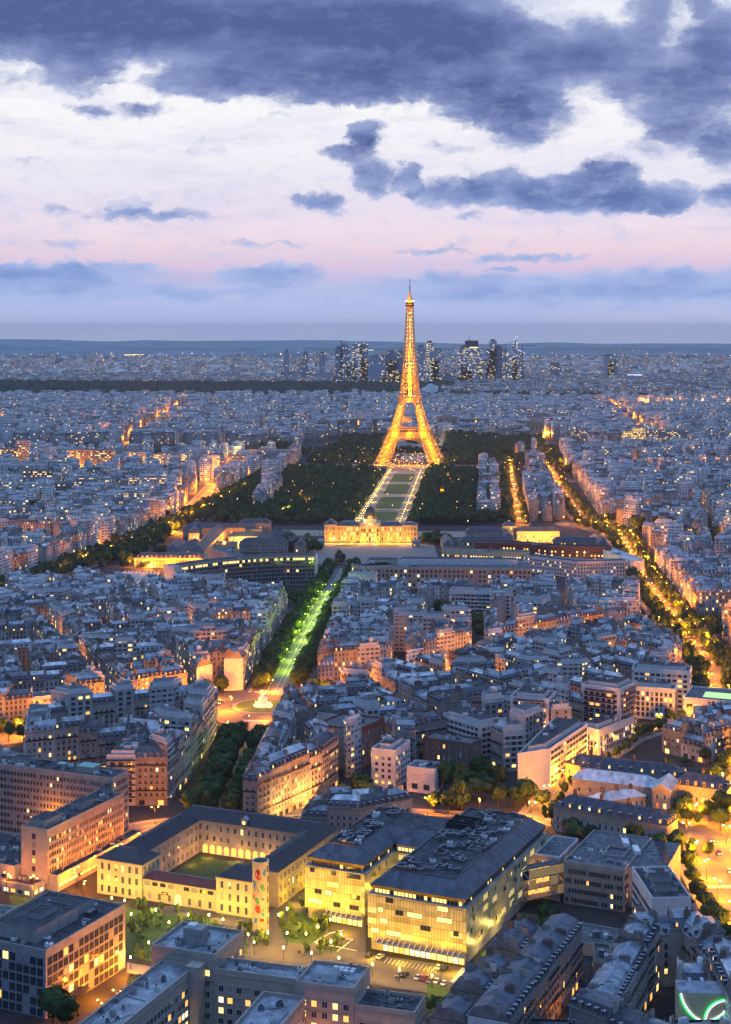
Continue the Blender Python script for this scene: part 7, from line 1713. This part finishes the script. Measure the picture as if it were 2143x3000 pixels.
def tree_mass(name, items, mat_, n=70):
    tm = [crown_mesh(50 + i, n, mat_, True) for i in range(3)]; vs, ls, ts = [], [], []; base = 0
    co = []; lo = []; nf = []
    for me in tm:
        a = np.empty(len(me.vertices) * 3, 'f'); me.vertices.foreach_get('co', a); co.append(a.reshape(-1, 3)); b = np.empty(len(me.loops), 'i'); me.loops.foreach_get('vertex_index', b); lo.append(b); nf.append(len(me.polygons))
    for (x, y, h, r, k, ph) in items:
        i = R.randrange(3); c = co[i]; a = R.uniform(0, 6.28); cs, sn = math.cos(a) * r, math.sin(a) * r
        vs.append(np.stack([c[:, 0] * cs - c[:, 1] * sn + x, c[:, 0] * sn + c[:, 1] * cs + y, c[:, 2] * h * .55 + h * .12 + drop(x, y)], 1)); ls.append(lo[i] + base); base += len(c); ts.append(nf[i])
    me = raw_mesh(name, np.concatenate(vs), np.concatenate(ls), np.full(sum(ts), 4), np.zeros(sum(ts)), [MAT[mat_]])
    for m_ in tm: bpy.data.meshes.remove(m_)
    o = place(name, me); o['kind'] = 'stuff'
tree_mass('park_trees', [t for t in TR if id(t) not in nid and t[1] < 4800], 'leaves', 60)
tree_mass('far_forest', [t for t in TR if id(t) not in nid and t[1] >= 4800], 'forest_leaves', 10)
# ================================================================ lamps
def lamp_mesh(kind, mat_):
    p = Geo(); b = Geo()
    if kind == 'post': p.lathe(0, 0, [(.12, 0), (.07, 3.9), (.2, 4.0), (.2, 4.1)], 'dark_metal', 7); b.lathe(0, 0, [(0, 4.1), (.26, 4.3), (.26, 4.9), (0, 5.15)], mat_, 8); return p.mesh('pole'), b.mesh('lantern'), 4.7
    p.lathe(0, 0, [(.16, 0), (.09, 8.4)], 'dark_metal', 7); p.beam((0, 0, 8.3), (1.4, 0, 8.7), .07, 'dark_metal'); p.beam((0, 0, 8.3), (-1.4, 0, 8.7), .07, 'dark_metal')
    b.lathe(0, 0, [(0, 8.35), (.38, 8.5), (.3, 8.75), (0, 8.85)], mat_, 8)
    return p.mesh('pole'), b.mesh('lantern'), 8.0
LMM = {}
lc = {}
def lamp(x, y, kind='street', mat_='bulb_orange', watt=7000, col=ORANGE, phrase='', light=True, label=None):
    if (kind, mat_) not in LMM: LMM[kind, mat_] = lamp_mesh(kind, mat_)
    a, b, z = LMM[kind, mat_]; lc[phrase] = lc.get(phrase, 0) + 1
    th = thing('street_lamp', label or f"{'low lantern' if kind == 'post' else 'twin-armed street lamp'} glowing {dict(bulb_orange='orange', bulb_yellow='yellow', bulb_green='lime green')[mat_]} {phrase}, {ORD(lc[phrase])} from the viewer", 'street lamp', (x, y, 0), R.uniform(0, 3), 'street lamps')
    place('pole', a, th)
    for s in ((0,) if kind == 'post' else (-1.5, 1.5)): place('lantern', b, th, (s, 0, 0))
    if light: o = glow(0, 0, 0, watt, col); o.parent = th; o.location = (0, 0, z - .6 if kind != 'post' else 5.5)
Z4 = lambda zx, zy, z=4.6: W(zx * .33596, 1780.8 + zy * .33596, z)
Z5 = lambda zx, zy, z=4.6: W(530.5 + zx * .33596, 1780.8 + zy * .33596, z)
pts = [Z5(*p) for p in ((320, 705), (265, 745), (605, 775), (523, 823), (320, 865), (445, 870), (677, 872), (192, 862), (62, 875), (101, 925), (610, 922), (296, 962), (480, 997), (662, 1030), (884, 1072), (1062, 1103), (1278, 1145), (1500, 1190))]
for p in sorted(pts, key=lambda p: p[1]): lamp(*p, 'post', 'bulb_yellow', 4200, (1, .5, .03), 'on the hospital forecourt')
pts = [Z4(*p) for p in ((740, 635), (825, 650), (1030, 712), (868, 740), (1245, 745), (1382, 745), (1118, 795), (1475, 775), (985, 928), (863, 1025), (315, 635), (140, 710))]
for p in sorted(pts, key=lambda p: p[1]): lamp(*p, 'post', 'bulb_yellow', 2600, YEL, 'in the garden of the cream wing')
for p, w, lab in ((Z4(775, 1258, 8), 14000, 'brightest orange lamp beside the grey grid block, rear of two'), (Z4(660, 1330, 8), 12000, 'bright orange lamp beside the grey grid block, front of two'), (Z4(520, 480, 8), 12000, 'orange lamp on the street beside the ochre block podium'), (Z4(560, 540, 8), 9000, 'orange lamp at the cream pavilion corner'), (Z4(45, 480, 8), 7000, 'red-orange lamp at the left end of the entrance hall'), (Z4(225, 510, 8), 7000, 'red-orange lamp at the right end of the entrance hall')):
    lamp(*p, 'street', 'bulb_orange', w, (1, .25, .01), '', label=lab)
for t_ in (8, 24, 40, 58): lamp(*F1.p(9, t_), 'street', 'bulb_orange', 15000, (1, .24, .01), 'along the ochre block')
# floodlights washing the hospital front and the cream walls
for e in (6, 18, 30, 39): glow(*HO.p(e, -8), 3.2, 4600, (1, .50, .01), None, .6, 'floodlight')
for e in (-31, -22, -13): glow(*HO.p(e, 9), 3.2, 4200, (1, .50, .01), None, .6, 'floodlight')
glow(*HO.p(-4, 30), 12, 4200, (1, .58, .05), None, .8, 'floodlight')
for n in (14, 34): glow(*HO.p(45, n), 4, 2200, (1, .66, .14), None, .8, 'floodlight')
for e in (5, 18, 32, 46, 60, 70): glow(*CR.p(e, -7), 4, 2600, (1, .58, .03), None, .6, 'floodlight')
for n in (20, 36, 52): glow(*CR.p(83, n), 4, 4000, (1, .55, .01), None, .6, 'floodlight')
for e in (22, 36, 50): glow(*CR.p(e, 56), 3, 2600, (1, .45, .08), None, .5, 'floodlight')
for n in (25, 45): glow(*CR.p(20, n), 3, 1500, (1, .40, .08), None, .5, 'floodlight')
glow(*FD.p(7, 40), 5, 26000, ORANGE, None, .5, 'floodlight'); glow(*FD.p(7, 20), 5, 22000, ORANGE, None, .5, 'floodlight')
glow(*FE2.p(47, -14), 6, 2600, (1, .3, .1), None, .8, 'floodlight'); glow(*FE2.p(70, -14), 4, 2400, (1, .38, .1), None, .8, 'floodlight')
glow(*FF.p(5, 36), 4, 2200, ORANGE, None, .5, 'alley_lamp'); glow(*FF.p(5, 8), 4, 2600, ORANGE, None, .5, 'alley_lamp'); glow(*W(1255, 2165, 2), 3, 2600, (.6, 1, .12), None, .5, 'alley_lamp')
def lrow(key, ds, step, watt, phrase, mat_='bulb_orange', col=ORANGE, y0=0, y1=1e9):
    pts = dense(AV[key][0], step)
    for di in ds:
        for x, y in offs(pts, di):
            if y0 < y < y1 and abs(x) < .255 * y: lamp(x, y, 'street', mat_, watt, col, phrase + (' left side' if di < 0 else ' right side'))
lrow('sevres', (0,), 24, 34000, 'on the street before the arcaded courtyard'); lrow('saxe_low', (-15, 15), 30, 2600, 'of the lower avenue', 'bulb_green', LIME, 745, 925)
lrow('cross_left', (0,), 22, 66000, 'on the orange street left of the fountain'); lrow('cross_right', (0,), 26, 30000, 'on the street right of the fountain')
lrow('saxe_up', (-4, 4), 34, 10000, 'of the lime-lit avenue', 'bulb_green', LIME, 1040, 1400); lrow('villars', (-3, 10), 32, 80000, 'of the amber avenue'); lrow('vaneau', (0,), 24, 36000, 'on the yellow-lit street', 'bulb_yellow', (1, .33, .015))
lrow('boulevard', (-18, 0, 18), 22, 60000, 'of the bright boulevard', 'bulb_yellow', (1, .31, .005)); lrow('east', (0,), 36, 14000, 'right of the crossing'); lrow('tourville', (0,), 40, 16000, 'on the tram square avenue')
lrow('suffren', (0,), 55, 60000, 'of the avenue past the gold dome', y1=2300); lrow('bosquet', (-4,), 60, 1.1e5, 'of the straight avenue'); lrow('bourdonnais', (0,), 70, 80000, 'between the park blocks')
for i, (a, r) in enumerate(((.3, 36), (1.5, 36), (2.7, 36), (3.7, 36), (4.9, 36), (5.8, 36))): lamp(-64 + r * math.cos(a), 970 + r * math.sin(a), 'street', 'bulb_orange', 60000, (1, .25, .004), 'on the fountain roundabout')
for a in (.5, 1.8, 3.0, 4.2, 5.5): lamp(268 + 28 * math.cos(a), 1880 + 28 * math.sin(a), 'street', 'bulb_orange', 26000, ORANGE, 'on the tram square')
for a in (.5, 2.3, 4.2): lamp(246 + 20 * math.cos(a), 1210 + 20 * math.sin(a), 'street', 'bulb_orange', 16000, ORANGE, 'on the tree-ringed crossing')
# light of the streets further off: lamps too far away to show a post
def far_lights(name, items):
    by = {}
    for (x, y, z, r, m) in items: by.setdefault(m, []).append((x, y, z, r))
    g = Geo()
    for m, L in by.items():
        for (x, y, z, r) in L:
            z += drop(x, y); P = [(x + r, y, z), (x, y, z + r), (x - r, y, z), (x, y, z - r)]; c0, c1 = (x, y - r, z), (x, y + r, z)
            for i in range(4): g.face([P[i], P[(i + 1) % 4], c0], m, [(0, 0)] * 3); g.face([P[(i + 1) % 4], P[i], c1], m, [(0, 0)] * 3)
    o = g.build(name); o['kind'] = 'stuff'
plain('far_bulb_orange', (.5, .3, .1), .5, var=0, em=(1, .40, .06), es=10); plain('far_bulb_yellow', (.5, .4, .1), .5, var=0, em=(1, .68, .18), es=9); plain('far_bulb_white', (.5, .5, .5), .5, var=0, em=(1, .88, .7), es=7); plain('far_bulb_pink', (.5, .2, .2), .5, var=0, em=(1, .30, .25), es=7); plain('far_bulb_hot', (.5, .5, .5), .5, var=0, em=(1, .45, .06), es=30)
it = []
ms = ['far_bulb_orange'] * 6 + ['far_bulb_yellow'] * 3 + ['far_bulb_white', 'far_bulb_pink']
for _ in range(1500):
    y = 1 / R.uniform(1 / 19000, 1 / 5600); x = R.uniform(-.25, .25) * y
    if 5200 < y < 7000 and x < 500: continue
    it.append((x, y, R.uniform(8, 26), y * R.uniform(.00010, .00022), R.choice(ms)))
for _ in range(60):        # strings and knots of lamps
    y = 1 / R.uniform(1 / 20000, 1 / 7200); x = R.uniform(-.25, .25) * y; m = R.choice(ms); dx, dy = R.gauss(0, 1), R.gauss(0, 1)
    for k in range(R.randint(5, 16)): it.append((x + dx * k * y * .0013, y + dy * k * y * .006, 14, y * R.uniform(.00014, .00028), m))
for _ in range(420): y = R.uniform(3150, 5150); x = R.uniform(-.25, .25) * y; it.append((x, y, R.uniform(12, 27), R.uniform(.35, .8), R.choice(ms)))
for _ in range(260): y = R.uniform(1900, 2950); x = R.uniform(-.25, .25) * y; it.append((x, y, R.uniform(6, 24), R.uniform(.3, .5), R.choice(ms)))
for k, (x, y) in enumerate(dense(AV['iena'][0], 22)):
    for s in (-7, -2, 4, 8): it.append((x + s + R.uniform(-1, 1), y, R.uniform(1, 9), .8, 'far_bulb_orange' if s != 4 else 'far_bulb_yellow'))
for n in range(70, 830, 26): 
    for e in (-25, -28, 25): it.append((*AX.p(e, n), 4, .5, 'far_bulb_yellow'))
for _ in range(150): e, n = R.uniform(-60, 60), R.uniform(850, 1240); it.append((*AX.p(e * (1 if n < 960 else .6), n), R.uniform(1, 6), R.uniform(.25, .6), R.choice(('far_bulb_yellow', 'far_bulb_orange', 'far_bulb_orange'))))
for n in range(90, 830, 90):
    for e in (-27, 27): glow(*AX.p(e, n), 6, 16000, (1, .52, .06), None, .5, 'path_lamp')
for _ in range(14): glow(*AX.p(R.choice((-1, 1)) * R.uniform(60, 150), R.uniform(150, 900)), 9, 26000, R.choice((ORANGE, YEL)), None, .5, 'park_lamp')
for n in (600, 700): 
    for e in (-100, 95, -75, 120): it.append((*AX.p(e + R.uniform(-20, 20), n + R.uniform(-80, 80)), 9, .9, 'far_bulb_orange'))
for _ in range(90): e, n = R.uniform(-150, 200), R.uniform(100, 950); it.append((*AX.p(e, n), R.uniform(5, 13), .5, R.choice(ms)))
far_lights('distant_lights', it)
for k, px in enumerate((1422, 1482, 1551, 1609)):
    x, y = W(px, 888, 25); t = thing('floodlight_mast', f'far orange floodlight mast on the horizon side, {ORD(k + 1)} of four counted from the iron tower', 'floodlight', (x, y - 60, 0), 0, 'far orange floodlights'); g = Geo(); g.lathe(0, 0, [(.6, -2), (.4, 25)], 'dark_metal', 6); g.build('mast', t); g = Geo(); g.lathe(0, 0, [(0, 25), (4.2, 28), (0, 31)], 'far_bulb_hot', 8); g.build('lamp_head', t); glow(x, y - 66, 34, 1.5e5, ORANGE, None, 3, 'floodlight')
for k, (px, py, w) in enumerate(((577, 1001, 2.2e5), (548, 1008, 1e5))):
    x, y = W(px, py, 24); t = thing('stadium_lamp', ('brighter', 'dimmer')[k] + ' white-green stadium lamp above the left trees', 'floodlight', (x, y, 0)); g = Geo(); g.lathe(0, 0, [(.4, 0), (.3, 24)], 'dark_metal', 6); g.build('mast', t); g = Geo(); g.lathe(0, 0, [(0, 24), (1.6, 25.2), (0, 26.6)], 'far_bulb_white', 8); g.build('lamp_head', t); glow(x, y - 3, 24, w, (.95, 1, .35), None, 1, 'floodlight')
for (px, py, w, c) in ((400, 1170, 60e3, ORANGE), (440, 1195, 30e3, ORANGE), (500, 1205, 40e3, ORANGE), (520, 1190, 40e3, ORANGE), (540, 1200, 30e3, YEL), (330, 1248, 22e3, ORANGE), (380, 1248, 22e3, ORANGE), (430, 1248, 22e3, ORANGE), (290, 1245, 20e3, ORANGE), (1180, 1198, 40e3, (1, .5, .06)), (1220, 1198, 40e3, (1, .5, .06)), (1260, 1200, 40e3, ORANGE), (1300, 1198, 40e3, ORANGE), (420, 1110, 50e3, ORANGE), (480, 1080, 50e3, ORANGE), (232, 965, 1.2e5, ORANGE), (92, 960, 1.2e5, ORANGE), (1205, 960, 1.5e5, ORANGE), (1207, 990, 1.5e5, ORANGE), (1500, 1015, 8e4, ORANGE), (1600, 1020, 1e5, (1, .3, .1)), (1560, 1022, 8e4, ORANGE), (290, 1092, 3e4, ORANGE), (120, 1112, 3e4, ORANGE), (560, 950, 6e4, ORANGE), (660, 1100, 3e4, ORANGE), (640, 1130, 2e4, YEL),
                     (985, 1090, 3e4, ORANGE), (975, 1040, 3e4, YEL), (760, 1030, 3e4, ORANGE), (700, 1080, 2e4, ORANGE), (730, 1262, 1.2e4, ORANGE), (765, 1290, 1e4, ORANGE), (955, 1470, 7e3, ORANGE), (1030, 1480, 9e3, ORANGE), (1010, 1430, 5e3, (1, .35, .2)), (1150, 1420, 7e3, (1, .35, .2)), (960, 1440, 5e3, (1, .35, .2)), (760, 1480, 5e3, (1, .35, .2)), (870, 1480, 6e3, (1, .35, .2)), (560, 1790, 9e3, (1, .5, .1)), (690, 1765, 9e3, (1, .5, .1)), (640, 1790, 7e3, (1, .5, .1)), (740, 1800, 6e3, ORANGE), (1185, 1640, 6e3, ORANGE), (1290, 1590, 6e3, ORANGE), (1520, 1590, 9e3, ORANGE), (1300, 1250, 8e3, YEL), (240, 1520, 6e3, ORANGE), (1080, 1500, 5e3, ORANGE)):
    x, y = W(px, py, 7); glow(x, y, 7, w * (2.6 if y > 1200 else 1.5), c, None, .6, 'lamp_light')
# scattered street light in the canyons of the older quarters
for _ in range(110):
    y = 1 / R.uniform(1 / 2800, 1 / 1000); x = R.uniform(-.24, .24) * y
    if not blocked((x, y), 5) and not inhouse(x, y): glow(x, y, 8, 24e3 * (y / 1200) ** 1.6, R.choice((ORANGE, ORANGE, (1, .35, .16))), None, .6, 'lamp_light')
for k_, st_, w_ in (('grenelle', 48, 7e4), ('west', 60, 1.2e5), ('side', 42, 5e4), ('right_cross', 42, 6e4), ('right_far', 60, 1.1e5), ('hill', 170, 2.2e5), ('hill_cross', 170, 1.6e5), ('right_hill', 170, 2e5)):
    for j, (x, y) in enumerate(dense(AV[k_][0], st_)): glow(x, y, 9, w_, ORANGE, None, .8, 'lamp_light')
# ================================================================ vehicles
def car_meshes(paint):
    b = Geo(); P = [(-2.1, .35), (-2.15, .75), (-1.3, .95), (-.7, 1.42), (.75, 1.42), (1.5, .95), (2.15, .85), (2.15, .35)]
    def ext(g, pts, w, m):
        n = len(pts); g.face([(x, -w, z) for x, z in pts][::-1], m, [(0, 0)] * n); g.face([(x, w, z) for x, z in pts], m, [(0, 0)] * n)
        for i in range(n): (x0, z0), (x1, z1) = pts[i], pts[(i + 1) % n]; g.face([(x0, -w, z0), (x1, -w, z1), (x1, w, z1), (x0, w, z0)], m, [(0, 0)] * 4)
    ext(b, [(-2.1, .35), (2.15, .35), (2.15, .8), (1.5, .93), (-1.5, .95), (-2.15, .8)], .86, paint)
    c = Geo(); ext(c, [(-1.35, .94), (1.45, .92), (.75, 1.42), (-.75, 1.42)], .78, 'glass_dark'); r = Geo(); r.box(0, 0, 1.42, 1.4, 1.5, .05, paint)
    w = Geo()
    for i in range(10): a, e = 2 * pi * i / 10, 2 * pi * (i + 1) / 10; w.face([(.33 * math.cos(a), -.11, .33 * math.sin(a)), (.33 * math.cos(e), -.11, .33 * math.sin(e)), (.33 * math.cos(e), .11, .33 * math.sin(e)), (.33 * math.cos(a), .11, .33 * math.sin(a))], 'dark_metal', [(0, 0)] * 4)
    for s in (-.11, .11): w.face([(.33 * math.cos(2 * pi * i / 10), s, .33 * math.sin(2 * pi * i / 10)) for i in range(10)], 'duct_metal', [(0, 0)] * 10)
    return b.mesh('body'), c.mesh('windows'), r.mesh('roof'), w.mesh('wheel')
for nm, c in (('paint_white', (.6, .6, .6)), ('paint_black', (.02, .02, .025)), ('paint_grey', (.2, .21, .23)), ('paint_red', (.3, .03, .03)), ('paint_blue', (.04, .08, .2))): plain(nm, c, .25, .1, var=0, spec=.6)
CARM = {c: car_meshes('paint_' + c) for c in ('white', 'black', 'grey', 'red', 'blue')}
g = Geo(); g.box(0, 0, 0, .08, .32, .16, 'bulb_yellow'); HL = g.mesh('headlight'); g = Geo(); g.box(0, 0, 0, .08, .32, .16, 'bulb_red'); TL = g.mesh('tail_light'); g = Geo(); g.box(0, 0, 0, .08, .32, .16, 'glass_blind'); HO_ = g.mesh('headlight')
def car(x, y, rz, colr, lab, on=False, z=.06):
    th = thing('car', lab, 'car', (x, y, z), rz, 'cars'); b, c, r, w = CARM[colr]; place('body', b, th); place('cabin_windows', c, th); place('roof', r, th)
    for wx in (-1.35, 1.4):
        for wy in (-.8, .8): place('wheel', w, th, (wx, wy, .33))
    for wy in (-.6, .6): place('headlight', HL if on else HO_, th, (2.16, wy, .62)); place('tail_light', TL if on else HO_, th, (-2.15, wy, .66))
cs = ['white', 'black', 'grey', 'grey', 'red', 'blue', 'black', 'white']
for i, (zx, zy, c, a) in enumerate(((865, 1010, 'black', 60), (932, 1022, 'white', 60), (1322, 1092, 'white', 62), (1365, 1096, 'black', 62), (1060, 1138, 'grey', 62), (1100, 1138, 'black', 62), (1185, 1158, 'white', 62), (1228, 1163, 'red', 62), (1268, 1180, 'grey', 62), (1312, 1182, 'white', 62), (1360, 1196, 'white', 62), (380, 100, 'grey', -25))):
    x, y = Z5(zx, zy, .6); car(x, y, math.radians(a), c, f'{c} car parked on the hospital forecourt, {ORD(i + 1)} from its entrance' if i < 11 else 'grey car parked in the amber side street')
bp = dense(AV['boulevard'][0], 11)
for i, (x, y) in enumerate(offs(bp, 9)[:16] + offs(bp, -6)[:16]):
    if R.random() < .8:
        s = i >= 16; j = i % 16; a = math.atan2(AV['boulevard'][0][1][1] - 560, AV['boulevard'][0][1][0] - 168) if y < 650 else 1.5 if y < 720 else 1.1
        car(x, y + R.uniform(-3, 3), a + (pi if s else 0), R.choice(cs), f"car with lights on, {'approaching' if s else 'driving away'} on the bright boulevard, {ORD(j + 1)} from the viewer", True, .2)
k = 0
for di in (-17.5, 18):
    for j, (x, y) in enumerate(offs(dense(AV['saxe_up'][0], 7.5), di)[:46]):
        if R.random() < .6 and y < 1330: k += 1; c = R.choice(cs); car(x, y, pi / 2 + .07 * 0 - .08, c, f"{c} car parked on the {'left' if di < 0 else 'right'} kerb of the lime-lit avenue, {ORD(j + 1)} space", z=.18)
for a, c in ((1.0, 'grey'), (2.9, 'black'), (4.4, 'white')): car(-64 + 28 * math.cos(a), 970 + 28 * math.sin(a), a + pi / 2, c, f'{c} car circling the fountain roundabout', True, .35)
# ================================================================ fountain monument
t = thing('monument_fountain', 'white floodlit monument with seated figure on a tiered pedestal in the roundabout', 'monument', (-64, 970, .5)); 
g = Geo(); g.lathe(0, 0, [(6, 0), (6, .8), (4.6, .9), (4.4, 2.2), (3, 2.3), (2.7, 5), (3, 5.2), (0, 5.3)], 'white_paint', 12); g.build('pedestal', t)
g = Geo(); g.lathe(0, 0, [(1.3, 5.2), (1.5, 6.3), (.9, 7.4), (.75, 8.2), (.5, 8.7), (.3, 9.0), (.45, 9.4), (.3, 9.9), (0, 10)], 'white_paint', 9); g.box(0, -1.1, 5.3, 1.6, 1.4, 1.1, 'white_paint'); g.build('statue', t)
for k in range(6): a = k * pi / 3; g = Geo(); g.lathe(4.6 * math.cos(a), 4.6 * math.sin(a), [(.7, .8), (.55, 2), (.3, 2.7), (.3, 3.2), (0, 3.4)], 'white_paint', 7); g.build('figure', t)
for a in (3.6, 4.7, 5.8): glow(-64 + 9 * math.cos(a), 970 + 9 * math.sin(a), 2, 450, (1, .85, .6), None, .3, 'floodlight')
# ================================================================ hospital forecourt and gardens
g = Geo(); P = [Z5(*p, 0) for p in ((-600, 700), (430, 600), (450, 800), (840, 800), (840, 1000), (1600, 1110), (1560, 1230), (1240, 1260), (-100, 1060), (-700, 900))]
g.face([(*p, .05) for p in P[::-1]] if area(P) < 0 else [(*p, .05) for p in P], 'asphalt'); g.build('forecourt', kind='structure')
def patch(pts, mat_, z, name='lawn'): g = Geo(); pts = ccw(pts); g.face([(*p, z) for p in pts], mat_); g.build(name, kind='structure')
patch([Z4(*p, 0) for p in ((835, 700), (1400, 780), (1624, 900), (1640, 1010), (1000, 900), (835, 780))], 'lawn', .09); patch([Z4(*p, 0) for p in ((835, 800), (1100, 880), (1000, 1000), (1000, 1060), (835, 1000))], 'lawn', .10)
patch([Z5(*p, 0) for p in ((265, 800), (330, 770), (430, 720), (600, 800), (560, 880), (480, 940), (310, 930))], 'lawn', .11); patch([Z5(*p, 0) for p in ((1245, 1200), (1430, 1240), (1440, 1420), (1245, 1430))], 'lawn', .12); patch([Z5(*p, 0) for p in ((570, 970), (650, 930), (690, 960), (640, 995))], 'lawn', .13)
patch([Z4(*p, 0) for p in ((60, 620), (180, 600), (290, 650), (90, 720))], 'lawn', .09); patch(CR.q(17, 62, 22, 56), 'lawn', .09); patch(HO.q(42, 56, -10, 60), 'lawn', .14); patch([Z4(*p, 0) for p in ((840, 1060), (1000, 1090), (1000, 1150), (840, 1130))], 'paving', .15, 'path')
patch([W(1185, 1795), W(1290, 1815), W(1160, 1850), W(1100, 1830)], 'paving', .1, 'path')
gm = Geo()
for i in range(14):
    a, b = Z5(985 + i * 26, 1035 + i * 5, 0), Z5(960 + i * 26, 1065 + i * 5, 0); gm.beam((*a, .17), (*b, .17), .06, 'road_paint')
for i in range(9):
    a, b = Z5(1480 + i * 9, 1100 + i * 0 + i * 2, 0), Z5(1400 + i * 9, 1195 + i * 2, 0); gm.beam((*a, .17), (*b, .17), .16, 'road_paint')
for a, b in (((600, 870), (690, 850)), ((500, 930), (600, 870)), ((500, 930), (780, 985)), ((690, 905), (755, 910)), ((650, 990), (755, 910))): A, Bp = Z5(*a, 0), Z5(*b, 0); gm.beam((*A, .17), (*Bp, .17), .12, 'road_paint')
gm.build('road_markings', kind='structure')
rr = random.Random(9); sc_ = {}
SHM = [crown_mesh(70 + i, 200, 'leaves_light') for i in range(3)]
def shrub(x, y, h, ph):
    sc_[ph] = sc_.get(ph, 0) + 1; th = thing('shrub', f"{'slender young tree' if h > 3 else 'low leafy shrub'} {ph}, {ORD(sc_[ph])} from the viewer", 'shrub', (x, y, 0), rr.uniform(0, 6), 'garden shrubs')
    place('foliage', rr.choice(SHM), th, (0, 0, h * .1), 0, (h * (.28 if h > 3 else .6), h * (.28 if h > 3 else .6), h * .55)); place('trunk', TM, th, (0, 0, 0), 0, (h, h, h * .5))
L_ = []
for (zf, box, n, ph) in ((Z5, (275, 600, 790, 910), 34, 'in the lit bed before the hospital'), (Z4, (850, 1600, 700, 860), 40, 'along the cream wing garden'), (Z4, (840, 1010, 800, 1050), 18, 'beside the grey grid block lawn'), (Z5, (0, 210, 800, 960), 16, 'at the foot of the painted tower'), (Z5, (570, 700, 900, 985), 7, 'on the car park island'), (Z5, (400, 560, 965, 1020), 6, 'near the car park barrier'), (Z5, (215, 430, 560, 760), 16, 'between painted tower and hospital'), (Z5, (1260, 1440, 1300, 1420), 12, 'on the sloping bank by the car park')):
    for _ in range(n): L_.append((*zf(rr.uniform(box[0], box[1]), rr.uniform(box[2], box[3]), 0), rr.choice((1.4, 1.6, 2.2, 4.2, 5.5)), ph))
L_.sort(key=lambda t: t[1])
for x, y, h, ph in L_:
    e, n = HO.loc(x, y); e2, n2 = CR.loc(x, y)
    if (-36 < e < 43 and n > -2 and not (e < 1 and n < 17)) or (-1 < e2 < 78 and n2 > -1): continue
    shrub(x, y, h, ph)
# ================================================================ evening haze
g = Geo(); X = 26000
g.hexa([(-X, -300, -420), (X, -300, -420), (X, 32000, -420), (-X, 32000, -420)], [(-X, -300, 345), (X, -300, 345), (X, 32000, 345), (-X, 32000, 345)], 'ground_mix', 'ground_mix', 'ground_mix')
hz = bpy.data.materials.new('haze_air'); hz.use_nodes = True; hz.node_tree.nodes.clear(); T = NT(hz.node_tree); v = T.n.new('ShaderNodeVolumePrincipled'); v.inputs['Density'].default_value = 2.6e-5; v.inputs['Color'].default_value = (.88, .96, 1.0, 1); v.inputs['Anisotropy'].default_value = .1
o = T.n.new('ShaderNodeOutputMaterial'); T.l.new(v.outputs[0], o.inputs['Volume'])
ho = g.build('haze', kind='stuff'); ho.data.materials.clear(); ho.data.materials.append(hz)
# ================================================================ last checks on names and descriptions
x, y = W(1290, 2070, 3); mod('low dark-roofed link with two lit windows between grey institute and zinc-roofed row', [(72, 588), (100, 577), (108, 592), (80, 606)], 4, wall='concrete', lit=.3, top=0, seed=71, cat='building', name='link_building', cw=5)
mod('low dark glass pavilion beside the alley of the zinc-roofed row', [(82, 556), (88, 554), (90, 572), (84, 574)], 8, wall='dark_stone', lit=.1, top=0, seed=72, cat='building', name='glass_pavilion', cw=2)
flush_rest()
def fit(s):
    for a, b in ((' from the viewer', ''), (' counted', ''), (' glowing', ''), (' leafy', ''), ('twin-armed ', ''), (' of the ', ' of '), ('the ', ''), (' apartment', '')):
        if len(s.split()) <= 16: break
        s = s.replace(a, b)
    return ' '.join(s.split()[:16])
seen_l = {}
for o in bpy.data.objects:
    if o.get('label'):
        o['label'] = fit(o['label'].replace(' ,', ','))
        if o['label'] in seen_l and not o.get('group'): print('dup', o.name, o['label'])
        seen_l[o['label']] = 1
print('objects', len(bpy.data.objects), 'lights', len(bpy.data.lights))
